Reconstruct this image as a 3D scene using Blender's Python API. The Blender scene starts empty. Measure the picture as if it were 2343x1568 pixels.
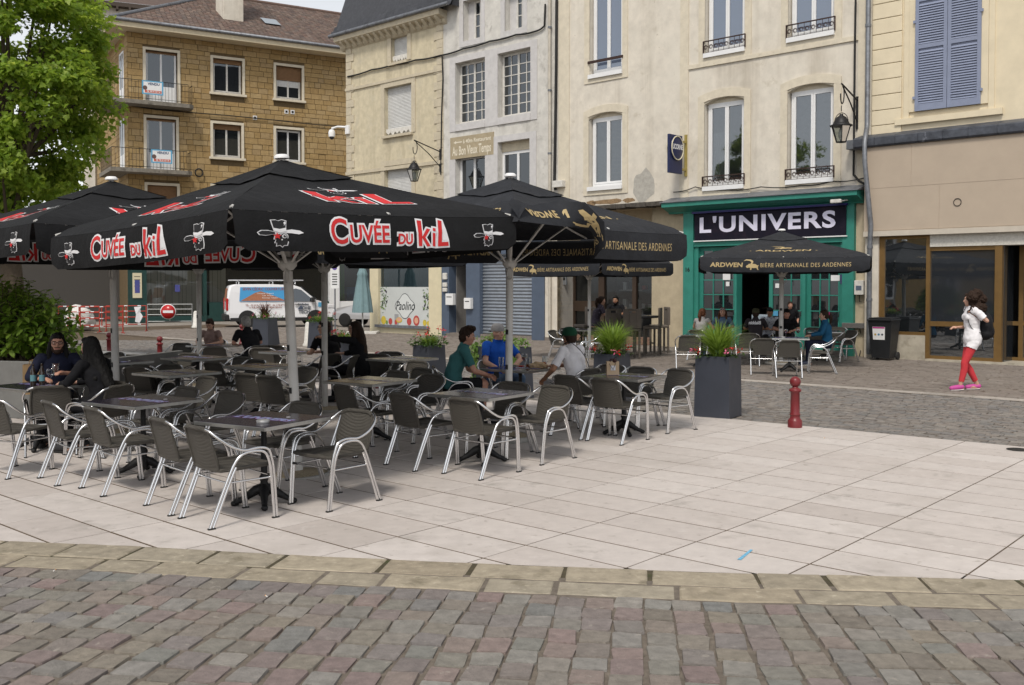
import bpy, bmesh, math, random
from mathutils import Vector, Matrix, noise
R = math.radians
random.seed(11)
SC = bpy.context.scene
COL = SC.collection
# ------------------------------------------------------------------ camera
FPX, HY, CH, PITCH, OAY = 2260.0, 655.0, 1.85, math.atan(0.028), 718.3
cd = bpy.data.cameras.new('camera'); cam = bpy.data.objects.new('camera', cd); COL.objects.link(cam)
cam.location = (0, 0, CH); cam.rotation_euler = (R(90) - PITCH, 0, 0)
cd.lens = 36 * FPX / 2342; cd.sensor_width = 36; cd.shift_y = -(784 - OAY) / 2342
cd.clip_start = 0.1; cd.clip_end = 800
SC.camera = cam
# ------------------------------------------------------------------ sky, sun, exposure
SUN_EL, SUN_AZ = 54.0, 196.0            # azimuth clockwise from +Y: the veiled sun stands high behind the camera
w = bpy.data.worlds.new('World'); SC.world = w; w.use_nodes = True
nt = w.node_tree; nt.nodes.clear()
sky = nt.nodes.new('ShaderNodeTexSky'); sky.sky_type = 'NISHITA'; sky.sun_disc = False
sky.sun_elevation = R(SUN_EL); sky.sun_rotation = R(SUN_AZ); sky.dust_density = 1.2; sky.air_density = 1.0
hs = nt.nodes.new('ShaderNodeHueSaturation'); hs.inputs['Saturation'].default_value = 0.16; hs.inputs['Value'].default_value = 1.1
bg = nt.nodes.new('ShaderNodeBackground'); bg.inputs['Strength'].default_value = 0.10
out = nt.nodes.new('ShaderNodeOutputWorld')
nt.links.new(sky.outputs[0], hs.inputs['Color']); nt.links.new(hs.outputs[0], bg.inputs[0]); nt.links.new(bg.outputs[0], out.inputs[0])
sd = bpy.data.lights.new('sun', 'SUN'); so = bpy.data.objects.new('sun', sd); COL.objects.link(so)
sd.energy = 1.5; sd.angle = R(10); sd.color = (1, 0.935, 0.83)
d = Vector((math.sin(R(SUN_AZ)) * math.cos(R(SUN_EL)), math.cos(R(SUN_AZ)) * math.cos(R(SUN_EL)), math.sin(R(SUN_EL))))
so.rotation_euler = d.to_track_quat('Z', 'Y').to_euler(); so.location = d * 60
SC.view_settings.view_transform = 'Standard'; SC.view_settings.look = 'None'
SC.view_settings.exposure = 0.74; SC.view_settings.gamma = 1
# ------------------------------------------------------------------ pixel -> world helpers (photo measured on a 2342 x 1568 grid)
_fw = Vector((0, math.cos(PITCH), -math.sin(PITCH))); _up = Vector((0, math.sin(PITCH), math.cos(PITCH)))
def ray(x, y): return _fw + Vector((1, 0, 0)) * ((x - 1171) / FPX) + _up * ((OAY - y) / FPX)
def G(x, y, z=0.0):
    r = ray(x, y); t = (z - CH) / r.z; return Vector((r.x * t, r.y * t, z))
def D(x, y, Y):
    r = ray(x, y); t = Y / r.y; return Vector((r.x * t, Y, CH + r.z * t))
class Frame:
    def __init__(s, o, ang):
        s.o = Vector((o[0], o[1], 0)); s.a = R(ang); s.u = Vector((math.cos(s.a), math.sin(s.a), 0)); s.n = Vector((-math.sin(s.a), math.cos(s.a), 0))
    def px(s, x, y, off=0.0):            # pixel -> (along, height) on the plane `off` metres behind the front
        r = ray(x, y); c = Vector((0, 0, CH)); o = s.o + s.n * off
        t = (o - c).dot(s.n) / r.dot(s.n); p = c + r * t
        return (p - s.o).dot(s.u), p.z
    def W(s, a, off, z): return s.o + s.u * a + s.n * off + Vector((0, 0, z))
    def rect(s, x0, y0, x1, y1, off=0.0):
        a0 = s.px(x0, (y0 + y1) / 2, off)[0]; a1 = s.px(x1, (y0 + y1) / 2, off)[0]
        xm = (x0 + x1) / 2
        return a0, a1, s.px(xm, y1, off)[1], s.px(xm, y0, off)[1]
# ------------------------------------------------------------------ materials
MATS = {}
def mat(name, col, rough=0.7, metal=0.0, spec=0.4, rnd=None, n=None, n2=None, bump=None, bump2=None, trans=0.0, coat=0.0, streak=None, obj=False, sub=None, emit=None):
    """col: base rgb. rnd: colours picked per piece. n=(scale, amount). n2=(scale, colour, threshold) stains. bump=(scale, strength)."""
    if name in MATS: return MATS[name]
    m = bpy.data.materials.new(name); m.use_nodes = True; t = m.node_tree; N = t.nodes; L = t.links
    b = N['Principled BSDF']; b.inputs['Roughness'].default_value = rough; b.inputs['Metallic'].default_value = metal
    b.inputs['Specular IOR Level'].default_value = spec; b.inputs['Transmission Weight'].default_value = trans
    if coat: b.inputs['Coat Weight'].default_value = coat; b.inputs['Coat Roughness'].default_value = 0.1
    if sub: b.inputs['Subsurface Weight'].default_value = sub; b.inputs['Subsurface Radius'].default_value = (0.02, 0.008, 0.004)
    if emit: b.inputs['Emission Color'].default_value = (*emit[:3], 1); b.inputs['Emission Strength'].default_value = emit[3]
    if obj: co = N.new('ShaderNodeTexCoord').outputs['Object']
    else: co = N.new('ShaderNodeNewGeometry').outputs['Position']
    def nz(scale, detail=6, v=None, dist=0.0):
        x = N.new('ShaderNodeTexNoise'); x.inputs['Scale'].default_value = scale; x.inputs['Detail'].default_value = detail; x.inputs['Roughness'].default_value = 0.65; x.inputs['Distortion'].default_value = dist
        if v:
            mp = N.new('ShaderNodeMapping'); mp.inputs['Scale'].default_value = v; L.new(co, mp.inputs[0]); L.new(mp.outputs[0], x.inputs['Vector'])
        else: L.new(co, x.inputs['Vector'])
        return x.outputs['Fac']
    def ramp(f, stops, mode='LINEAR'):
        r = N.new('ShaderNodeValToRGB'); r.color_ramp.interpolation = mode; e = r.color_ramp.elements
        while len(e) < len(stops): e.new(0.5)
        for k, (p, c) in enumerate(stops): e[k].position = p; e[k].color = (*c, 1) if len(c) == 3 else c
        L.new(f, r.inputs[0]); return r.outputs[0]
    def mix(f, a, c, mode='MIX'):
        x = N.new('ShaderNodeMix'); x.data_type = 'RGBA'; x.blend_type = mode
        if isinstance(f, float): x.inputs[0].default_value = f
        else: L.new(f, x.inputs[0])
        for s, k in ((a, 6), (c, 7)):
            if isinstance(s, tuple): x.inputs[k].default_value = (*s, 1)
            else: L.new(s, x.inputs[k])
        return x.outputs[2]
    c = None
    if rnd:
        oi = N.new('ShaderNodeObjectInfo').outputs['Random']; pi = N.new('ShaderNodeNewGeometry').outputs['Random Per Island']
        ad = N.new('ShaderNodeMath'); ad.operation = 'ADD'; L.new(oi, ad.inputs[0]); L.new(pi, ad.inputs[1])
        fr = N.new('ShaderNodeMath'); fr.operation = 'FRACT'; L.new(ad.outputs[0], fr.inputs[0])
        c = ramp(fr.outputs[0], [(k / max(1, len(rnd) - 1), q) for k, q in enumerate(rnd)])
    else:
        rgb = N.new('ShaderNodeRGB'); rgb.outputs[0].default_value = (*col, 1); c = rgb.outputs[0]
    if n:
        a = n[1]; lo = (1 - a,) * 3; hi = (1 + a * 0.6,) * 3
        c = mix(1.0, c, ramp(nz(n[0]), [(0.3, lo), (0.7, hi)]), 'MULTIPLY')
    if streak:                                          # dirt running down: (scale, colour, threshold)
        f = ramp(nz(streak[0], 5, (1, 1, 0.07)), [(streak[2], (0, 0, 0)), (streak[2] + 0.2, (0.6, 0.6, 0.6))]); c = mix(f, c, streak[1])
    for q in ([n2] if n2 and not isinstance(n2, list) else (n2 or [])):
        f = ramp(nz(q[0], 8, None, 0.3), [(q[2], (0, 0, 0)), (q[2] + (q[3] if len(q) > 3 else 0.12), (0.85, 0.85, 0.85))]); c = mix(f, c, q[1])
    L.new(c, b.inputs['Base Color'])
    if n and rough > 0.15:
        rr = N.new('ShaderNodeMapRange'); rr.inputs[3].default_value = max(0.02, rough - 0.12); rr.inputs[4].default_value = min(1, rough + 0.12)
        L.new(nz(n[0] * 1.7), rr.inputs[0]); L.new(rr.outputs[0], b.inputs['Roughness'])
    nb = None
    for q in (bump, bump2):
        if not q: continue
        bn = N.new('ShaderNodeBump'); bn.inputs['Strength'].default_value = q[1]; bn.inputs['Distance'].default_value = q[2] if len(q) > 2 else 0.02
        L.new(nz(q[0], 8), bn.inputs['Height'])
        if nb: L.new(nb, bn.inputs['Normal'])
        nb = bn.outputs[0]
    if nb: L.new(nb, b.inputs['Normal'])
    MATS[name] = m; return m
def glass_mat(name, tint=(0.02, 0.025, 0.03), rough=0.02, clear=0.0, ior=1.75):
    """window glass: fresnel reflection over a dark or see-through pane"""
    if name in MATS: return MATS[name]
    m = bpy.data.materials.new(name); m.use_nodes = True; t = m.node_tree; N = t.nodes; L = t.links; N.clear()
    o = N.new('ShaderNodeOutputMaterial'); gl = N.new('ShaderNodeBsdfGlossy'); gl.inputs['Roughness'].default_value = rough; gl.inputs['Color'].default_value = (0.9, 0.95, 1, 1)
    df = N.new('ShaderNodeBsdfDiffuse'); df.inputs[0].default_value = (*tint, 1); tr = N.new('ShaderNodeBsdfTransparent'); tr.inputs[0].default_value = (0.85, 0.9, 0.9, 1)
    mi = N.new('ShaderNodeMixShader'); mi.inputs[0].default_value = clear; L.new(df.outputs[0], mi.inputs[1]); L.new(tr.outputs[0], mi.inputs[2])
    fr = N.new('ShaderNodeFresnel'); fr.inputs['IOR'].default_value = ior
    nb = N.new('ShaderNodeBump'); nb.inputs['Strength'].default_value = 0.03; nb.inputs['Distance'].default_value = 0.05
    nx = N.new('ShaderNodeTexNoise'); nx.inputs['Scale'].default_value = 1.3; ge = N.new('ShaderNodeNewGeometry'); L.new(ge.outputs['Position'], nx.inputs['Vector']); L.new(nx.outputs[0], nb.inputs['Height']); L.new(nb.outputs[0], gl.inputs['Normal'])
    mx = N.new('ShaderNodeMixShader'); L.new(fr.outputs[0], mx.inputs[0]); L.new(mi.outputs[0], mx.inputs[1]); L.new(gl.outputs[0], mx.inputs[2]); L.new(mx.outputs[0], o.inputs[0])
    MATS[name] = m; return m
def drink_mat(name, col):
    """thin drinking glass or the drink in it"""
    m = bpy.data.materials.new(name); m.use_nodes = True; t = m.node_tree; N = t.nodes; L = t.links; N.clear()
    o = N.new('ShaderNodeOutputMaterial'); gl = N.new('ShaderNodeBsdfGlossy'); gl.inputs['Roughness'].default_value = 0.05
    tr = N.new('ShaderNodeBsdfTransparent'); tr.inputs[0].default_value = (*col, 1); lw = N.new('ShaderNodeLayerWeight'); lw.inputs[0].default_value = 0.25
    mx = N.new('ShaderNodeMixShader'); L.new(lw.outputs['Facing'], mx.inputs[0]); L.new(tr.outputs[0], mx.inputs[1]); L.new(gl.outputs[0], mx.inputs[2]); L.new(mx.outputs[0], o.inputs[0])
    MATS[name] = m; return m
# ------------------------------------------------------------------ mesh builder
class MB:
    def __init__(s): s.v = []; s.f = []; s.m = []; s.sm = []
    def add(s, vs, fs, mi=0, smooth=False):
        k = len(s.v); s.v += [tuple(p) for p in vs]; s.f += [tuple(i + k for i in f) for f in fs]; s.m += [mi] * len(fs); s.sm += [smooth] * len(fs); return s
    def box(s, x0, x1, y0, y1, z0, z1, mi=0, bev=0.0):
        if bev <= 0:
            v = [(x, y, z) for z in (z0, z1) for y in (y0, y1) for x in (x0, x1)]
            return s.add(v, [(0, 2, 3, 1), (4, 5, 7, 6), (0, 1, 5, 4), (2, 6, 7, 3), (0, 4, 6, 2), (1, 3, 7, 5)], mi)
        bm = bmesh.new(); bmesh.ops.create_cube(bm, size=1)
        bmesh.ops.scale(bm, vec=(x1 - x0, y1 - y0, z1 - z0), verts=bm.verts); bmesh.ops.translate(bm, vec=((x0 + x1) / 2, (y0 + y1) / 2, (z0 + z1) / 2), verts=bm.verts)
        bmesh.ops.bevel(bm, geom=bm.edges[:], offset=bev, segments=2, profile=0.5, affect='EDGES')
        bm.verts.index_update(); s.add([x.co[:] for x in bm.verts], [[q.index for q in f.verts] for f in bm.faces], mi); bm.free(); return s
    def prism(s, pts, y0, y1, mi=0, axis='y'):           # polygon in (x,z) extruded along y, or (x,y) along z, or (y,z) along x
        def P(p, t): return (p[0], t, p[1]) if axis == 'y' else ((p[0], p[1], t) if axis == 'z' else (t, p[0], p[1]))
        n = len(pts); v = [P(p, y0) for p in pts] + [P(p, y1) for p in pts]
        a = sum(pts[i][0] * pts[(i + 1) % n][1] - pts[(i + 1) % n][0] * pts[i][1] for i in range(n))
        sgn = (a > 0) ^ (axis == 'y') ^ (y1 < y0)
        f = [tuple(range(n)), tuple(range(2 * n - 1, n - 1, -1))] + [(i, i + n, (i + 1) % n + n, (i + 1) % n) for i in range(n)]
        if sgn: f = [tuple(reversed(q)) for q in f]
        return s.add(v, f, mi)
    def tube(s, path, r, seg=8, mi=0, caps=True, smooth=True, ell=None):
        P = [Vector(p) for p in path]; n = len(P); rr = r if isinstance(r, (list, tuple)) else [r] * n
        T = [(P[min(i + 1, n - 1)] - P[max(i - 1, 0)]).normalized() for i in range(n)]
        a = Vector((0, 0, 1)) if abs(T[0].z) < 0.9 else Vector((1, 0, 0)); u = (a - T[0] * a.dot(T[0])).normalized(); v = []
        for i in range(n):
            u = (u - T[i] * u.dot(T[i])); u = u.normalized() if u.length > 1e-6 else T[i].orthogonal().normalized(); w_ = T[i].cross(u)
            for k in range(seg):
                g = 2 * math.pi * k / seg; v.append(P[i] + (u * math.cos(g) * (ell or 1) + w_ * math.sin(g)) * rr[i])
        f = [(i * seg + k, i * seg + (k + 1) % seg, (i + 1) * seg + (k + 1) % seg, (i + 1) * seg + k) for i in range(n - 1) for k in range(seg)]
        s.add(v, f, mi, smooth)
        if caps: s.add(v[:seg], [tuple(reversed(range(seg)))], mi); s.add(v[-seg:], [tuple(range(seg))], mi)
        return s
    def lathe(s, prof, c=(0, 0, 0), seg=16, mi=0, smooth=True, sx=1, sy=1):      # prof: (r, z) bottom to top
        v = []; n = len(prof)
        for r_, z in prof:
            for k in range(seg): g = 2 * math.pi * k / seg; v.append((c[0] + r_ * math.cos(g) * sx, c[1] + r_ * math.sin(g) * sy, c[2] + z))
        f = [(i * seg + k, i * seg + (k + 1) % seg, (i + 1) * seg + (k + 1) % seg, (i + 1) * seg + k) for i in range(n - 1) for k in range(seg)]
        s.add(v, f, mi, smooth)
        if prof[0][0] > 1e-4: s.add(v[:seg], [tuple(reversed(range(seg)))], mi)
        if prof[-1][0] > 1e-4: s.add(v[-seg:], [tuple(range(seg))], mi)
        return s
    def ball(s, c, r, seg=14, mi=0, sx=1, sy=1, sz=1):
        return s.lathe([(r * math.sin(math.pi * i / 8), -r * math.cos(math.pi * i / 8) * sz) for i in range(9)], c, seg, mi, True, sx, sy)
    def xf(s, M):
        s.v = [tuple(M @ Vector(p)) for p in s.v]; return s
    def mesh(s, name, mats):
        me = bpy.data.meshes.new(name); me.from_pydata(s.v, [], s.f)
        for m in (mats if isinstance(mats, (list, tuple)) else [mats]): me.materials.append(m)
        me.polygons.foreach_set('material_index', s.m); me.polygons.foreach_set('use_smooth', s.sm); me.update(); return me
    def build(s, name, mats, parent=None, loc=None, rz=0.0):
        return link(name, s.mesh(name, mats), parent, loc, rz)
def link(name, me, parent=None, loc=None, rz=0.0):
    o = bpy.data.objects.new(name, me); COL.objects.link(o)
    if parent: o.parent = parent
    if loc is not None: o.location = loc
    if rz: o.rotation_euler.z = rz
    return o
def empty(name, loc=(0, 0, 0), rz=0.0):
    o = bpy.data.objects.new(name, None); COL.objects.link(o); o.location = loc; o.rotation_euler.z = rz; o.empty_display_size = 0.2; return o
def tag(o, label=None, cat=None, group=None, kind=None):
    if label: o['label'] = label
    if cat: o['category'] = cat
    if group: o['group'] = group
    if kind: o['kind'] = kind
    return o
KIDS = {}
def copy_tree(o, parent=None):
    c = o.copy(); COL.objects.link(c); c.parent = parent
    for ch in KIDS.setdefault(o.name, list(o.children)): copy_tree(ch, c)
    return c
TMP = bpy.data.scenes.new('workbench')       # small side scene in which text and remeshed shapes are evaluated
def text_poly(s, size=1.0, off=0.0, align='CENTER', shear=0.0, spacing=1.0):
    """flat text outlines as (verts2d, faces)"""
    cu = bpy.data.curves.new('t', 'FONT'); cu.body = s; cu.size = size; cu.offset = off; cu.align_x = align; cu.align_y = 'CENTER'; cu.shear = shear; cu.space_character = spacing; cu.resolution_u = 4
    cu.fill_mode = 'FRONT'
    o = bpy.data.objects.new('t', cu); TMP.collection.objects.link(o); TMP.view_layers[0].update(); dg = TMP.view_layers[0].depsgraph; me = o.evaluated_get(dg).to_mesh()
    v = [(p.co.x, p.co.y) for p in me.vertices]; f = [tuple(p.vertices) for p in me.polygons]
    o.evaluated_get(dg).to_mesh_clear(); bpy.data.objects.remove(o); bpy.data.curves.remove(cu); return v, f
_TC = {}
def text(s, size=1.0, off=0.0, **k):
    key = (s, round(size, 4), round(off, 4), tuple(sorted(k.items())))
    if key not in _TC: _TC[key] = text_poly(s, size, off, **k)
    return _TC[key]
def subdiv2d(v, f, L):
    bm = bmesh.new(); vs = [bm.verts.new((p[0], p[1], 0)) for p in v]
    for q in f:
        try: bm.faces.new([vs[i] for i in q])
        except ValueError: pass
    bmesh.ops.triangulate(bm, faces=bm.faces[:])
    for _ in range(3):
        e = [x for x in bm.edges if x.calc_length() > L]
        if not e: break
        bmesh.ops.subdivide_edges(bm, edges=e, cuts=1); bmesh.ops.triangulate(bm, faces=bm.faces[:])
    bm.verts.index_update(); r = [(x.co.x, x.co.y) for x in bm.verts], [tuple(q.index for q in g.verts) for g in bm.faces]; bm.free(); return r
def decal(name, layers, fn, mats, parent, both=False, L=None):
    """flat print: layers = [(verts2d, faces, mat index, lift)], fn(u, v, lift) -> point"""
    mb = MB()
    for v, f, mi, h in layers:
        if L: v, f = subdiv2d(v, f, L)
        mb.add([fn(p[0], p[1], h) for p in v], f, mi)
        if both: mb.add([fn(p[0], p[1], -h - both) for p in v], f, mi)
    return mb.build(name, mats, parent)
def poly(pts): return list(pts), [tuple(range(len(pts)))]
def place2d(vf, sx=1, sy=None, dx=0, dy=0, rot=0):
    sy = sx if sy is None else sy; c, s_ = math.cos(rot), math.sin(rot)
    return [((p[0] * c - p[1] * s_) * sx + dx, (p[0] * s_ + p[1] * c) * sy + dy) for p in vf[0]], vf[1]
def rect2d(x0, y0, x1, y1): return [(x0, y0), (x1, y0), (x1, y1), (x0, y1)], [(0, 1, 2, 3)]
def circ2d(cx, cy, rx, ry=None, n=20):
    ry = ry or rx; return [(cx + rx * math.cos(2 * math.pi * k / n), cy + ry * math.sin(2 * math.pi * k / n)) for k in range(n)], [tuple(range(n))]
# ================================================================== THE GROUND
FR = Frame((7.4, 27.7), -43)            # street front on the right
BR = Frame((-20.3, 49.5), 30.9)         # ochre stone block across the street
TH = R(-41.3); TI = Vector((math.cos(TH), math.sin(TH), 0)); TJ = Vector((-math.sin(TH), math.cos(TH), 0)); T0 = Vector((-0.553, 7.585, 0))
SLAB_B, SLAB_A = 0.866, 0.444
GP = lambda p: Vector(p)
m_bed = mat('joint_sand', (0.105, 0.076, 0.05), 0.95, n=(18, 0.35), bump=(60, 0.4))
m_slab = mat('limestone_slab', (0.5, 0.47, 0.45), 0.62, rnd=[(0.455, 0.408, 0.38), (0.525, 0.48, 0.452), (0.485, 0.437, 0.408), (0.555, 0.51, 0.482), (0.505, 0.457, 0.428)], n=(7, 0.10),
             n2=[(0.55, (0.40, 0.36, 0.33), 0.53, 0.16), (1.7, (0.30, 0.275, 0.25), 0.60, 0.12), (9, (0.33, 0.295, 0.265), 0.60, 0.10), (26, (0.30, 0.27, 0.24), 0.66, 0.07), (3.0, (0.62, 0.585, 0.555), 0.62, 0.12), (75, (0.16, 0.14, 0.12), 0.72, 0.03), (19, (.13, .115, .10), .755, .012)], bump=(45, 0.12, 0.01))
m_border = mat('sandstone_border', (0.33, 0.27, 0.175), 0.8, rnd=[(0.295, 0.25, 0.185), (0.34, 0.293, 0.22), (0.28, 0.242, 0.182), (0.315, 0.28, 0.22)], n=(9, 0.28), n2=[(4, (0.17, 0.145, 0.10), 0.56, 0.12), (18, (0.46, 0.41, 0.32), 0.60), (60, (.12, .10, .07), .68)], bump=(40, 0.35))
COB = [(0.212, 0.160, 0.152), (0.20, 0.198, 0.180), (0.235, 0.205, 0.165), (0.185, 0.185, 0.178), (0.243, 0.185, 0.172), (0.225, 0.20, 0.168), (0.195, 0.168, 0.160), (0.25, 0.24, 0.22), (0.18, 0.158, 0.132), (0.27, 0.25, 0.225)]
m_cob = mat('sandstone_sett', (0.3, 0.25, 0.23), 0.72, rnd=[tuple(c * .95 for c in q) for q in COB], n=(16, 0.25), n2=[(11, (0.33, 0.30, 0.26), 0.62, 0.1), (35, (0.11, 0.09, 0.08), 0.66)], bump=(17, 0.6, .025), bump2=(70, 0.35))
m_sett = mat('worn_grey_sett', (0.2, 0.18, 0.16), 0.75, rnd=[(0.15, 0.132, 0.118), (0.21, 0.185, 0.165), (0.175, 0.165, 0.16), (0.235, 0.205, 0.18), (0.16, 0.155, 0.15), (0.25, 0.225, 0.20)], n=(9, 0.25), n2=(1.2, (0.26, 0.23, 0.19), 0.62), bump=(30, 0.4))
m_flag = mat('pavement_flag', (0.2, 0.17, 0.15), 0.8, rnd=[(0.17, 0.145, 0.125), (0.21, 0.18, 0.155), (0.19, 0.16, 0.14), (0.235, 0.205, 0.18)], n=(8, 0.25), n2=(0.9, (0.12, 0.10, 0.088), 0.58, 0.2), bump=(30, 0.3))
m_street = mat('street_setts_far', (0.27, 0.24, 0.21), 0.85, n=(5, 0.35), n2=[(0.5, (0.34, 0.31, 0.27), 0.58, 0.2), (14, (0.12, 0.105, 0.09), 0.6, 0.06)], bump=(14, 0.5, 0.04))
# one wide sheet under everything
gb = MB(); gb.add([(-260, -40, -0.03), (260, -40, -0.03), (260, 420, -0.03), (-260, 420, -0.03)], [(0, 1, 2, 3)])
tag(gb.build('ground', m_street), 'paved town ground running to the horizon', None, None, 'structure')
# the border line between slabs and cobbles, as a curve measured along the photograph's front edge
_bp = [G(x, y) for x, y in ((-900, 1192), (-350, 1220), (0, 1237), (376, 1253), (751, 1274), (1174, 1292), (1670, 1311), (2342, 1327), (2900, 1335), (3500, 1340))]
def border(x, k=0.0):
    """y of the border's upper edge at x, moved k metres towards the camera"""
    for a, b in zip(_bp, _bp[1:]):
        if a.x <= x <= b.x: return a.y + (b.y - a.y) * (x - a.x) / (b.x - a.x) - k
    return (_bp[0].y if x < _bp[0].x else _bp[-1].y) - k
def bslope(x): return (border(x + 0.4) - border(x - 0.4)) / 0.8
EDGE0 = G(1756, 967); EDGED = Vector((math.cos(R(-40)), math.sin(R(-40)), 0)); EDGEN = Vector((-EDGED.y, EDGED.x, 0))   # far edge of the slabs
def clip(poly_, p, n):                   # keep the side where (q - p).n <= 0
    o = []
    for i in range(len(poly_)):
        a, b = poly_[i], poly_[(i + 1) % len(poly_)]; da, db = (a - p).dot(n), (b - p).dot(n)
        if da <= 0: o.append(a)
        if (da < 0 < db) or (db < 0 < da): o.append(a + (b - a) * (da / (da - db)))
    return o
plaza = MB()
plaza.add([(-22, border(-6, .3), -0.0035), (-8, border(-6, .3), -0.012), *[(x * .5, border(x * .5, -.01), -0.0035) for x in range(-14, 17)], (16, border(8, -.01), -0.0035),
           tuple(EDGE0 + EDGED * 16 + Vector((0, 0, -.0035))), tuple(EDGE0 - EDGED * 22 + Vector((0, 0, -.0035)))], [tuple(range(36))][:1] if False else [tuple(range(2 + 31 + 3))])
PLAZA = tag(plaza.build('plaza_paving', m_bed), 'pale limestone slab terrace under the tables', None, None, 'structure')
cells = []
for i in range(-16, 22):
    for j in range(-16, 52):
        g = 0.0080 + random.uniform(0, 0.0025)
        q = [T0 + TI * (i * SLAB_B + a) + TJ * (j * SLAB_A + b) for a, b in ((g * .75, g * 1.3), (SLAB_B - g * .75, g * 1.3), (SLAB_B - g * .75, SLAB_A - g * 1.3), (g * .75, SLAB_A - g * 1.3))]
        c = sum(q, Vector()) / 4
        if c.y < 3 or abs(c.x) > 0.56 * c.y + 1.6 or c.y > 24: continue
        n_ = Vector((bslope(c.x), -1, 0)).normalized(); q = clip(q, Vector((c.x, border(c.x, -0.004), 0)), n_)
        if len(q) > 2: q = clip(q, EDGE0, EDGEN)
        if len(q) < 3: continue
        ar = abs(sum((q[k].x * q[(k + 1) % len(q)].y - q[(k + 1) % len(q)].x * q[k].y) for k in range(len(q)))) / 2
        if ar < 0.004: continue
        cc = sum(q, Vector()) / len(q); vis = ar / cc.y ** 3 * (1 if abs(cc.x) < 0.53 * cc.y else 0.05)
        cells.append((vis, q, len(q) == 4 and ar > SLAB_B * SLAB_A * 0.915))
cells.sort(key=lambda c: -c[0])
def slab_mesh(q, h=0.03, bev=0.0012):
    mb = MB(); n = len(q); c = sum(q, Vector()) / n
    ins = [p + (c - p).normalized() * bev * 1.5 for p in q]
    v = [(p.x, p.y, -h) for p in q] + [(p.x, p.y, -bev) for p in q] + [(p.x, p.y, 0) for p in ins]
    f = [(k, (k + 1) % n, n + (k + 1) % n, n + k) for k in range(n)] + [(n + k, n + (k + 1) % n, 2 * n + (k + 1) % n, 2 * n + k) for k in range(n)] + [tuple(range(2 * n, 3 * n))]
    return mb.add(v, f)
_full = None; rest = MB()
for k, (vis, q, full) in enumerate(cells):
    dz = random.uniform(-0.0008, 0.0012)
    if k < 300:
        if full:
            c = sum(q, Vector()) / 4
            if _full is None: _full = slab_mesh([p - c for p in q]).mesh('slab', m_slab)
            link('slab', _full, PLAZA, (c.x, c.y, dz))
        else: slab_mesh(q).build('slab', m_slab, PLAZA, (0, 0, dz))
    else:
        s_ = slab_mesh(q); s_.xf(Matrix.Translation((0, 0, dz))); rest.add(s_.v, s_.f)
tag(rest.build('slab', m_slab, PLAZA), None, None, None, 'stuff')
# two rows of long sandstone kerb stones
BORD = MB().add([(x * .5, border(x * .5, 0.0 if k == 0 else 0.66), -0.003) for k in (0, 1) for x in range(-14, 17)], [(i, i + 31, i + 32, i + 1) for i in range(30)]).build('kerb_border', mat('mossy_joint', (.07, .058, .034), .95, n=(12, .4), n2=(4, (.04, .055, .012), .55)))
tag(BORD, 'curved double row of tan sandstone between slabs and cobbles', None, None, 'structure')
def strip_stone(x0, x1, k0, k1, z, jit=0.008):
    mb = MB(); n = 5; xs = [x0 + (x1 - x0) * i / (n - 1) for i in range(n)]
    f_ = [Vector((x + random.uniform(-jit, jit) + bslope(x) * k0, border(x, k0 + random.uniform(-jit, jit) * .5), 0)) for x in xs]
    b_ = [Vector((x + random.uniform(-jit, jit) + bslope(x) * k1, border(x, k1 + random.uniform(-jit, jit)), 0)) for x in reversed(xs)]
    q = list(reversed(f_ + b_)); c = sum(q, Vector()) / len(q); nn = len(q)
    ins = [p + (c - p).normalized() * 0.012 for p in q]
    v = [(p.x, p.y, -.03) for p in q] + [(p.x, p.y, z - .008) for p in q] + [(p.x, p.y, z) for p in ins]
    f = [(k, (k + 1) % nn, nn + (k + 1) % nn, nn + k) for k in range(nn)] + [(nn + k, nn + (k + 1) % nn, 2 * nn + (k + 1) % nn, 2 * nn + k) for k in range(nn)] + [tuple(range(2 * nn, 3 * nn))]
    a = sum(q[k].x * q[(k + 1) % nn].y - q[(k + 1) % nn].x * q[k].y for k in range(nn))
    if a < 0: f = [tuple(reversed(t)) for t in f]
    return mb.add(v, f)
for row, (k0, k1) in enumerate(((0.012, 0.322), (0.345, 0.60))):
    x = -6.4
    while x < 7:
        l = random.choice((0.42, 0.52, 0.58, 0.63, 0.72)) * random.uniform(.94, 1.06)
        strip_stone(x, x + l - 0.024, k0, k1, random.uniform(0.003, 0.009)).build('kerb_stone', m_border, BORD); x += l
# cobbles in front, in columns square to the border
def stone_mesh(w_, d_, h, jit, z0=-0.05):
    mb = MB(); a, b = w_ / 2, d_ / 2; cx, cy = min(a, b) * random.uniform(.08, .22), min(a, b) * random.uniform(.08, .22)
    q = [(-a + cx, -b), (a - cx, -b), (a, -b + cy), (a, b - cy), (a - cx, b), (-a + cx, b), (-a, b - cy), (-a, -b + cy)]
    q = [(x + random.uniform(-jit, jit), y + random.uniform(-jit, jit)) for x, y in q]; tx, ty = random.uniform(-.035, .035), random.uniform(-.035, .035)
    v = [(x, y, z0) for x, y in q] + [(x * .99, y * .99, h - .012 + tx * x + ty * y) for x, y in q] + [(x * .965 + random.uniform(-jit, jit) * .3, y * .965, h + tx * x + ty * y + random.uniform(-.0015, .0015)) for x, y in q]
    f = [(k, (k + 1) % 8, 8 + (k + 1) % 8, 8 + k) for k in range(8)] + [(8 + k, 8 + (k + 1) % 8, 16 + (k + 1) % 8, 16 + k) for k in range(8)] + [tuple(range(16, 24))]
    return mb.add(v, f)
cb = MB(); cb.add([(-7, border(-6, .55), 0.0005), (-7, 1.5, .0005), (7, 1.5, .0005), (7, border(7, .55), .0005)], [(0, 1, 2, 3)])
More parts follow.
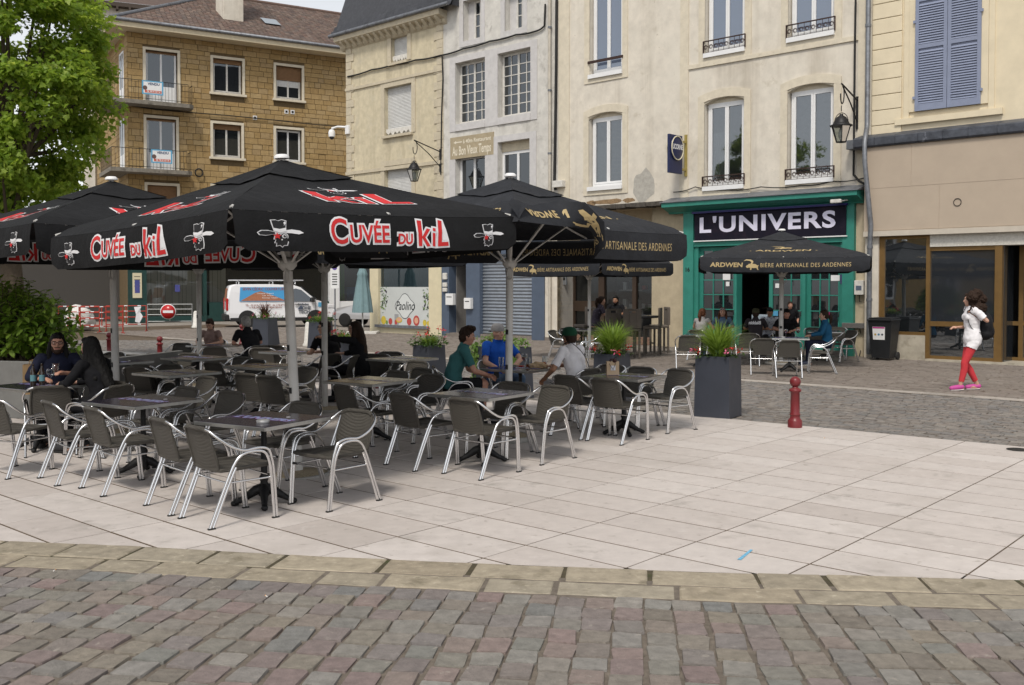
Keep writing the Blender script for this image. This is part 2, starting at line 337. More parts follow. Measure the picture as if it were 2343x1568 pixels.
COBB = tag(cb.build('cobbled_street', mat('sandy_joint', (.155, .13, .105), .95, n=(14, .4), n2=(5, (.06, .06, .03), .62), bump=(60, .5))), 'foreground street of mauve grey and tan sandstone cobbles', None, None, 'structure')
variants = [stone_mesh(0.162 * random.uniform(.95, 1.03), 0.184 * random.uniform(.94, 1.03), 0.012, 0.007).mesh('cobblestone', m_cob) for _ in range(24)]
spots = []
x = -4.9
while x < 4.8:
    wcol = 0.166 * random.uniform(.96, 1.04); k = 0.62 + random.uniform(0.0, 0.04)
    # columns fan slightly, following the curve of the border
    while k < 3.4:
        d_ = 0.188 * random.uniform(.86, 1.12); y0 = border(x)
        fan = (0.045 * x - 0.08) * (k - .6)
        px_, py_ = x + fan + bslope(x) * k * .6 + random.uniform(-.006, .006), y0 - k - d_ / 2
        spots.append((px_, py_, math.atan(bslope(x)) + random.uniform(-.05, .05), d_ / 0.188, wcol / .166)); k += d_
    x += wcol
vis = [s_ for s_ in spots if abs(s_[0]) < 0.535 * s_[1] + .12 and s_[1] > 4.3]
vis.sort(key=lambda s_: s_[1]); rest = MB()
for k, (px_, py_, rz, sd_, sw) in enumerate(vis + [s_ for s_ in spots if s_ not in vis and s_[1] > 3.4]):
    me = random.choice(variants); z = random.uniform(-.004, .004)
    if k < 300 and k < len(vis):
        o = link('cobblestone', me, COBB, (px_, py_, z), rz); o.scale = (sw, sd_, 1)
        if random.random() < .5: o.rotation_euler.z += math.pi
    else:
        M_ = Matrix.Translation((px_, py_, z)) @ Matrix.Rotation(rz, 4, 'Z') @ Matrix.Diagonal((sw, sd_, 1, 1)); rest.add([M_ @ v.co for v in me.vertices], [tuple(p.vertices) for p in me.polygons])
tag(rest.build('cobblestone', m_cob, COBB), None, None, None, 'stuff')
# street of small setts between the slabs and the far pavement, then the flagged pavement along the shops
def frame_sheet(name, s0, s1, o0, o1, z, m): return MB().add([tuple(FR.W(a, b, z)) for a, b in ((s0, o0), (s1, o0), (s1, o1), (s0, o1))], [(0, 1, 2, 3)]).build(name, m)
SETT = tag(frame_sheet('street', -34, 18, -13.6, -7.9, -0.022, m_bed), 'narrow street of worn grey setts beyond the terrace', None, None, 'structure')
sm = MB(); vs_ = [stone_mesh(0.150, 0.112, 0.008, 0.008) for _ in range(16)]
o_ = -13.7
def past_edge(p): return (p - EDGE0).dot(EDGEN) > 0.04
while o_ < -8.06:
    a = -30 + random.uniform(0, .1)
    while a < 13:
        l = 0.160 * random.uniform(.85, 1.15); p = FR.W(a, o_, 0)
        if past_edge(p) and abs(p.x) < .56 * p.y + .5 and p.y < 34:
            v_ = random.choice(vs_); M_ = Matrix.Translation((p.x, p.y, -.02 + random.uniform(-.006, .006))) @ Matrix.Rotation(FR.a + random.uniform(-.06, .06), 4, 'Z') @ Matrix.Diagonal((l / .16, 1, 1, 1)); sm.add([M_ @ Vector(q) for q in v_.v], v_.f)
        a += l
    o_ += 0.122
tag(sm.build('sett', m_sett, SETT), None, None, None, 'stuff')
PAVE = tag(frame_sheet('pavement', -30, 14, -7.95, 0.3, -0.012, m_bed), 'grey brown flagged pavement in front of the shops', None, None, 'structure')
fm = MB(); o_ = -7.7; vf = [stone_mesh(0.30, 0.19, 0.006, 0.004) for _ in range(12)]
while o_ < 0.2:
    a = -26 + random.uniform(0, .3)
    while a < 9:
        l = 0.32 * random.uniform(.8, 1.25); p = FR.W(a, o_, 0)
        if abs(p.x) < .56 * p.y + .5:
            v_ = random.choice(vf); M_ = Matrix.Translation((p.x, p.y, -.006 + random.uniform(-.003, .003))) @ Matrix.Rotation(FR.a + random.uniform(-.012, .012), 4, 'Z') @ Matrix.Diagonal((l / .31, 1, 1, 1)); fm.add([M_ @ Vector(q) for q in v_.v], v_.f)
        a += l
    o_ += 0.205
tag(fm.build('paving_flag', m_flag, PAVE), None, None, None, 'stuff')
a = -20                                    # pale kerb line of the pavement
kb = mat('pale_kerb', (0.36, 0.33, 0.29), 0.8, rnd=[(0.3, 0.27, 0.24), (0.4, 0.36, 0.32)], n=(8, 0.2), bump=(30, .3))
KERB = tag(MB().add([tuple(FR.W(q, b, -.011)) for q, b in ((-22, -8.1), (10, -8.1), (10, -7.8), (-22, -7.8))], [(0, 1, 2, 3)]).build('kerb', m_bed), 'flush pale kerb stones along the shop pavement', None, None, 'structure')
while a < 9:
    l = random.uniform(.8, 1.0); m_ = MB().box(0, l - .012, -.12, .12, -.03, .004, bev=.004); o = m_.build('kerb_stone', kb, KERB, FR.W(a, -7.95, random.uniform(-.001, .002)), FR.a); a += l
# pale marks, spots and litter on the slabs
tag(MB().add([tuple(G(x, y, .0035)) for x, y in ((1686, 1280), (1695, 1281), (1722, 1258), (1716, 1257))], [(0, 1, 2, 3)]).build('chalk_mark', mat('blue_chalk', (0.16, 0.42, 0.62), 0.9, n=(60, .4))), 'short blue chalk dash on a pale slab', 'chalk mark')
dr = MB().lathe([(0.12, 0), (0.12, .004), (0.105, .004), (.1, .001)], G(2328, 1029, .002), 20).build('drain_cover', mat('drain_iron', (0.03, 0.03, 0.03), .6, .6, n=(30, .3)))
tag(dr, 'small round black drain cover at the slab edge', 'drain cover')
for (x, y, c) in ((122, 1308, 0), (611, 1367, 0), (1881, 1003, 0)):
    p = G(x, y, .022 if y > 1200 else .005); b_ = MB().tube([(0, 0, .004), (.02, .003, .004)], .0035, 6, 0).tube([(.02, .003, .004), (.032, .005, .004)], .0036, 6, 1)
    tag(b_.build('cigarette_butt', [mat('ash_paper', (.75, .72, .68), .9), mat('orange_filter', (.55, .25, .06), .9)], None, p, random.uniform(0, 3)), {1308: 'cigarette butt on the cobbles at the left edge', 1367: 'cigarette butt lying on the middle cobbles', 1003: 'cigarette butt on a slab right of the bollard'}[y], 'cigarette butt', 'cigarette butts')
# ================================================================== BUILDINGS
m_white = mat('white_upvc', (0.72, 0.72, 0.72), 0.35, n=(6, .06))
m_oldwhite = mat('aged_white_paint', (0.6, 0.58, 0.54), 0.6, n=(9, .2), n2=(14, (.33, .29, .24), .66))
m_glass = glass_mat('window_glass', (0.014, 0.016, 0.018), ior=2.0); m_glassb = glass_mat('sky_tinted_upper_glass', (0.09, 0.115, 0.17), ior=2.4); m_clear = glass_mat('shop_glass', (.02, .02, .02), clear=.72)  # upper panes: sky reflection is partly put into the blue-grey tint
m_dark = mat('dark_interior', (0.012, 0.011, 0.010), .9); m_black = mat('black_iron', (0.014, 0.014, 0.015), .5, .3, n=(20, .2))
m_net = mat('net_curtain', (.55, .55, .54), .95, n=(30, .2))
m_cable = mat('black_cable', (0.012, 0.012, 0.012), .7)
m_zinc = mat('zinc', (0.19, 0.20, 0.22), .5, .5, n=(7, .3), n2=(3, (.10, .10, .11), .55))
m_cream = mat('cream_render', (0.62, 0.57, 0.49), .9, n=(3, .15), streak=(1.1, (.36, .315, .25), .50), n2=[(0.45, (.64, .60, .52), .5, .2), (2.3, (.47, .42, .34), .60, .12), (6, (.40, .35, .28), .66, .08)], bump=(60, .15))
m_creamtrim = mat('cream_stone_trim', (0.60, 0.54, 0.43), .85, n=(5, .12), n2=[(7, (.46, .38, .26), .64, .1)], streak=(2.2, (.38, .31, .22), .68), bump=(50, .2))
m_beige = mat('ochre_beige_render', (0.54, 0.475, 0.34), .92, n=(4, .18), streak=(1.6, (.29, .245, .17), .52), n2=[(1.5, (.45, .41, .32), .55, .2), (9, (.60, .55, .43), .66)], bump=(40, .25))
m_beigetrim = mat('beige_stone', (0.50, 0.44, 0.33), .9, n=(5, .15), n2=[(5, (.32, .275, .20), .60, .12)], bump=(40, .3))
m_grey = mat('pale_grey_render', (0.57, 0.55, 0.51), .93, n=(4, .15), streak=(1.3, (.30, .285, .26), .53), n2=[(2.2, (.38, .36, .33), .55, .12), (12, (.30, .28, .25), .68)], bump=(25, .45))
m_greytrim = mat('grey_painted_stone', (0.52, 0.505, 0.50), .85, n=(5, .12), n2=[(6, (.36, .33, .27), .63, .1)], bump=(40, .2))
m_yellow = mat('yellow_cream_render', (0.66, 0.575, 0.42), .9, n=(2.5, .08), streak=(1.0, (.48, .42, .30), .66), bump=(60, .15))
m_taupe = mat('taupe_panel', (0.42, 0.345, 0.27), .75, n=(1.5, .06), n2=[(3, (.33, .28, .22), .68, .1), (20, (.24, .2, .16), .74, .05)])
m_slate = mat('slate', (0.04, 0.042, 0.05), .55, rnd=[(0.028, 0.03, 0.036), (0.05, 0.052, 0.06), (0.036, 0.038, 0.046)], n=(8, .25), bump=(30, .3))
m_tile = mat('old_brown_tile', (0.12, 0.085, 0.07), .85, rnd=[(.085, .062, .054), (.15, .095, .075), (.11, .085, .075), (.18, .13, .105), (.10, .07, .055)], n=(6, .3), n2=(2, (.13, .12, .10), .6))
m_ochre = mat('ochre_stone_block', (0.40, 0.255, 0.085), .85, rnd=[(0.295, 0.195, 0.080), (0.35, 0.24, 0.105), (0.325, 0.215, 0.09), (0.385, 0.275, 0.135), (0.315, 0.22, 0.108)], n=(5, .18), n2=(14, (.24, .15, .055), .66), bump=(14, .5, .04))
m_mortar = mat('dark_mortar', (0.13, 0.09, 0.045), .95, n=(10, .2))
m_green = mat('green_shop_paint', (0.030, 0.205, 0.160), .5, n=(4, .14), n2=[(9, (.022, .14, .11), .64, .1)], streak=(3, (.03, .18, .135), .66), bump=(30, .08))
m_bluegrey = mat('blue_grey_paint', (0.075, 0.10, 0.145), .5, n=(4, .12))
m_bronze = mat('bronze_aluminium', (0.21, 0.125, 0.045), .42, .45, n=(5, .12))
m_shut = mat('lavender_shutter_paint', (0.215, 0.245, 0.34), .6, n=(4, .08), n2=(20, (.15, .17, .24), .7))
m_roller = mat('ribbed_roller', (.52, .52, .51), .6, n=(5, .1), n2=(3, (.4, .38, .34), .62))
m_steel = mat('galvanised_slat', (0.36, 0.39, 0.43), .35, .75, n=(5, .15))

def house(name, F, label, cat='house'):
    o = empty(name, F.o, F.a); tag(o, label, cat); return o
def wall_holes(a0, a1, z0, z1, holes, y=0.0, depth=0.22, mi=0, lip=None):
    """front wall in local (along, into, up) with rectangular openings and their reveals"""
    mb = MB(); xs = sorted({a0, a1, *[h for q in holes for h in q[:2] if a0 < h < a1]}); zs = sorted({z0, z1, *[h for q in holes for h in q[2:4] if z0 < h < z1]})
    for i in range(len(xs) - 1):
        for k in range(len(zs) - 1):
            cx, cz = (xs[i] + xs[i + 1]) / 2, (zs[k] + zs[k + 1]) / 2
            if any(q[0] < cx < q[1] and q[2] < cz < q[3] for q in holes): continue
            mb.add([(xs[i], y, zs[k]), (xs[i + 1], y, zs[k]), (xs[i + 1], y, zs[k + 1]), (xs[i], y, zs[k + 1])], [(0, 1, 2, 3)], mi)
    for q in holes:
        h0, h1, b, t = q[:4]; d_ = y + depth
        mb.add([(h0, y, b), (h1, y, b), (h1, y, t), (h0, y, t), (h0, d_, b), (h1, d_, b), (h1, d_, t), (h0, d_, t)], [(0, 4, 5, 1), (1, 5, 6, 2), (2, 6, 7, 3), (3, 7, 4, 0)], mi)
    return mb
def shell(a0, a1, z0, z1, dep, parent, m, name='wall'):
    """the other walls of a block, so that it has depth"""
    mb = MB(); mb.add([(a0, 0, z0), (a1, 0, z0), (a1, dep, z0), (a0, dep, z0), (a0, 0, z1), (a1, 0, z1), (a1, dep, z1), (a0, dep, z1)], [(0, 4, 7, 3), (1, 2, 6, 5), (2, 3, 7, 6), (4, 5, 6, 7)])
    return mb.build(name, m, parent)
def window(parent, q, y=0.16, leaves=2, cols=1, rows=1, fr=0.055, m=None, g=None, dark=True, rail=None, curtain=None, top=None, name='window'):
    """q=(a0,a1,z0,z1): frame, casement bars and one pane per light, set back y from the wall face"""
    a0, a1, z0, z1 = q[:4]; m = m or m_white; g = g or m_glass
    f = MB()
    f.box(a0, a1, y - .02, y + .05, z0, z0 + fr * 1.3); f.box(a0, a1, y - .02, y + .05, z1 - fr, z1); f.box(a0, a0 + fr, y - .022, y + .05, z0 + fr * 1.3, z1 - fr); f.box(a1 - fr, a1, y - .022, y + .05, z0 + fr * 1.3, z1 - fr)
    zi0, zi1 = z0 + fr * 1.3, z1 - fr; W_ = (a1 - a0 - 2 * fr) / leaves; lf = fr * .8; panes = []
    for l in range(leaves):
        b0 = a0 + fr + l * W_; b1 = b0 + W_
        f.box(b0 + .003, b0 + lf, y - .035, y + .03, zi0, zi1); f.box(b1 - lf, b1 - .003, y - .035, y + .03, zi0, zi1); f.box(b0 + lf, b1 - lf, y - .033, y + .03, zi0, zi0 + lf); f.box(b0 + lf, b1 - lf, y - .033, y + .03, zi1 - lf, zi1)
        x0, x1, y0_, y1_ = b0 + lf, b1 - lf, zi0 + lf, zi1 - lf
        zr = None
        if rail: zr = y0_ + (y1_ - y0_) * rail; f.box(x0, x1, y - .031, y + .03, zr - lf * .5, zr + lf * .5)
        bw = .028
        for c in range(1, cols): xx = x0 + (x1 - x0) * c / cols; f.box(xx - bw / 2, xx + bw / 2, y - .024, y + .028, y0_, y1_)
        for r_ in range(1, rows): zz = y0_ + (y1_ - y0_) * r_ / rows; f.box(x0, x1, y - .022, y + .026, zz - bw / 2, zz + bw / 2)
        for c in range(cols):
            for r_ in range(rows): panes.append((x0 + (x1 - x0) * c / cols, x0 + (x1 - x0) * (c + 1) / cols, y0_ + (y1_ - y0_) * r_ / rows, y0_ + (y1_ - y0_) * (r_ + 1) / rows))
    w_ = f.build(name, m, parent)
    for (x0, x1, p0, p1) in panes:
        tlt = random.uniform(-.004, .004)
        MB().add([(x0, y + tlt, p0), (x1, y - tlt, p0), (x1, y - tlt, p1), (x0, y + tlt, p1)], [(0, 1, 2, 3)]).build('pane', g, w_)
    if curtain: MB().add([(a0 + fr + .02 + i * (a1 - a0 - 2 * fr - .04) / 24 if curtain != 'left' else a0 + fr + .02 + i * (a1 - a0 - 2 * fr) / 2 / 24, y + .06 + .012 * math.sin(i * 2.1), zz) for zz in (z0 + fr, z0 + fr + (z1 - z0) * .62) for i in range(25)], [(i, i + 1, i + 26, i + 25) for i in range(24)]).build('curtain', m_net, w_)
    return w_
def roller(parent, q, y=0.1, m=None):
    a0, a1, z0, z1 = q[:4]; mb = MB(); z = z0
    while z < z1 - .01:
        h = min(.055, z1 - z); mb.add([(a0, y, z), (a1, y, z), (a1, y - .012, z + h * .5), (a0, y - .012, z + h * .5), (a1, y, z + h), (a0, y, z + h)], [(0, 1, 2, 3), (3, 2, 4, 5)]); z += .055
    return mb.build('roller_shutter', m or m_roller, parent)
def arch_cap(q, rise, y, depth, n=10):
    """masonry that turns a square opening head into a segmental arch"""
    a0, a1, z0, z1 = q[:4]; c = (a0 + a1) / 2; h = (a1 - a0) / 2
    pts = [(a0 + (a1 - a0) * i / n, z1 - rise * ((a0 + (a1 - a0) * i / n - c) / h) ** 2) for i in range(n + 1)]
    mb = MB()
    for (x0, u), (x1, v) in zip(pts, pts[1:]): mb.add([(x0, y, u), (x1, y, v), (x1, y, z1), (x0, y, z1), (x0, y + depth, u), (x1, y + depth, v)], [(0, 1, 2, 3), (0, 4, 5, 1)])
    return mb
def surround(q, wd, y, rise=0, sill=True, n=10, ht=None):
    """flat band round an opening, standing proud of the wall"""
    a0, a1, z0, z1 = q[:4]; mb = MB(); t = ht or wd
    mb.box(a0 - wd, a0, y, .02, z0 - (wd if sill else 0), z1 + (0 if rise else t)); mb.box(a1, a1 + wd, y, .02, z0 - (wd if sill else 0), z1 + (0 if rise else t))
    if sill: mb.box(a0, a1, y - .004, .02, z0 - wd, z0)
    if rise:
        c = (a0 + a1) / 2; H = (a1 - a0) / 2 + wd; f = lambda x, zt: zt - rise * ((x - c) / H) ** 2
        xs = [a0 - wd + (a1 - a0 + 2 * wd) * i / n for i in range(n + 1)]
        for x0, x1 in zip(xs, xs[1:]): mb.prism([(x0, max(z1 - rise, f(x0, z1) - 0.0)), (x1, max(z1 - rise, f(x1, z1))), (x1, f(x1, z1 + t)), (x0, f(x0, z1 + t))], y - .003, .02)
    else: mb.box(a0, a1, y - .002, .02, z1, z1 + t)
    return mb
def cable(parent, pts, r=.012, name='cable', m=None): return MB().tube(pts, r, 6).build(name, m or m_cable, parent)
def railing(parent, q, h, y=-.06, name='railing'):
    """low cast-iron window guard: two rails and scrolls"""
    a0, a1, z = q[0] - .03, q[1] + .03, q[2]; mb = MB(); mb.box(a0, a1, y - .018, y + .018, z + h - .03, z + h); mb.box(a0, a1, y - .01, y + .01, z + .05, z + .075)
    n = max(4, int((a1 - a0) / .16))
    for i in range(n):
        c = a0 + (a1 - a0) * (i + .5) / n; rr = min(.07, h * .3); zz = z + .07 + (h - .1) / 2
        mb.tube([(c + rr * math.cos(g) * (1 - .55 * k / 18), y, zz + rr * math.sin(g) * (1 - .55 * k / 18)) for k, g in ((k, k * .62) for k in range(19))], .0085, 5)
        mb.tube([(c - rr * 1.15, y, z + .06), (c - rr * 1.15, y, z + h - .02)], .008, 5)
    for e in (a0, a1): mb.box(e - .012, e + .012, y - .012, .02, z + .04, z + h)
    return mb.build(name, mat('rust_brown_iron', (.05, .028, .024), .6, .4, n=(20, .3)), parent)
def sheet_text(parent, name, s, a, z, size, y, m, off=0, shear=0, spacing=1, sx=1.0, align='CENTER', z2=None):
    v, f = text(s, size, off, shear=shear, spacing=spacing, align=align); return decal(name, [(v, f, 0, 0)], lambda u, v_, h: (a + u * sx, y - h, z + v_), m, parent)

# ---------------------------------------------------------------- ochre beige house with mansard, left of the row
AL, AB, AG, AC, AU, AE = [FR.px(x, 655)[0] for x in (795, 1015, 1275, 1572, 1960, 1988)]
EAVE = 12.05
H1 = house('beige_house', FR, 'ochre beige corner house with slate mansard and closed roller shutters')
gf = FR.px(850, 655)[0]
q1 = [FR.rect(900, 72, 930, 140), FR.rect(885, 203, 941, 307), FR.rect(885, 383, 939, 470)]
q1 = [(FR.rect(895, 66, 932, 142)), (FR.rect(880, 196, 942, 308)), (FR.rect(880, 378, 942, 480))]
wall_holes(AL, AB, 3.55, EAVE - .35, q1).build('wall', m_beige, H1); shell(AL, AB, 3.55, EAVE - .35, 9, H1, m_beige); shell(gf, AB, 0, 3.54, 9, H1, m_beige); MB().add([(AL, 0, 3.53), (gf, 0, 3.53), (gf, 9, 3.53), (AL, 9, 3.53)], [(0, 1, 2, 3)]).build('soffit', m_beige, H1)
for q in q1:
    roller(H1, (q[0], q[1], q[2], q[3]), .17); surround(q, .22, -.03, sill=False).build('window_surround', m_beigetrim, H1)
    MB().box(q[0] - .08, q[1] + .08, -.13, .2, q[2] - .1, q[2] - .001).build('sill', m_beigetrim, H1)
    MB().prism([(q[0] + .01, q[2] + .28), (q[1] - .01, q[2] + .28)] + [(q[1] - .01 - (q[1] - q[0] - .02) * i / 12, q[2] + .28 - (.22 if i % 2 else .12) - (.08 if i % 4 == 1 else 0)) for i in range(13)], .06, .075).build('lambrequin', m_oldwhite, H1)
for z0, z1 in ((6.42, 6.55), (9.86, 9.97)): MB().box(AL - .04, AB - .002, -.06, .01, z0, z1).build('string_course', m_beigetrim, H1)
for k in range(26):                                            # quoins
    z = 3.6 + k * .31; w_ = .34 if k % 2 else .5
    if z > EAVE - .7: break
    MB().box(AL - .012, AL + w_, -.035, .01, z, z + .3, bev=.006).build('quoin', m_beigetrim, H1)
    MB().box(AB - w_, AB - .004, -.035, .01, z, z + .3, bev=.006).build('quoin', m_beigetrim, H1)
MB().prism([(-.02, EAVE - .5), (-.10, EAVE - .42), (-.13, EAVE - .3), (-.42, EAVE - .2), (-.45, EAVE), (0.3, EAVE), (.3, EAVE - .5)], AL - .3, AB + .2, axis='x').build('cornice', m_beigetrim, H1)
n = 17
for k in range(n):
    a = AL + .05 + (AB - AL - .1) * k / (n - 1); MB().prism([(-.105, EAVE - .47), (-.14, EAVE - .45), (-.36, EAVE - .26), (-.38, EAVE - .2), (-.105, EAVE - .2)], a - .07, a + .07, axis='x').build('modillion', m_beigetrim, H1)
MB().tube([(AL - .5, -.5, EAVE + .05), (AB + .8, -.5, EAVE + .05)], .075, 10).build('gutter', m_zinc, H1)
# mansard of slates, in courses that curve back
ms = MB(); prof = []; y, z = -.48, EAVE + .06
for k in range(26):
    t = k / 25; y2 = -.48 + 1.15 * (1 - (1 - t) ** 2.2); prof.append((y2, EAVE + .06 + 4.6 * t))
for (ya, za), (yb, zb) in zip(prof, prof[1:]):
    a = AL - .5 + random.uniform(0, .2) + max(0, ya + .48) * .0
    left = AL - .5 + (ya + .48) * .9
    a = left
    while a < AB + .85:
        l = .24 * random.uniform(.95, 1.05); h = random.uniform(.006, .018)
        ms.add([(a, ya - h, za - .05), (a + l - .006, ya - h, za - .05), (a + l - .006, yb + .004, zb + .02), (a, yb + .004, zb + .02)], [(0, 1, 2, 3)]); a += l
rf = ms.build('mansard_slates', m_slate, H1); tag(rf, None, None, None, 'stuff')
MB().add([(AL - .4, -.4, EAVE), (AL + .6, .66, EAVE + 4.6), (AL + .6, 8.5, EAVE + 4.6), (AL - .4, 9.3, EAVE), (AB + .85, -.4, EAVE), (AB + .85, .66, EAVE + 4.6), (AB + .85, 8.5, EAVE + 4.6), (AB + .85, 9.3, EAVE)], [(0, 3, 2, 1), (4, 5, 6, 7), (1, 2, 6, 5), (3, 7, 6, 2), (0, 1, 5, 4)]).xf(Matrix.Translation((0, .03, 0))).build('roof', m_slate, H1)
sk = FR.px(1158 * 0 + 1158, 5)
# ground floor: cream pilasters, boarded shop window with print, recessed door
pa = [FR.px(x, 700)[0] for x in (848, 868, 982, 1012)]
GB = 3.55
MB().box(AL + .001, AB - .001, -.10, .3, GB - .25, GB + .12).build('fascia', m_creamtrim, H1)
for b_ in ((pa[0], pa[1] - .02, 0, GB - .25, 'pilaster'), (pa[2] + .02, pa[3], 0, GB - .25, 'pilaster'), (pa[1] - .02, pa[2] + .02, 0, .22, 'stallriser')): MB().box(b_[0], b_[1], -.05, .5, b_[2], b_[3]).build(b_[4], mat('pale_cream_paint', (.62, .55, .38), .7, n=(4, .08)), H1)
MB().box(pa[1] - .1, pa[2] + .06, -.18, .4, .22, .32).build('sill', m_zinc, H1)
zt = FR.px(925, 657)[1]
swin = MB().add([(pa[1] - .02, .1, zt), (pa[2] + .02, .1, zt), (pa[2] + .02, .1, GB - .25), (pa[1] - .02, .1, GB - .25)], [(0, 1, 2, 3)]).build('shop_window', glass_mat('tinted_glass', (.03, .05, .06), clear=.6), H1)
cu = MB(); cu.add([(pa[1] + (pa[2] - pa[1]) * i / 60, .22 + .04 * math.sin(i * 1.25) + .02 * math.sin(i * .7), zz) for zz in (zt - .05, GB - .2) for i in range(61)], [(i, i + 1, i + 62, i + 61) for i in range(60)], 0, True); cu.build('curtain', mat('teal_curtain', (.02, .065, .085), .9), H1)
MB().box(pa[1] - .02, pa[2] + .02, .45, .5, .3, GB - .25).build('back_panel', m_dark, H1)
pn = MB().box(pa[1] - .02, pa[2] + .02, .06, .11, .32, zt).build('poster_panel', mat('grey_white_print', (.52, .54, .53), .6, n=(3, .05)), H1); pn['label'] = 'shop window print with olives, fruit and a name in script'
pc, pw = (pa[1] + pa[2]) / 2, pa[2] - pa[1]
def plate(r, k=.12): return [(r * (1 + k * math.cos(4 * g)) * math.cos(g) * .95, r * (1 + k * math.cos(4 * g)) * math.sin(g) * .8) for g in [2 * math.pi * i / 48 for i in range(48)]]
ly = [(*place2d(poly(plate(.56)), 1, 1, 0, 0), 0, .004), (*place2d(poly(plate(.53)), 1, 1, 0, 0), 1, .006)]
v, f = text('Paolino', .42, .004, shear=.35); ly.append((*place2d((v, f), .9, 1.15, 0, 0), 0, .009))
rn = random.Random(5)
for i in range(120):                                            # sprigs of olive leaves in the corners
    sgn = -1 if i % 2 else 1; t = rn.random(); bx = sgn * (pw / 2 - .05 - rn.random() * .34); by = (zt - .32) / 2 - .05 - t * (.85 if i < 80 else 1.9); an = rn.uniform(0, 6.28); l = rn.uniform(.08, .15)
    lf = [(0, 0), (l * .4, .022), (l, 0), (l * .4, -.022)]; c, s_ = math.cos(an), math.sin(an)
    ly.append(([(bx + p[0] * c - p[1] * s_, by + p[0] * s_ + p[1] * c) for p in lf], [(0, 1, 2, 3)], rn.choice((2, 2, 3)), .005 + i * 2e-5))
for i in range(10): ly.append((*circ2d(-pw / 2 + rn.uniform(.05, .4) if i % 2 else pw / 2 - rn.uniform(.05, .4), (zt - .32) / 2 - rn.uniform(.15, .8), .035, .05, 10), 4, .008))
by = -(zt - .32) / 2
for (x, r_, mi) in ((-.92, .17, 5), (-.62, .13, 6), (-.38, .1, 6), (.18, .15, 6), (.48, .2, 6), (.82, .12, 5), (.97, .1, 5), (-.78, .08, 3)): ly.append((*circ2d(x * pw / 2 * .95, by + r_ * .9 + .02, r_ * .9, r_, 14), mi, .006 + r_ * .01))
ly.append((*circ2d(.48 * pw / 2 * .95, by + .2, .11, .12, 14), 7, .0095)); ly.append((*rect2d(-.62, -.42 - .35, -.38, -.32), 8, .006)); ly.append((*circ2d(-.34, by + .2, .18, .11, 16), 5, .0097)); ly.append((*circ2d(-.34, by + .22, .14, .08, 16), 7, .0112))
decal('print', ly, lambda u, v_, h: (pc + u, .058 - h, .32 + (zt - .32) / 2 + v_), [mat('print_black', (.03, .035, .04), .6), mat('print_pale', (.60, .62, .61), .6), mat('print_olive', (.06, .11, .04), .6), mat('print_green', (.16, .25, .06), .6), mat('print_plum', (.03, .025, .045), .6), mat('print_yellow', (.55, .42, .05), .6), mat('print_red', (.42, .06, .05), .6), mat('print_pink', (.62, .33, .22), .6), mat('print_grey', (.3, .3, .31), .6)], pn)
# ---------------------------------------------------------------- grey house
H2 = house('grey_house', FR, 'narrow pale grey rendered house with small-paned windows and painted restaurant sign')
q2s = [FR.rect(1060, 8, 1100, 75), FR.rect(1155, -40, 1196, 50)]
q2m = [FR.rect(1042, 138, 1110, 281), FR.rect(1139, 116, 1214, 264)]; zz = [(q2m[0][i] + q2m[1][i]) / 2 for i in (2, 3)]
q2m = [(q[0], q[1], zz[0], zz[1]) for q in q2m]
q2l = [FR.rect(1042, 335, 1110, 470), FR.rect(1139, 322, 1212, 460)]; z3 = (q2l[0][3] + q2l[1][3]) / 2; q2l = [(q[0], q[1], 3.95, z3) for q in q2l]
q2s = [(q[0], q[1], 10.75, 12.2) for q in q2s]
wall_holes(AB, AG, 3.4, 13.6, q2s + q2m + q2l, depth=.34).build('wall', m_grey, H2); shell(AB, AG, 0, 13.6, 9, H2, m_grey)
for q in q2s: window(H2, (q[0] + .3, q[1], q[2], q[3]), .28, 1, 2, 3, .05, m_oldwhite); MB().box(q[0], q[0] + .3, .26, .34, q[2], q[3]).build('jamb', m_greytrim, H2); surround(q, .2, -.02).build('window_surround', m_greytrim, H2)
for q in q2m: window(H2, q, .26, 2, 2, 6, .05, m_oldwhite)
for k, q in enumerate(q2l): window(H2, (q[0], q[1], q[2], q[3] - .32), .26, 2, 1, 1, .06, m_white); MB().box(q[0], q[1], .2, .34, q[3] - .32, q[3]).build('shutter_box', m_beigetrim, H2)
for q in (q2m, q2l):
    a, b = q[0][0] - .3, q[1][1] + .3; z0, z1 = q[0][2] - .25, q[0][3] + .22; s_ = MB()
    s_.box(a, q[0][0] - .002, -.025, .01, z0, z1); s_.box(q[0][1] + .002, q[1][0] - .002, -.025, .01, z0, z1); s_.box(q[1][1] + .002, b, -.025, .01, z0, z1); s_.box(q[0][0] - .002, q[0][1] + .002, -.023, .01, q[0][3] + .002, z1); s_.box(q[1][0] - .002, q[1][1] + .002, -.023, .01, q[0][3] + .002, z1)
    s_.box(q[0][0] - .002, q[0][1] + .002, -.05, .01, z0, q[0][2] - .002); s_.box(q[1][0] - .002, q[1][1] + .002, -.05, .01, z0, q[0][2] - .002); s_.build('window_surround', m_greytrim, H2)
sa0, sa1, sz0, sz1 = FR.rect(1031, 293, 1130, 323); sz0, sz1 = 6.52, 7.32
sg = MB().box(sa0, sa1, -.03, .01, sz0, sz1).build('painted_sign', mat('sign_tan', (.36, .30, .20), .8, n=(6, .15)), H2); m_lime = mat('sign_cream', (.70, .64, .52), .8, n=(30, .2))
sc_ = (sa0 + sa1) / 2; sheet_text(sg, 'lettering', 'à 40m Restaurant', sc_ + .28, sz1 - .2, .20, -.034, m_lime, .004)
sheet_text(sg, 'lettering', 'Au Bon Vieux Temps', sc_, sz0 + .27, .46, -.034, m_lime, .008, shear=.05, sx=.50)
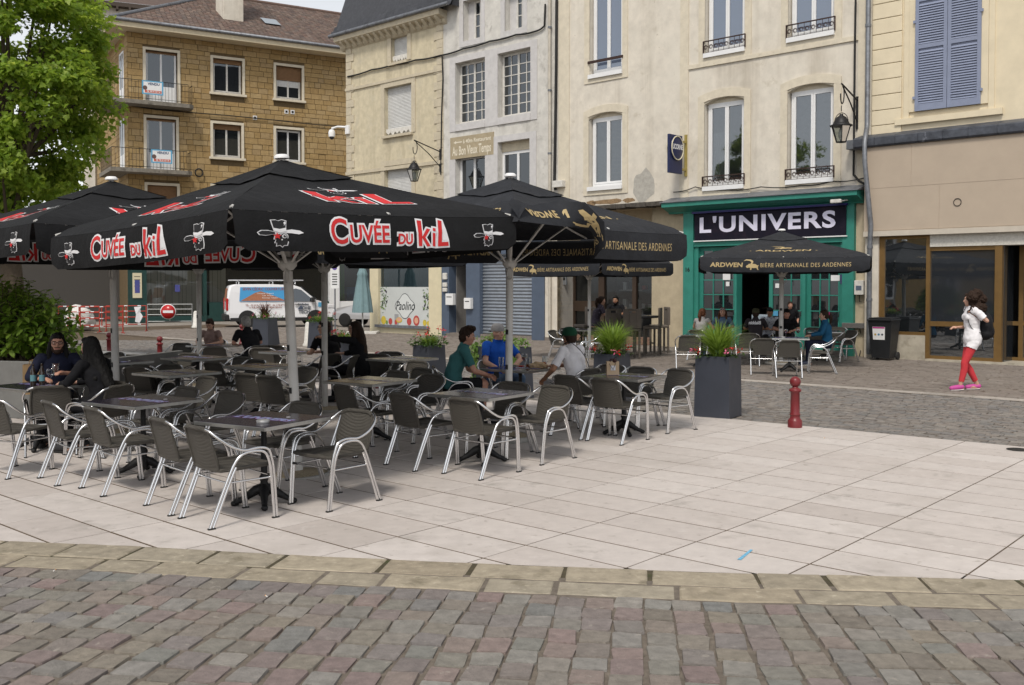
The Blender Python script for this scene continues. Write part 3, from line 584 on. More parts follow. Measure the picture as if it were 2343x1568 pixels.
MB().add([(sa0 + p[0], -.034, sz1 - .2 + p[1]) for p in ((.18, 0), (.32, .06), (.32, .02), (.62, .02), (.62, -.02), (.32, -.02), (.32, -.06))], [tuple(range(7))]).build('arrow', m_lime, sg)
MB().prism([(-.02, 13.1), (-.12, 13.2), (-.4, 13.45), (-.42, 13.62), (0, 13.62)], AB + .9, AG, axis='x').build('cornice', m_beigetrim, H2)
MB().add([(AB + .3, -.5, 13.62), (AG + .2, -.5, 13.62), (AG + .2, 4.5, 17), (AB + .3, 4.5, 17), (AG + .2, 9.4, 13.62), (AB + .3, 9.4, 13.62)], [(0, 1, 2, 3), (3, 2, 4, 5)]).build('roof', m_slate, H2)
MB().tube([(AG - .28, -.1, 13.5), (AG - .28, -.1, 8.4), (AG - .26, -.1, 8.3), (AG - .26, -.1, .2)], .055, 10).build('downpipe', mat('cream_pipe', (.47, .43, .36), .6, n=(6, .2), n2=(9, (.3, .25, .19), .64)), H2)
for z in (10.5, 8.4, 6.3, 4.5, 2.5): MB().lathe([(.07, -.03), (.07, .03)], (AG - .265, -.1, z), 10).build('pipe_collar', m_zinc, H2)
# ground floor of the grey house: blue grey frame, doorway, steel shutter
bx = [FR.px(x, 690)[0] for x in (1013, 1030, 1069, 1092, 1100, 1219, 1226, 1250)]
MB().box(bx[0] + .004, bx[7] - .5 + .5, -.10, .3, 2.98, 3.4).box(bx[0] + .004, bx[1], -.07, .3, 0, 2.98).box(bx[2], bx[4], -.07, .3, 0, 2.98).box(bx[5], bx[7] - .05, -.07, .3, 0, 2.98).box(bx[1], bx[2], -.05, .3, 2.75, 2.98).build('shopfront_frame', m_bluegrey, H2)
MB().box(bx[7] - .05, AG - .001, -.02, .3, 0, 3.4).build('plaster_pier', m_cream, H2)
MB().box(bx[1], bx[2], .9, .95, 0, 2.75).build('inner_door', mat('dim_grey_door', (.12, .12, .12), .7), H2); MB().box(bx[1], bx[1] + .04, .3, .9, 0, 2.75).box(bx[2] - .04, bx[2], .3, .9, 0, 2.75).box(bx[1], bx[2], .3, .9, 2.7, 2.75).build('lobby', mat('lobby_wall', (.2, .19, .18), .8, n=(5, .2)), H2)
MB().box(bx[1] - .1, bx[2] + .1, -.15, .9, 0, .1).build('step', m_flag, H2)
rs = MB().box(bx[4], bx[5], .12, .16, .1, 2.98).build('steel_shutter', m_steel, H2)
z = .12
sl = MB().add([(bx[4] + .01, .115, 0), (bx[5] - .01, .115, 0), (bx[5] - .01, .075, .05), (bx[4] + .01, .075, .05), (bx[5] - .01, .115, .112), (bx[4] + .01, .115, .112)], [(0, 1, 2, 3), (3, 2, 4, 5)]).mesh('slat', m_steel)
while z < 2.88: link('slat', sl, rs, (0, 0, z)); z += .118
MB().box(bx[0], AG, -.04, .2, 0, .12).build('plinth', m_flag, H2)
for (x, y0, y1, w_) in ((1037, 672, 698, 17), (1078, 682, 707, 15)):
    r_ = FR.rect(x - w_ / 2, y0, x + w_ / 2, y1); mbx = MB().box(r_[0], r_[1], -.22, -.071, r_[2], r_[3], bev=.01).build('mailbox', m_white, H2); MB().box(r_[0] + .06, r_[1] - .06, -.224, -.219, r_[3] - .14, r_[3] - .11).build('slot', m_black, mbx)
for y0, y1 in ((625, 640), (647, 657), (659, 668)): r_ = FR.rect(1018, y0, 1027, y1); MB().box(r_[0], r_[1], -.15, -.071, r_[2], r_[3], bev=.02).build('junction_box', m_oldwhite, H2)
# ---------------------------------------------------------------- cream house with the green cafe front
H3 = house('cream_house', FR, 'tall cream rendered house above the green cafe front with white arched windows')
zlo = (4.72, 7.35); zup = (8.62, 11.9)
def aa(x0, x1, y): return FR.px(x0, y)[0], FR.px(x1, y)[0]
q3 = {}
for k, (x0, x1, y, zr) in {'A1': (1349, 1424, 100, zup), 'A2': (1347, 1424, 350, (5.0, 7.42)), 'B1': (1613, 1704, 60, zup), 'B2': (1803, 1909, 30, zup), 'C1': (1611, 1702, 340, zlo), 'C2': (1801, 1907, 320, zlo)}.items(): q3[k] = (*aa(x0, x1, y), *zr)
wall_holes(AG, AE + .02, 4.35, 14, list(q3.values()), depth=.26).build('wall', m_cream, H3); shell(AG, AE + .02, 0, 14, 9, H3, m_cream)
for k, q in q3.items():
    ri = .15
    arch_cap(q, ri, 0.001, .25).build('arch', m_creamtrim, H3)
    surround(q, .21, -.028, ri, ht=.24).build('window_surround', m_creamtrim, H3)
    w_ = window(H3, (q[0] + .04, q[1] - .02, q[2] + .06, q[3] - ri * .9), .17, 2, 1, 1, .075, m_white, m_glassb if k in ('B1', 'B2', 'A1') else glass_mat('mid_window_glass', (.045, .052, .06), clear=.8, ior=2.5), curtain={'A2': 'left', 'C1': 'left', 'C2': None}.get(k))
    MB().box(q[0] - .02, q[1] + .02, -.09, .25, q[2] - .07, q[2] + .06).build('sill', m_white, H3); MB().box(q[0], q[1], .15, .26, q[3] - ri * .9 - .001, q[3]).build('window_head', m_creamtrim, H3)
    if k == 'A1': MB().box(q[0] - .04, q[1] + .04, -.07, -.02, q[2] + .42, q[2] + .5).build('safety_rail', mat('rust_brown_iron', (.05, .028, .024), .6, .4), H3)
    elif k[0] in 'BC': railing(H3, q, .36 if k[0] == 'C' else .42)
pil = [FR.px(x, 300)[0] for x in (1279, 1303, 1556, 1575, 1962, 1984)]
for k in (0, 2, 4): MB().box(pil[k], pil[k + 1], -.03, .01, 4.4, 14).build('pilaster', m_creamtrim, H3)
MB().box(pil[3], pil[4], -.045, .01, 8.3, 8.42).build('string_course', m_creamtrim, H3)
# broken ledge over the recessed shop
l0, l1 = AG + .35, FR.px(1536, 450)[0]; led = MB(); n = 22
for i in range(n):
    a, b = l0 + (l1 - l0) * i / n, l0 + (l1 - l0) * (i + 1) / n; led.box(a, b - .001, -.55 + random.uniform(-.015, .02), .01, 4.28 + random.uniform(-.02, .01), 4.40 + random.uniform(-.006, .006))
led.build('broken_ledge', mat('mossy_crumbling_concrete', (.075, .065, .055), .95, n=(6, .4), n2=[(5, (.33, .30, .25), .60, .08), (9, (.03, .035, .012), .6)], bump=(20, .6)), H3)
br_ = MB()
for (a, z, w_, h) in ((l0 + 1.1, 4.54, .22, .10), (l0 + 1.75, 4.56, .6, .09), (l0 + 2.6, 4.55, .25, .07)):
    pts = [(a + w_ * math.cos(g) * random.uniform(.8, 1.15), z + h * math.sin(g) * random.uniform(.7, 1.2)) for g in [i * .449 for i in range(14)]]; br_.prism(pts, -.003, .003)
br_.build('exposed_brick_patch', mat('exposed_brick', (.27, .18, .10), .95, n=(12, .4), bump=(18, .8)), H3)
pts = [(l0 + 3.15 + .42 * math.cos(g) * random.uniform(.8, 1.1), 4.95 + .5 * math.sin(g) * random.uniform(.8, 1.2)) for g in [i * .449 for i in range(14)]]; MB().prism(pts, -.004, .003).build('cement_patch', mat('grey_cement', (.40, .38, .34), .9, n=(9, .2)), H3)
# recessed shop under the ledge: stone wall, glazed front
s0, s1 = FR.px(1311, 680, .9)[0], FR.px(1526, 680, .9)[0]; m_st = mat('stained_stone_wall', (.43, .36, .25), .9, n=(3, .15), streak=(1.3, (.20, .16, .11), .55), bump=(30, .3))
MB().box(AG, s0 - .55, -.01, .3, 0, 4.3).build('stone_pier', m_st, H3)
MB().box(s0 - .55, s0, .35, .7, 0, 4.3).build('stone_pier', m_cream, H3); MB().box(s1 + .0, AU * 0 + FR.px(1574, 650)[0], .05, .6, 0, 4.3).build('stone_pier', m_st, H3)
MB().box(s0 - .55, s1, .6, .9, 3.1, 4.3).build('lintel_wall', m_st, H3); MB().add([(s0 - .6, -.01, 4.28), (s1 + .3, -.01, 4.28), (s1 + .3, 2, 4.28), (s0 - .6, 2, 4.28)], [(0, 1, 2, 3)]).build('soffit', m_st, H3)
m_brn = mat('brown_aluminium', (.06, .04, .028), .5, .4)
gx = [s0 + (s1 - s0) * t for t in (0, .3, .36, .66, .70, .97, 1)]
fr_ = MB().box(gx[0], gx[0] + .12, .82, .95, 0, 3.1).box(gx[1], gx[2], .82, .95, 0, 3.1).box(gx[3], gx[4], .82, .95, 0, 3.1).box(gx[5], gx[6], .82, .95, 0, 3.1).box(gx[0], gx[6], .83, .94, 3.02, 3.1).box(gx[0], gx[6], .83, .94, 0, .12).box(gx[0], gx[1], .83, .94, 1.0, 1.35).build('shop_frame', m_brn, H3)
for a, b, z0 in ((gx[0] + .12, gx[1], 1.35), (gx[0] + .12, gx[1], .12), (gx[2], gx[3], .12), (gx[4], gx[5], .12)): MB().add([(a, .9, z0), (b, .9, z0), (b, .9, 3.02 if z0 != .12 or a > gx[1] else 1.0), (a, .9, 3.02 if z0 != .12 or a > gx[1] else 1.0)], [(0, 1, 2, 3)]).build('pane', m_clear, fr_)
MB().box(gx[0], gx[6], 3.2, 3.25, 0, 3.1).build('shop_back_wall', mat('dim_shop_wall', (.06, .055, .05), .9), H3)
for z in (1.1, 1.7, 2.3):
    sh = MB().box(gx[2] + .1, gx[3] - .1, 1.5, 1.9, z, z + .03).build('display_shelf', m_oldwhite, H3)
    for i in range(7): h = random.uniform(.12, .3); MB().box(gx[2] + .2 + i * .26, gx[2] + .34 + i * .26, 1.6, 1.75, z + .031, z + .031 + h, bev=.01).build('boxed_goods', random.choice((m_white, m_oldwhite, mat('dark_pack', (.04, .05, .07), .5), mat('print_red', (.42, .06, .05), .6))), sh)
MB().box(s0 - .2, s1 + .1, .3, .9, 0, .1).box(s0 - .1, s1, .55, .9, .1, .2).build('step', mat('red_brown_step', (.2, .12, .085), .8, n=(8, .2)), H3)
r_ = FR.rect(1287, 625, 1297, 652, .35); ic = MB().box(r_[0], r_[1], .3, .352, r_[2], r_[3], bev=.008).build('intercom', m_steel, H3); MB().box(r_[0] + .05, r_[1] - .05, .296, .301, r_[2] + .15, r_[2] + .25).build('button_panel', m_black, ic)
# ---------------------------------------------------------------- the green cafe front
g0, g1 = FR.px(1572, 650)[0], FR.px(1958, 650)[0]; CY = -.16
for b_ in ((g0 - .05, g0 + .30), (g1 - .32, g1)): MB().box(b_[0], b_[1], CY, .3, 0, 4.02).build('cafe_pilaster', m_green, H3)
MB().prism([(CY - .02, 4.02), (CY - .05, 4.06), (CY - .30, 4.16), (CY - .42, 4.2), (CY - .42, 4.32), (0.0, 4.36), (0, 4.02)], g0 - .55, g1 + .25, axis='x').build('cafe_cornice', m_green, H3)
MB().prism([(CY - .46, 4.325), (CY - .46, 4.345), (0.0, 4.52), (0, 4.38)], g0 - .6, g1 + .3, axis='x').build('cornice_flashing', m_zinc, H3)
MB().box(g0 + .30, g1 - .32, CY + .02, .3, 3.02, 3.17).build('cafe_transom', m_green, H3)
b0, b1, bz0, bz1 = *[FR.px(x, 520, CY)[0] for x in (1590, 1936)], 3.19, 3.98
m_space = mat('starry_print', (.010, .009, .018), .6, spec=.15, n2=[(55, (.75, .75, .85), .765, .02), (3, (.03, .018, .03), .5, .3), (130, (.8, .8, .85), .75, .02)])
sg = MB().box(b0, b1, CY - .04, .2, bz0, bz1).build('cafe_sign', m_space, H3); sg['label'] = 'black starry sign board reading L\'UNIVERS in white'
MB().box(b0 - .03, b1 + .03, CY - .05, .2, bz0 - .03, bz0).build('sign_edge', m_white, sg); MB().box(b0 - .05, b1 + .05, CY - .12, .2, bz1 + .002, bz1 + .06).build('light_bar', mat('dark_blue_tube', (.02, .02, .12), .4), sg)
m_let = mat('letter_white', (.68, .66, .80), .4, n=(2, .12))
bc, bw = (b0 + b1) / 2, b1 - b0
v, f = text("L'UNIVERS", 1.0, .03, spacing=1.12); ws = max(p[0] for p in v) - min(p[0] for p in v); hs_ = max(p[1] for p in v) - min(p[1] for p in v); mx_ = (max(p[0] for p in v) + min(p[0] for p in v)) / 2; my_ = (max(p[1] for p in v) + min(p[1] for p in v)) / 2
decal('lettering', [([((p[0] - mx_) * bw * .90 / ws, (p[1] - my_) * .48 / hs_) for p in v], f, 0, .012)], lambda u, v_, h: (bc - .01 * bw + u, CY - .042 - h, (bz0 + bz1) / 2 + .06 + v_), m_let, sg)
# glazed doors and windows: px spans of the leaves
ex = [FR.px(x, 690)[0] for x in (1600, 1684, 1688, 1756, 1758, 1838, 1845, 1925)]
def leaf(q, rows=5, cols=3, op=0.0):
    a0, a1, z0, z1 = q; st = .11; mb = MB(); y = .02
    mb.box(a0, a0 + st, y, y + .06, z0, z1); mb.box(a1 - st, a1, y, y + .06, z0, z1); mb.box(a0 + st, a1 - st, y + .001, y + .059, z1 - st, z1); mb.box(a0 + st, a1 - st, y + .001, y + .059, z0, z0 + .62); mb.box(a0 + st + .06, a1 - st - .06, y - .012, y + .02, z0 + .1, z0 + .52)
    x0, x1, p0, p1 = a0 + st, a1 - st, z0 + .62, z1 - st
    for c in range(1, cols): xx = x0 + (x1 - x0) * c / cols; mb.box(xx - .014, xx + .014, y + .004, y + .05, p0, p1)
    for r_ in range(1, rows): zz = p0 + (p1 - p0) * r_ / rows; mb.box(x0, x1, y + .006, y + .048, zz - .014, zz + .014)
    o = mb.build('glazed_leaf', m_green, H3)
    for c in range(cols):
        for r_ in range(rows):
            xa, xb = x0 + (x1 - x0) * c / cols, x0 + (x1 - x0) * (c + 1) / cols; za, zb = p0 + (p1 - p0) * r_ / rows, p0 + (p1 - p0) * (r_ + 1) / rows; t = random.uniform(-.004, .004)
            MB().add([(xa, y + .03 + t, za), (xb, y + .03 - t, za), (xb, y + .03 - t, zb), (xa, y + .03 + t, zb)], [(0, 1, 2, 3)]).build('pane', m_glass, o)
    return o
for k in (0, 4, 6): o = leaf((ex[k], ex[k + 1], .12, 3.0)); MB().tube([(ex[k + 1] - .06, -.02, 1.15), (ex[k + 1] - .06, -.05, 1.15), (ex[k + 1] - .06, -.05, 1.02)], .012, 6).build('door_handle', m_black, o)
for b_ in ((g0 + .30, ex[0]), (ex[5], ex[6]), (ex[7], g1 - .32), (ex[1], ex[2])): MB().box(b_[0], b_[1], CY + .07, .22, .12, 3.02).build('cafe_post', m_green, H3)
MB().box(g0 + .3, g1 - .3, -.12, .3, 0, .12).build('step', m_flag, H3)
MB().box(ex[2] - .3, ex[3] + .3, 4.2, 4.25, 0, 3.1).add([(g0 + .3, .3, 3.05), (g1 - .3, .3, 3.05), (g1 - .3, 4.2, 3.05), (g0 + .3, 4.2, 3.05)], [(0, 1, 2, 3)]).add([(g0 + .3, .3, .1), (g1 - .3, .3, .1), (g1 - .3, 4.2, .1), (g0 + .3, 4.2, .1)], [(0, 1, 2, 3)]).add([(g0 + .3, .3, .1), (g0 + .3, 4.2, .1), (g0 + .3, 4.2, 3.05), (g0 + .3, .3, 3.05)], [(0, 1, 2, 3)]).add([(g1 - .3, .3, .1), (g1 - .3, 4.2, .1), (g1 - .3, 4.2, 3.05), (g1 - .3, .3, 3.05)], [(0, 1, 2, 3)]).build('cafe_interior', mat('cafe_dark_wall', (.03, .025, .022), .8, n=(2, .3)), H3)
MB().box(ex[2] + .1, ex[3] + 1.5, 2.2, 2.8, .1, 1.15, bev=.02).box(ex[2] - .4, ex[3] + 1.6, 2.15, 2.85, 1.15, 1.2).build('bar_counter', mat('dark_wood', (.05, .03, .018), .5), H3)
for i in range(9): MB().lathe([(.035, 0), (.035, .18), (.014, .22), (.014, .3)], (ex[2] + .2 + i * .26, 2.5, 1.202), 8).build('bar_bottle', drink_mat('bottle_green%d' % i, (.2, .35, .15)) if i % 2 else m_black, H3)
MB().box(ex[2] + .15, ex[2] + .75, .5, 1.0, .1, 1.02, bev=.02).build('drinks_cabinet', mat('pale_blue_panel', (.3, .36, .42), .5), H3)
for (x0, y0, x1, y1, c, nm) in ((1653, 626, 1670, 641, m_white, 'notice'), (1660, 645, 1668, 655, m_white, 'notice'), (1900, 630, 1920, 643, m_white, 'notice'), (1926, 628, 1953, 650, mat('purple_poster', (.05, .03, .12), .5, n2=(18, (.5, .4, .2), .62)), 'poster'), (1773, 649, 1784, 659, m_white, 'notice'), (1768, 712, 1779, 723, mat('blue_sticker', (.08, .3, .5), .5), 'sticker')):
    r_ = FR.rect(x0, y0, x1, y1); yy = (CY + .055) if nm == 'poster' else .012; MB().box(r_[0], r_[1], yy - .006, yy, r_[2], r_[3]).build(nm, c, H3)
n16 = FR.px(1577, 618); sheet_text(H3, 'house_number', '16', g0 + .1, n16[1], .17, CY - .004, m_black, .006)
MB().box(g1, AE + .02, -.03, .3, 0, 4.35).build('stone_pier', mat('stained_cream_pier', (.50, .42, .30), .9, n=(3, .15), streak=(1.8, (.28, .22, .15), .58), bump=(30, .3)), H3)
mb_ = FR.rect(1957, 642, 1978, 675, -.1); em = MB().box(mb_[0], mb_[1], -.2, -.032, mb_[2], mb_[3], bev=.012).build('meter_box', m_oldwhite, H3); MB().box(mb_[0] + .05, mb_[0] + .2, -.205, -.199, mb_[2] + .12, mb_[2] + .24).build('meter_screen', mat('grey_blue_screen', (.1, .12, .17), .3), em)
cable(em, [(mb_[0] + .1, -.1, mb_[2]), (mb_[0] + .12, -.12, mb_[2] - .18), (mb_[0] + .28, -.12, mb_[2] - .2), (mb_[1] + .05, -.1, mb_[2] + .05), (mb_[1] + .1, -.07, mb_[2] + .8)])
cc = FR.px(1940, 463); cv = MB().box(cc[0] - .25, cc[0] + .05, CY - .4, CY - .3, cc[1] - .05, cc[1] + .05, bev=.02).tube([(cc[0] + .02, CY - .34, cc[1]), (cc[0] + .12, CY - .25, cc[1] + .02), (cc[0] + .12, CY, cc[1] + .04)], .02, 6).build('wall_camera', m_oldwhite, H3)
# ---------------------------------------------------------------- yellow house with shutters, right end
H4 = house('yellow_house', FR, 'yellow cream house with lavender louvred shutters above a taupe shopfront, right edge')
E0, E1 = AE + .02, 14.0
wq = (*aa(2096, 2246, 130), 6.25, 10.9)
wall_holes(E0, E1, 5.55, 14, [(wq[0], wq[1], wq[2], wq[3]), (wq[1] + 2.6, wq[1] + 4.3, wq[2], wq[3])], depth=.2).build('wall', m_yellow, H4); shell(E0, E1, 0, 14, 9, H4, m_yellow)
k = 0; z = 5.62
a0, a1 = FR.px(1996, 200)[0], FR.px(2063, 200)[0]
while z < 13.5: MB().box(a0, a1, -.05, .01, z, z + .375, bev=.012).build('rusticated_block', m_yellow, H4); z += .39
MB().box(E0 + .003, a0 - .01, -.03, .01, 5.6, 14).build('plain_strip', m_yellow, H4)
surround(wq, .16, -.05, sill=False).build('window_surround', m_yellow, H4); MB().box(wq[0] - .5, wq[1] + .5, -.09, .01, 5.95, 6.1).box(wq[0] - .3, wq[0] - .165, -.035, .01, 6.1, 13).box(wq[1] + .165, wq[1] + .3, -.035, .01, 6.1, 13).build('sill_course', m_yellow, H4)
def louvre(a0, a1, z0, z1, y):
    mb = MB(); st = .085; mb.box(a0, a0 + st, y - .045, y, z0, z1); mb.box(a1 - st, a1, y - .045, y, z0, z1)
    zs = [z0, z0 + 1.55, z0 + 2.72, z1]; hb = .10
    for zz in zs[:-1]: mb.box(a0 + st, a1 - st, y - .044, y - .001, zz, zz + (.17 if zz == z0 else hb))
    mb.box(a0 + st, a1 - st, y - .044, y - .001, z1 - hb, z1); mb.box(a0 + st, a1 - st, y - .006, y - .002, z0, z1)
    o = mb.build('shutter', m_shut, H4)
    me = MB().add([(a0 + st, y - .04, 0), (a1 - st, y - .04, 0), (a1 - st, y - .008, .048), (a0 + st, y - .008, .048), (a0 + st, y - .04, .009), (a1 - st, y - .04, .009), (a1 - st, y - .008, .057), (a0 + st, y - .008, .057)], [(0, 1, 2, 3), (4, 7, 6, 5), (0, 4, 5, 1), (1, 5, 6, 2), (0, 3, 7, 4)]).mesh('slat', m_shut)
    for b, t in zip(zs, zs[1:]):
        zz = b + (.18 if b == z0 else hb + .01)
        while zz < t - (.15 if t == z1 else .06): link('slat', me, o, (0, 0, zz)); zz += .063
    for zz in (z0 + .3, z0 + 2.2): MB().box(a0 - .05 if a0 == wq[0] else a1 - .02, a0 + .02 if a0 == wq[0] else a1 + .05, y - .06, y - .03, zz, zz + .07).build('hinge', m_shut, o)
wm = (wq[0] + wq[1]) / 2
louvre(wq[0], wm - .006, wq[2], wq[3], -.05); louvre(wm + .006, wq[1], wq[2], wq[3], -.05)
# lead-covered ledge, taupe fascia
led = MB(); x = E0 - .25
while x < E1:
    l = random.uniform(.5, .7); led.prism([(-.52, 5.40), (-.55, 5.44), (-.55, 5.62), (-.5, 5.66), (.0, 5.8), (0, 5.40)], x, x + l - .008, axis='x'); x += l
led.build('lead_ledge', mat('weathered_lead', (.075, .082, .10), .5, .3, n=(5, .4), n2=[(4, (.23, .24, .28), .62, .08)], bump=(12, .4)), H4)
zs_ = [3.22, 5.40]
MB().box(E0 + .02, E1, -.45, .2, zs_[0], zs_[1]).build('taupe_fascia', m_taupe, H4)
pz = 4.34
for a, b, z0, z1 in ((E0 + .05, E0 + 1.9, zs_[0] + .05, pz - .004), (E0 + 1.908, 6.9, zs_[0] + .05, pz - .004), (E0 + .05, 3.9, pz + .004, 5.38), (3.908, 6.9, pz + .004, 5.38)): MB().box(a, b, -.458, -.44, z0, z1).build('fascia_panel', m_taupe, H4)
MB().box(E0 + .02, E1, -.50, -.3, zs_[0] - .1, zs_[0] + .03).build('fascia_edge', mat('pale_edge', (.5, .45, .38), .7, n=(5, .1)), H4)
FY = -.30
px_ = lambda x, y=690: FR.px(x, y, FY)[0]
f0 = [px_(x) for x in (2010, 2022, 2118, 2127, 2275, 2292, 2308, 2420)]
m_mar = mat('mottled_marble', (.40, .36, .29), .6, n=(4, .2), n2=[(5, (.25, .22, .17), .55, .15)])
MB().box(E0 + .02, f0[0], -.36, .2, 0, 3.12).build('stone_pier', m_cream, H4)
MB().box(f0[0] + .0, f0[2] + .05, FY - .02, .2, 0, .62).build('stone_plinth', m_mar, H4)
wf = MB().box(f0[0], f0[1], FY, FY + .08, .62, 3.12).box(f0[2], f0[3], FY - .03, FY + .1, .05, 3.12).box(f0[1], f0[2], FY, FY + .08, .62, .7).box(f0[1], f0[2], FY, FY + .08, 3.04, 3.12)
wf.box(f0[3], f0[4], FY - .001, FY + .08, 2.72, 2.82).box(f0[3], f0[4], FY - .002, FY + .08, .05, .13).box(f0[3], f0[4], FY - .002, FY + .08, .86, .98).box(f0[4], f0[5], FY - .03, FY + .1, .05, 2.82).box(f0[5], f0[7], FY + .75, FY + .83, .05, .13).box(f0[5], f0[7], FY + .75, FY + .83, .9, 1.0).box(f0[6], f0[6] + .1, FY + .74, FY + .84, .05, 2.82).build('shopfront_frame', m_bronze, H4)
m_mirror = glass_mat('reflective_glass', (.012, .014, .016), ior=3.6); m_film = glass_mat('filmed_glass', (.022, .025, .03), .05, ior=2.1)
for a, b, z0, z1, y, m_ in ((f0[1], f0[2], .7, 3.04, FY + .04, m_mirror), (f0[3], f0[4], .98, 2.72, FY + .04, m_film), (f0[3], f0[4], .13, .86, FY + .04, m_mirror), (f0[6] + .1, f0[7] + 2, 1.0, 2.82, FY + .79, m_film), (f0[6] + .1, f0[7] + 2, .13, .9, FY + .79, m_mirror)):
    MB().add([(a, y, z0), (b, y, z0), (b, y, z1), (a, y, z1)], [(0, 1, 2, 3)]).build('pane', m_, H4)
MB().box(f0[5], f0[5] + .02, FY + .1, FY + .8, .05, 2.82).build('pane', m_film, H4)
MB().box(f0[3], E1, FY - .05, .1, 2.82, 3.12).build('shutter_box', mat('roughcast_white', (.55, .53, .48), .9, n=(20, .2), bump=(40, .5)), H4)
MB().box(f0[2] + .06, E1, FY - .18, FY + .9, 0, .05).build('threshold', m_mar, H4); MB().box(f0[7] + 2, E1, -.3, .2, 0, 3.1).build('stone_pier', m_cream, H4)
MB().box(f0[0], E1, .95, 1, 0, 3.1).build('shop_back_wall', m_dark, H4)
# grey downpipe down the joint between the houses
d0, d1 = FR.px(1990, 150)[0], FR.px(2003, 600)[0]
dp = MB().tube([(d0, -.14, 13.5), (d0, -.14, 6.1), (d0 + .02, -.2, 5.95), (d0 + .12, -.5, 5.75), (d0 + .16, -.66, 5.5), (d0 + .18, -.68, 5.0), (d1 + .1, -.56, 3.4), (d1 + .05, -.5, 2.9), (d1 + .05, -.5, .1)], .062, 12)
for z, a, y in ((8.6, d0, -.14), (2.85, d1 + .05, -.5), (1.5, d1 + .05, -.5), (11, d0, -.14)): dp.lathe([(.075, -.04), (.078, 0), (.075, .04)], (a, y, z), 12)
tag(dp.build('downpipe', m_zinc, None, FR.o, FR.a), 'grey zinc downpipe between cream and yellow houses', 'downpipe')
hb_ = FR.px(1972, 322); tag(MB().box(hb_[0] - .28, hb_[0] + .22, -.35, -.032, 5.42, 5.66, bev=.01).build('rain_box', m_zinc, None, FR.o, FR.a), 'dark zinc rain box beside the downpipe joint', 'rain box')
# ---------------------------------------------------------------- ochre stone apartment block across the street
H5 = house('ochre_apartment_block', BR, 'ochre stone apartment block with balconies and brown tiled roof', 'apartment block')
K0, K1 = BR.px(293, 300)[0], BR.px(795, 300)[0] + 6
ZT = BR.px(293, 72)[1]; 
def bq(x0, y0, x1, y1): return BR.rect(x0, y0, x1, y1)
wins = {'d1': bq(333, 118, 406, 240), 'w1': bq(487, 136, 554, 215), 'w2': bq(631, 154, 690, 228), 'd2': bq(335, 272, 403, 392), 'w3': bq(487, 284, 552, 360), 'w4': bq(631, 298, 690, 372), 'd3': bq(337, 425, 405, 500), 'w5': bq(487, 428, 552, 500)}
zz = {}
for a, b in (('w1', 'w2'), ('w3', 'w4')): zb = (wins[a][2] + wins[b][2]) / 2; zt_ = (wins[a][3] + wins[b][3]) / 2; wins[a] = (*wins[a][:2], zb, zt_); wins[b] = (*wins[b][:2], zb, zt_)
GZ = 5.6
wall_holes(K0, K1, GZ, ZT, list(wins.values()), y=.05, depth=.22).build('wall', m_mortar, H5)
# stone courses, block by block
blocks = []; z = GZ
row = 0
while z < ZT - .03:
    h = min(random.choice((.27, .30, .24, .33)), ZT - z); x = K0 - .001 + (random.uniform(.1, .3) if row % 2 else 0)
    if x > K0: blocks.append((K0, x, z, z + h))
    while x < K1 - .02:
        l = min(random.choice((.34, .46, .52, .62, .74, .4)), K1 - x); blocks.append((x, x + l, z, z + h)); x += l
    z += h; row += 1
cut = []
for (x0, x1, z0, z1) in blocks:                                # trim blocks to the openings
    segs = [(x0, x1)]
    for q in wins.values():
        if z1 > q[2] - .12 and z0 < q[3] + .12: segs = [s_ for a, b in segs for s_ in ((a, min(b, q[0] - .12)), (max(a, q[1] + .12), b)) if s_[1] - s_[0] > .05]
    cut += [(a, b, z0, z1) for a, b in segs]
cubev = MB().box(-.5, .5, -.5, .5, -.5, .5).mesh('stone_block', m_ochre); rest = MB()
cut.sort(key=lambda c: -(c[1] - c[0]) * (c[3] - c[2]) if c[3] > 7.5 and c[0] < 11 else 0)
for k, (a, b, z0, z1) in enumerate(cut):
    d_ = random.uniform(.03, .055); g = .011
    if k < 300:
        o = link('stone_block', cubev, H5, ((a + b) / 2, .06 - d_ / 2, (z0 + z1) / 2)); o.scale = (b - a - g * 2, d_ + .02, z1 - z0 - g * 2)
    else: rest.box(a + g, b - g, .06 - d_, .06, z0 + g, z1 - g)
tag(rest.build('stone_block', m_ochre, H5), None, None, None, 'stuff')
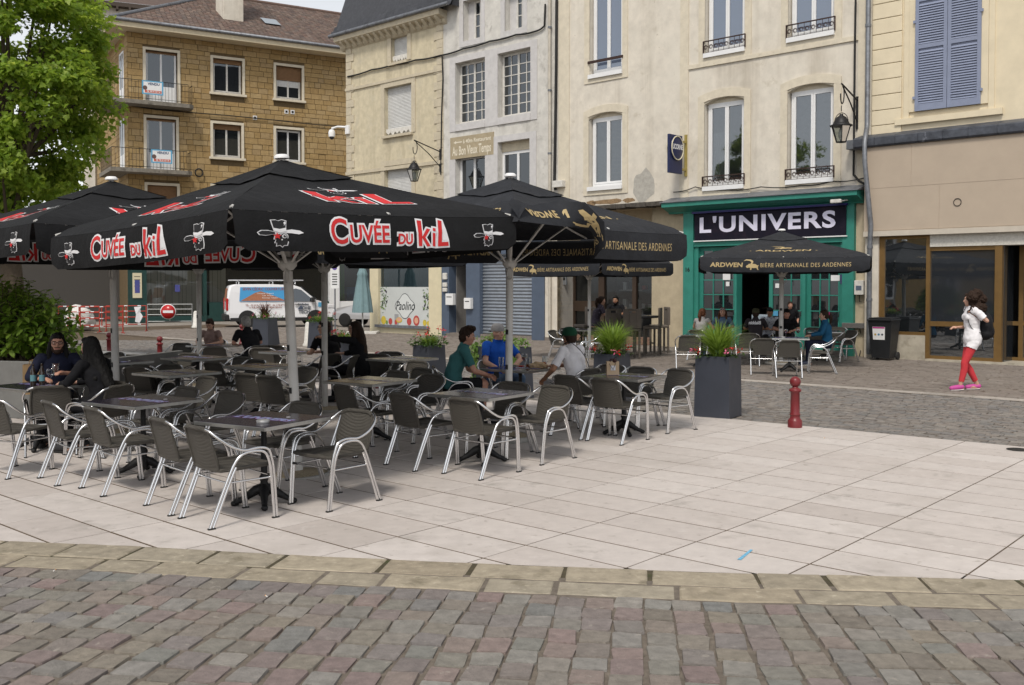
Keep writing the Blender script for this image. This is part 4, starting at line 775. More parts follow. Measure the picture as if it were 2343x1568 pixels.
# flank wall with its own courses
fl = MB(); z = GZ
while z < ZT:
    h = random.choice((.27, .3, .24, .33)); y = .0
    while y < 10: l = random.uniform(.4, .8); fl.box(K0 - .03, K0 + .02, y + .01, min(y + l - .01, 10), z + .01, min(z + h - .01, ZT)); y += l
    z += h
tag(fl.build('stone_block', m_ochre, H5), None, None, None, 'stuff'); shell(K0, K1, 0, ZT, 11, H5, m_mortar)
m_wood = mat('brown_blind', (.19, .105, .05), .7, n=(8, .15))
for k, q in wins.items():
    surround(q, .13, -.06, sill=False).build('window_surround', m_creamtrim, H5)
    w_ = window(H5, (q[0] + .03, q[1] - .03, q[2] + .03, q[3] - .03), .2, 2, 1, 1, .055, m_white if k in ('w4', 'd1', 'd2') else m_oldwhite, m_glass, rail=.32 if k[0] == 'd' else None)
    if k[0] == 'd': MB().box(q[0] + .12, q[1] - .12, .165, .19, q[2] + .1, q[2] + (q[3] - q[2]) * .34).build('door_panel', m_white, w_)
    else: MB().box(q[0] - .2, q[1] + .2, -.14, .2, q[2] - .12, q[2] - .002).build('sill', m_creamtrim, H5)
    bh = {'w1': .22, 'w2': .75, 'w3': .28, 'd3': 1.2, 'd1': .12, 'd2': .12}.get(k)
    if bh: roller(H5, (q[0] + .01, q[1] - .01, q[3] - bh, q[3]), .14, m_wood)
    if k == 'w2': MB().add([(q[0] + .1 + i * (q[1] - q[0] - .2) / 24, .185 + .004 * math.sin(i * 2), zz_) for zz_ in (q[2] + .7, q[3] - .75) for i in range(25)], [(i, i + 1, i + 26, i + 25) for i in range(24)]).build('curtain', m_net, w_)
m_conc = mat('stained_concrete', (.20, .18, .15), .9, n=(5, .3), n2=(4, (.09, .08, .065), .55), bump=(20, .4))
for k, yb, lab in (('d1', 240, 0), ('d2', 392, 0)):
    q = wins[k]; zb = q[2] - .02; e = q[1] + .62
    bl = MB().prism([(K0 - 1.0, -1.0), (e - .25, -1.0), (e, -.75), (e, .05), (K0 + .001, .05), (K0 + .001, 2.6), (K0 - 1.0, 2.6)], zb - .2, zb, axis='z').build('balcony', m_conc, H5)
    for (p0, p1) in (((e - .06, -.1), (e - .06, -.72)), ((e - .3, -.94), (K0 - .94, -.94)), ((K0 - .94, -.94), (K0 - .94, 2.5))):
        L_ = math.dist(p0, p1); n = max(2, int(L_ / .16)); ra = MB()
        ra.tube([(*p0, zb + .98), (*p1, zb + .98)], .016, 6); ra.tube([(*p0, zb + .1), (*p1, zb + .1)], .012, 6)
        for i in range(n + 1): x, y = p0[0] + (p1[0] - p0[0]) * i / n, p0[1] + (p1[1] - p0[1]) * i / n; ra.tube([(x, y, zb), (x, y, zb + .98)], .008, 5, smooth=False)
        ra.build('railing', m_black, bl)
    sx = BR.px(316 if k == 'd1' else 335, 195)[0]; sb = MB().box(0, 1.02, -1.0, -.985, zb + .3, zb + .98).xf(Matrix.Translation((sx + (0 if k == 'd1' else 0), 0, 0))).build('sold_board', mat('board_blue', (.10, .33, .52), .5), bl)
    MB().box(sx + .07, sx + .95, -1.004, -1.0, zb + .36, zb + .92).build('board_panel', m_white, sb); MB().lathe([(.11, 0), (.11, .004)], (0, 0, 0), 14).xf(Matrix.Translation((sx + .14, -1.005, zb + .62)) @ Matrix.Rotation(R(90), 4, 'X')).build('portrait_spot', mat('board_brown', (.12, .07, .06), .6), sb)
    sheet_text(sb, 'lettering', 'VENDU', sx + .56, zb + .82, .17, -1.008, mat('board_navy', (.03, .06, .14), .5), .006); sheet_text(sb, 'lettering', '06 78 01 63 16', sx + .55, zb + .45, .105, -1.012, m_white, .003)
    MB().box(sx + .13, sx + .93, -1.010, -1.005, zb + .39, zb + .51).build('number_strip', mat('board_red', (.5, .09, .05), .5), sb)
# window on the flank
qf = (.9, 2.0, wins['d1'][2], wins['d1'][3]); fw_ = MB()
for z0, z1 in ((wins['d1'][2], wins['d1'][3]), (wins['d2'][2], wins['d2'][3])):
    fw = MB().box(K0 - .07, K0 - .035, .8, .9, z0, z1).box(K0 - .07, K0 - .035, 1.9, 2.0, z0, z1).box(K0 - .07, K0 - .035, .9, 1.9, z1 - .1, z1).box(K0 - .066, K0 - .036, .9, 1.9, z0, z0 + .85).box(K0 - .07, K0 - .035, 1.36, 1.44, z0, z1).build('window', m_white, H5); MB().add([(K0 - .045, .9, z0), (K0 - .045, 1.9, z0), (K0 - .045, 1.9, z1), (K0 - .045, .9, z1)], [(0, 3, 2, 1)]).build('pane', m_glass, fw)
# eaves slab, gutter, tiled roof with hip
EO = .95
MB().prism([(K0 - EO, -EO), (K1 + 1, -EO), (K1 + 1, 11.5), (K0 - EO, 11.5)], ZT - .001, ZT + .28, axis='z').build('eaves', mat('cream_eaves', (.55, .47, .33), .8, n=(5, .12), streak=(2, (.33, .26, .17), .6)), H5)
MB().tube([(K0 - EO - .06, 11, ZT + .33), (K0 - EO - .06, -EO - .06, ZT + .33), (K1 + 1, -EO - .06, ZT + .33)], .09, 8).build('gutter', m_zinc, H5)
rt = MB(); sl_ = .535; ridge = 6.4; y = -EO; z = ZT + .3
while y < ridge:
    x = K0 - EO + (y + EO) * .95 + random.uniform(0, .1)
    while x < K1 + .8:
        l = .26; j = random.uniform(-.015, .015); z_ = z + (y + EO) * sl_
        rt.add([(x, y - .02 + j, z_ + .03), (x + l - .02, y - .02 + j, z_ + .03), (x + l - .02, y + .34, z_ + .35 * sl_ + .012), (x, y + .34, z_ + .35 * sl_ + .012), (x, y - .02 + j, z_ - .03), (x + l - .02, y - .02 + j, z_ - .03)], [(0, 1, 2, 3), (4, 5, 1, 0)]); x += l
    y += .3
tag(rt.build('roof_tiles', m_tile, H5), None, None, None, 'stuff')
hz = ZT + .3 + (ridge + EO) * sl_; hx = K0 - EO + (ridge + EO) * .95
MB().add([(K0 - EO, -EO, ZT + .28), (K1 + 1, -EO, ZT + .28), (K1 + 1, ridge, hz - .03), (hx, ridge, hz - .03), (K0 - EO, 2 * ridge + EO, ZT + .28), (K1 + 1, 2 * ridge + EO, ZT + .28)], [(0, 1, 2, 3), (3, 2, 5, 4), (0, 3, 4)]).build('roof', m_tile, H5)
MB().tube([(K0 - EO, -EO, ZT + .36), (hx, ridge, hz + .06)], .10, 8).build('hip_capping', m_zinc, H5)
MB().tube([(hx, ridge, hz + .04), (K1 + 1, ridge, hz + .04)], .12, 8).build('ridge_capping', m_tile, H5)
cx = BR.px(531, 30, 2.6)[0]; MB().box(cx - .75, cx + .35, 1.6, 3.2, ZT + 1.2, ZT + 7, bev=.03).build('chimney', m_cream, H5)
sx = BR.px(620, 42, 2.0)[0]; svz = ZT + .3 + (2.0 + EO) * sl_; MB().add([(sx - .45, 1.6, svz - .4 * sl_ + .13), (sx + .45, 1.6, svz - .4 * sl_ + .13), (sx + .45, 2.6, svz + .6 * sl_ + .13), (sx - .45, 2.6, svz + .6 * sl_ + .13)], [(0, 1, 2, 3)]).build('skylight', glass_mat('skylight_glass', (.3, .33, .36)), H5)
for x, y in ((583, 270), (655, 256), (669, 257)): c = BR.px(x, y); MB().box(c[0] - .11, c[0] + .11, -.02, .02, c[1] - .11, c[1] + .11).box(c[0] - .06, c[0] + .06, -.03, -.019, c[1] - .06, c[1] + .06, 1).build('vent', [m_white, m_dark], H5)
cable(H5, [(BR.px(x, y)[0], -.07, BR.px(x, y)[1]) for x, y in ((300, 243), (360, 252), (430, 258), (520, 265), (620, 275), (700, 284), (795, 292))], .025)
c = BR.px(454, 396); MB().tube([(c[0] + .2 * math.cos(g), -.12, c[1] + .2 * math.sin(g)) for g in [i * .45 for i in range(15)]], .035, 6).build('cable_coil', m_cable, H5)
# ground floor shopfronts of the block, right up to the corner
MB().box(K0 - .2, K1, -.15, .1, 4.6, GZ).build('shop_fascia', m_cream, H5)
m_dgreen = mat('dark_green_paint', (.012, .045, .04), .5, n=(5, .15)); m_slatc = mat('cream_curtain_strip', (.50, .45, .36), .9, rnd=[(.44, .39, .31), (.56, .51, .42), (.50, .45, .36)])
spans = [(BR.px(x, 690)[0]) for x in (60, 220, 296, 335, 410, 478, 532, 600, 715, 752, 775, 900)]
def pier(a, b, m, z1=4.6): MB().box(a, b, -.12, .4, 0, z1).build('shop_pier', m, H5)
pier(spans[2], spans[3], m_dgreen); pier(spans[9], spans[10], m_white); pier(BR.px(465, 690)[0], BR.px(472, 690)[0], m_dgreen); pier(spans[11] - .3, K1, m_cream)
for a, b, m_ in ((spans[3], spans[5], m_dgreen), (spans[5], spans[9], m_dgreen), (spans[10], spans[11], m_white)): MB().box(a, b, -.05, .3, 0, 1.0 if m_ is m_white else (.3 if a < spans[4] else 1.0)).build('stallriser', m_, H5)
x = spans[3] + .05
while x < BR.px(465, 690)[0] - .1: w_ = random.uniform(.16, .34); MB().box(x, x + w_ - .02, .25, .27, .3, 4.4).build('blind_strip', m_slatc, H5); x += w_
x = spans[5] + .1
while x < BR.px(517, 690)[0]: w_ = random.uniform(.16, .34); MB().box(x, x + w_ - .02, .25, .27, 1.0, 4.4).build('blind_strip', m_slatc, H5); x += w_
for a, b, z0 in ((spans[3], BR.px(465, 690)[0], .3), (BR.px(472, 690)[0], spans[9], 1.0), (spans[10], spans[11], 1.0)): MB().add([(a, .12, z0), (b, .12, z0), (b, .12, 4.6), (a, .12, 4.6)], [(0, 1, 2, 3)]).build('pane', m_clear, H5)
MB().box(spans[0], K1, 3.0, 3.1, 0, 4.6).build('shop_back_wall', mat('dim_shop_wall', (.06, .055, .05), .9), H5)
MB().box(BR.px(800, 690)[0] - .6, BR.px(800, 690)[0], .8, .9, .9, 3.2).build('green_display', mat('bright_green', (.08, .25, .03), .6), H5); MB().box(BR.px(820, 690)[0] - .4, BR.px(820, 690)[0] + .6, .8, 1.2, .9, 1.8).build('blue_display', mat('blue_bin', (.04, .12, .3), .5), H5)
p_ = BR.rect(302, 625, 323, 682); ps = MB().box(p_[0], p_[1], -.17, -.121, p_[2], p_[3]).build('poster', mat('poster_cream', (.6, .54, .38), .7), H5); MB().box(p_[0] + .1, p_[1] - .1, -.175, -.17, p_[2] + .25, p_[2] + .9).build('poster_picture', mat('poster_blue', (.06, .07, .25), .6, n2=(8, (.5, .2, .1), .6)), ps)
for i in range(4): MB().box(p_[0] + .08, p_[1] - .08, -.174, -.17, p_[3] - .2 - i * .16, p_[3] - .17 - i * .16).build('text_line', m_black, ps)
p_ = BR.rect(401, 652, 412, 668); MB().box(p_[0], p_[1], .05, .1, p_[2], p_[3]).build('poster', mat('poster_blue', (.06, .07, .25), .6), H5)
# pale house behind, seen over the roof's left shoulder
FB = Frame(D(196, 655, 72)[:2], 24)
HB = house('pale_house', FB, 'pale rendered house with dark eaves beyond the apartment block roof')
MB().box(0, 16, 0, 8, 0, 22.2).build('wall', m_cream, HB); MB().box(-.5, 16.5, -.6, 8, 22.2, 22.5).build('eaves', mat('dark_timber', (.06, .045, .035), .8), HB)
for i in range(20): MB().box(i * .85 - .3, i * .85 - .15, -.6, 0, 21.98, 22.2).build('rafter_end', mat('dark_timber', (.06, .045, .035), .8), HB)
MB().add([(-.5, -.6, 22.51), (16.5, -.6, 22.51), (16.5, 4, 25), (-.5, 4, 25)], [(0, 1, 2, 3)]).build('roof', m_tile, HB)
for i in range(3): window(HB, (2 + i * 4.5, 3.2 + i * 4.5, 18.2, 20.2), -.03, 2, 1, 1, .06)
# ================================================================== TERRACE FURNITURE
m_alu = mat('brushed_aluminium', (0.72, 0.72, 0.73), .24, 1.0)
m_rub = mat('rubber_foot', (.02, .02, .02), .8)
def weave_mat(name, c1, c2, sc=95.0):
    m = bpy.data.materials.new(name); m.use_nodes = True; t = m.node_tree; N = t.nodes; L = t.links; b = N['Principled BSDF']; b.inputs['Roughness'].default_value = .55; b.inputs['Specular IOR Level'].default_value = .35
    co = N.new('ShaderNodeTexCoord'); mp = N.new('ShaderNodeMapping'); L.new(co.outputs['Object'], mp.inputs[0]); ws = []
    for ax, s_ in (('X', sc), ('Z', sc * 1.3), ('Y', sc * 1.3)):
        w_ = N.new('ShaderNodeTexWave'); w_.bands_direction = ax; w_.inputs['Scale'].default_value = s_ / 6.28 * 2; w_.inputs['Distortion'].default_value = .6; w_.inputs['Detail'].default_value = 1; L.new(mp.outputs[0], w_.inputs[0]); ws.append(w_.outputs['Fac'])
    a = N.new('ShaderNodeMath'); a.operation = 'MAXIMUM'; L.new(ws[0], a.inputs[0]); L.new(ws[1], a.inputs[1])
    a2 = N.new('ShaderNodeMath'); a2.operation = 'MULTIPLY'; L.new(a.outputs[0], a2.inputs[0]); L.new(ws[2], a2.inputs[1]); a3 = N.new('ShaderNodeMath'); a3.operation = 'ADD'; L.new(a.outputs[0], a3.inputs[0]); L.new(a2.outputs[0], a3.inputs[1])
    r = N.new('ShaderNodeValToRGB'); r.color_ramp.elements[0].color = (*c1, 1); r.color_ramp.elements[1].color = (*c2, 1); L.new(a.outputs[0], r.inputs[0]); L.new(r.outputs[0], b.inputs['Base Color'])
    bn = N.new('ShaderNodeBump'); bn.inputs['Strength'].default_value = .9; bn.inputs['Distance'].default_value = .006; L.new(a3.outputs[0], bn.inputs['Height']); L.new(bn.outputs[0], b.inputs['Normal']); return m
m_weave = weave_mat('grey_resin_weave', (.030, .027, .023), (.115, .105, .09))
def smooth_path(P, n=4):
    P = [Vector(p) for p in P]; o = []
    for i in range(len(P) - 1):
        p0, p1, p2, p3 = P[max(i - 1, 0)], P[i], P[i + 1], P[min(i + 2, len(P) - 1)]
        for k in range(n):
            t = k / n; o.append(.5 * ((2 * p1) + (p2 - p0) * t + (2 * p0 - 5 * p1 + 4 * p2 - p3) * t * t + (3 * p1 - p0 - 3 * p2 + p3) * t ** 3))
    return o + [P[-1]]
def back_pt(u, v):                       # u -1..1 across, v 0 seat .. 1 top
    w_ = .195 - .012 * v + .010 * math.sin(v * 3.1); return Vector((u * w_, -.205 - .085 * v - .03 * (1 - u * u) * (.35 + .5 * v), .425 + .33 * v - .035 * max(0, abs(u) - .6) ** 2 * v * 4))
def make_chair():
    r = empty('bistro_chair')
    mb = MB(); n, k = 10, 10; vs = [back_pt(-1 + 2 * i / n, j / k) for j in range(k + 1) for i in range(n + 1)]; fs = [(j * (n + 1) + i, j * (n + 1) + i + 1, (j + 1) * (n + 1) + i + 1, (j + 1) * (n + 1) + i) for j in range(k) for i in range(n)]
    mb.add(vs, fs, 0, True); mb.add([v + Vector((0, .009, 0)) for v in vs], [tuple(reversed(f)) for f in fs], 0, True)
    mb.tube([back_pt(-1 + 2 * i / 12, 1) + Vector((0, .003, 0)) for i in range(13)], .019, 8); mb.tube([back_pt(-1, j / 8) for j in range(9)], .013, 7); mb.tube([back_pt(1, j / 8) for j in range(9)], .013, 7)
    mb.build('backrest', m_weave, r)
    st = MB(); n = 10
    def sp(u, v): return Vector((u * (.215 + .01 * v), -.20 + .42 * v, .43 - .022 * (1 - u * u) * math.sin(v * 2.6 + .3) + .008 * v))
    vs = [sp(-1 + 2 * i / n, j / n) for j in range(n + 1) for i in range(n + 1)]; fs = [(j * (n + 1) + i, j * (n + 1) + i + 1, (j + 1) * (n + 1) + i + 1, (j + 1) * (n + 1) + i) for j in range(n) for i in range(n)]
    st.add(vs, fs, 0, True); st.add([v - Vector((0, 0, .012)) for v in vs], [tuple(reversed(f)) for f in fs], 0, True)
    rim = [sp(-1, j / 6) for j in range(7)] + [sp(-1 + 2 * i / 6, 1) + Vector((0, .012 * math.sin(i / 6 * 3.14), 0)) for i in range(1, 7)] + [sp(1, 1 - j / 6) for j in range(1, 7)] + [sp(1 - 2 * i / 6, 0) for i in range(1, 7)]
    st.tube(rim, .017, 7); st.build('seat', m_weave, r)
    A = [(.165, -.300, .752), (.215, -.285, .735), (.262, -.24, .685), (.280, -.15, .620), (.276, -.04, .578), (.273, .05, .583), (.272, .12, .582), (.268, .178, .560), (.262, .207, .50), (.252, .236, .36), (.24, .268, .006)]
    B = [(.252, -.315, .006), (.257, -.215, .25), (.264, -.125, .46), (.270, -.065, .535), (.273, .0, .559), (.273, .09, .560), (.270, .145, .540), (.263, .182, .48), (.252, .211, .36), (.24, .243, .006)]
    C = [(.250, -.287, .006), (.256, -.192, .24), (.262, -.125, .40), (.262, -.10, .45)]
    for s_ in (-1, 1):
        f = lambda P: [(x * s_, y, z) for x, y, z in P]
        MB().tube(smooth_path(f(A), 3), .0118, 8).build('arm_tube', m_alu, r); MB().tube(smooth_path(f(B), 3), .0118, 8).build('leg_tube', m_alu, r); MB().tube(smooth_path(f(C), 3), .0112, 8).build('leg_brace', m_alu, r)
        for y in (-.301, .255): MB().box(s_ * (.252 if y < 0 else .24) - .014, s_ * (.252 if y < 0 else .24) + .014, y - .03, y + .03, 0, .012, bev=.004).build('foot_cap', m_rub, r)
        MB().tube([(s_ * .253, -.165, .335), (s_ * .246, .225, .335)], .008, 6).build('side_stretcher', m_alu, r)
    MB().tube([(-.25, .222, .345), (.25, .222, .345)], .008, 6).tube([(-.25, .222, .345), (-.19, .222, .345)], .0105, 6, 1).tube([(.25, .222, .345), (.19, .222, .345)], .0105, 6, 1).build('front_stretcher', [m_alu, m_rub], r)
    MB().tube([(-.255, -.165, .335), (.255, -.165, .335)], .008, 6).build('rear_stretcher', m_alu, r)
    return r
CHAIR0 = make_chair(); used = [False]
def chair_at(p, f, label, group='bistro chairs on the terrace'):
    """p: ground centre, f: direction faced in degrees (0 = right, 90 = away from the camera)"""
    o = CHAIR0 if not used[0] else copy_tree(CHAIR0); used[0] = True
    o.location = (p.x, p.y, 0.001); o.rotation_euler.z = R(f - 90); return tag(o, label, 'chair', group)
def chair(px, py, f, label, group='bistro chairs on the terrace'):
    p = G(px, py, .755); p += Vector((math.cos(R(f)), math.sin(R(f)), 0)) * .30; return chair_at(p, f, label, group)
# tables: cast foot, dark printed top with a metal edge
m_iron = mat('cast_iron_black', (.016, .016, .017), .5, .4, n=(25, .3), bump=(40, .3)); m_edge = mat('table_edge_metal', (.42, .42, .41), .35, .85, n=(20, .15), obj=True)
m_top = mat('table_top_laminate', (.018, .015, .026), .22, spec=.6, obj=True, n2=[(2.2, (.055, .028, .15), .54, .16), (40, (.35, .33, .45), .76, .03)])
m_tlet = mat('table_letter_blue', (.26, .33, .55), .3, obj=True); m_tpink = mat('table_letter_pink', (.30, .09, .30), .3)
def make_table():
    r = empty('cafe_table'); s_ = .39
    t = MB().box(-s_, s_, -s_, s_, .712, .732, bev=.003).build('tabletop', m_top, r)
    MB().box(-s_ - .009, s_ + .009, -s_ - .009, -s_ - .0005, .700, .7295, bev=.002).box(-s_ - .009, s_ + .009, s_ + .0005, s_ + .009, .700, .7295, bev=.002).box(-s_ - .009, -s_ - .0005, -s_ + .002, s_ - .002, .700, .7295).box(s_ + .0005, s_ + .009, -s_ + .002, s_ - .002, .700, .7295).build('edge_trim', m_edge, r)
    v, f = text("L'UNIVERS", .135, .004); v2, f2 = text("L'UNIVERS", .135, .010); decal('lettering', [(v2, f2, 1, .0012), (v, f, 0, .0022)], lambda u, v_, h: (u, v_ * 1.1, .732 + h), [m_tlet, m_tpink], t)
    MB().lathe([(.008, 0), (.02, .0005), (.02, .0012), (0, .0014)], (.12, .17, .7322), 12).build('top_disc', mat('pale_disc', (.6, .6, .62), .4), t)
    MB().lathe([(.045, .08), (.052, .13), (.036, .17), (.03, .2), (.041, .225), (.041, .24), (.028, .26), (.026, .45), (.024, .62), (.03, .67), (.06, .70), (.16, .705), (.16, .711), (0, .711)], seg=14).build('column', m_iron, r)
    for k in range(4):
        a = k * math.pi / 2 + .78; c, q = math.cos(a), math.sin(a)
        lg = MB().tube([(c * d_, q * d_, z) for d_, z in ((.02, .14), (.07, .125), (.13, .085), (.19, .05), (.235, .034))], [.045, .042, .032, .024, .024], 9); lg.ball((c * .245, q * .245, .024), .030, 10, sz=.78); lg.build('foot', m_iron, r)
    return r
TABLE0 = make_table(); tused = [False]; TABS = {}
def table(key, px, py, rot, label, group='square cafe tables on the terrace'):
    o = TABLE0 if not tused[0] else copy_tree(TABLE0); tused[0] = True; p = G(px, py, .732)
    o.location = (p.x, p.y, .001); o.rotation_euler.z = R(rot); TABS[key] = p; return tag(o, label, 'table', group)
TT = [('t1', 603, 958, -30, 'square dark table in the foreground, nearest the cobbles'), ('t2', 327, 916, -32, 'dark table left of the nearest table, between four empty chairs'), ('t3', 88, 881, -32, 'table at the left edge where the long-haired pair sit'), ('t4', 405, 852, -36, 'bare dark table behind the second table from the left'),
      ('t5', 452, 818, -36, 'bare table in the shade in front of the girl'), ('t6', 603, 836, -34, 'bare dark table left of the nearest parasol pole'), ('t7', 495, 790, -36, 'table where the girl and the grey-haired man sit'), ('t8', 668, 804, -36, 'table with one stemmed glass before the couple in black'),
      ('t8b', 262, 827, -36, 'dark table half hidden by the left parasol pole'), ('t9', 846, 870, -34, 'bare dark table right of the nearest parasol pole'), ('t10', 920, 820, -38, 'table beside the planter of red flowers, purple top'), ('t11', 1101, 899, -36, 'empty table in front of the three men'), ('t12', 1190, 842, -36, 'table with beers where the three men sit'),
      ('t13', 1427, 860, -34, 'table with the small paper gift bag')]
for k, x, y, rt, lb in TT: table(k, x, y, rt, lb)
for k, x, y, rt, lb in (('t14', 1330, 754, -30, 'small table under the rear parasol beside the grass planter'), ('t15', 1806, 773, -14, 'table with wine glasses in front of the cafe door'), ('t16', 1885, 758, -14, 'table against the cafe front behind the woman in blue'), ('t17', 1606, 766, -14, 'table behind the tall grass planter, where two women sit')): table(k, x, y, rt, lb, 'tables by the cafe fronts')
CHL = [(447, 978, 44, 'front left chair at the nearest table, seen from behind'), (361, 960, 42, 'rear left chair at the nearest table, just behind the front one'), (820, 941, 232, 'chair right of the nearest table, facing left'), (700, 923, 234, 'chair tucked behind the nearest table by the parasol pole'),
      (109, 921, 42, 'leftmost of the two chairs backing the camera at the second table'), (209, 935, 44, 'right of the two chairs backing the camera at the second table'), (430, 888, 232, 'far right chair at the second table from the left'), (272, 876, 228, 'far left chair at the second table, beside the seated figure in black'),
      (531, 898, 234, 'empty chair between the two front left tables'), (115, 886, 112, 'chair at the left edge with a brown paper bag on its arm'), (-30, 915, 70, 'chair cut off by the left edge of the picture'),
      (77, 801, 262, 'chair behind the long-haired man, against the bush'), (176, 799, 265, 'chair behind the figure in black, half hidden'), (264, 808, 250, 'chair behind the left parasol pole'), (323, 837, 62, 'dark chair in the shade left of the bare table'), (392, 836, 245, 'dark chair behind the bare dark table'),
      (309, 842, 70, 'shaded chair beside the left pole, back to the camera'), (352, 811, 60, 'shaded chair left of the table before the girl'), (434, 810, 250, 'chair behind the bare table in front of the girl'), (418, 787, 255, 'bright chair left of the girl, turned to the camera'), (490, 796, 95, 'chair with its back to us at the girl\'s table'),
      (598, 797, 80, 'ribbed chair behind the grey-haired man'), (628, 792, 70, 'second ribbed chair beside the grey-haired man'), (556, 819, 240, 'shaded chair left of the nearest pole, behind a bare table'), (588, 825, 235, 'shaded chair directly behind the bare table by the nearest pole'), (486, 830, 55, 'shaded chair with its back to us between two bare tables'),
      (475, 864, 228, 'dark chair behind the second table, facing left'), (562, 857, 60, 'dark chair with broad back left of the nearest pole'), (612, 862, 58, 'dark chair with broad back right behind the nearest pole'), (705, 842, 230, 'shaded chair right of the nearest pole, facing left'), (783, 884, 42, 'dark chair with its back to us at the table right of the nearest pole'),
      (911, 851, 228, 'far chair at the table right of the nearest pole'), (757, 812, 140, 'chair holding the dark-haired man in black'), (818, 814, 158, 'chair holding the long-haired woman in black'), (860, 812, 268, 'bright chair left of the purple table, turned to us'), (893, 807, 262, 'bright chair behind the purple table'), (956, 828, 232, 'chair at the right of the purple table'),
      (991, 859, 228, 'dark chair between the purple table and the empty middle table'), (967, 845, 226, 'chair just behind the man in teal'), (915, 902, 42, 'left front chair at the empty middle table'), (1057, 914, 48, 'front chair with glinting weave at the empty middle table'), (1175, 877, 234, 'far chair at the empty middle table'), (1272, 885, 230, 'right chair at the empty middle table, facing left'),
      (1293, 861, 44, 'left front chair at the gift bag table'), (1382, 868, 48, 'front chair at the gift bag table, back to the camera'), (1468, 842, 232, 'far right chair behind the gift bag table'), (1401, 836, 230, 'far chair directly behind the gift bag'), (1556, 847, 222, 'rightmost chair at the gift bag table, by the tall planter')]
for x, y, f, lb in CHL: chair(x, y, f, lb)
for x, y, f, lb in ((1262, 757, 330, 'chair facing right under the rear parasol'), (1296, 752, 300, 'dark chair behind the one under the rear parasol'), (1385, 765, 200, 'chair right of the rear parasol pole behind the grass planter'), (1574, 769, 82, 'chair left of the tall grass planter, back to the camera'), (1747, 776, 78, 'left of the two empty chairs before the cafe table'), (1806, 780, 84, 'right of the two empty chairs before the cafe table'),
                    (1912, 773, 165, 'chair of the woman in the blue sweater'), (1949, 757, 200, 'rightmost chair at the cafe, near the rubbish bin'), (1712, 764, 85, 'chair of the man in the printed dark shirt'), (1915, 750, 250, 'chair against the cafe front behind the woman in blue'), (1860, 751, 270, 'chair against the cafe front right of its door')): chair(x, y, f, lb, 'bistro chairs outside the cafe')
# ---------------------------------------------------------------- parasols
m_cloth = mat('black_parasol_cloth', (.0085, .0087, .0098), .78, spec=.22, n=(5, .25), n2=(2.5, (.016, .0165, .019), .58, .2), bump=(7, .5, .03), obj=True)
m_clothg = mat('faded_parasol_cloth', (.020, .0215, .026), .78, spec=.25, n=(5, .25), n2=(2.5, (.038, .04, .047), .58, .2), bump=(7, .5, .03), obj=True)
m_pole = mat('grey_pole_paint', (.50, .49, .47), .5, n=(6, .12), obj=True, n2=(14, (.28, .26, .23), .68)); m_wht = mat('print_white', (.70, .70, .72), .6); m_red = mat('print_vermilion', (.55, .018, .02), .6); m_gold = mat('print_gold', (.42, .32, .16), .6); m_blk = mat('print_cloth_black', (.013, .013, .015), .7)
HS, ZE, ZA, DR = 1.5, 2.53, 3.13, .31
def can_pt(u, t, lift=0.0):              # side at y = -HS: u -1..1 along it, t 0 apex .. 1 eave (then rolls over)
    x = u * HS * t; sag = .010 * noise.noise(Vector((x * 2.2, t * 5, 3.1))) * math.sin(min(t, 1) * 3.14) + .050 * (1 - abs(u)) * math.sin(min(t, 1) * 3.14) * .9 + .022 * (1 - u * u) * t
    z = ZA - (ZA - ZE) * (t ** .88) - sag - .045 * max(0, (t - .90) / .10) ** 2; return Vector((x, -HS * t - lift * .42, z + lift * .9))
def val_pt(u, v, lift=0.0, k=0, fold=None):         # v 0 top .. 1 bottom of the hanging valance
    ph = fold(u, k) if fold else 0
    if ph > .02: e = can_pt(u, 1); return e + Vector((0, -math.sin(ph) * v * DR - .012 - math.cos(ph) * lift - .02 * math.sin(v * 3.1), -math.cos(ph) * v * DR + math.sin(ph) * lift + .025 * math.sin(u * 19) * v))
    e = can_pt(u, 1); bul = .035 * math.sin(v * 2.6) - .01 * v; wob = .012 * math.sin(u * 7 + k * 2) * v + .008 * math.sin(u * 17 + k) * v
    return Vector((e.x * (1 - .012 * v), e.y - .012 - bul * .6 + wob - lift, e.z - .004 - v * (DR - .022 * (1 - u * u) * .0)))
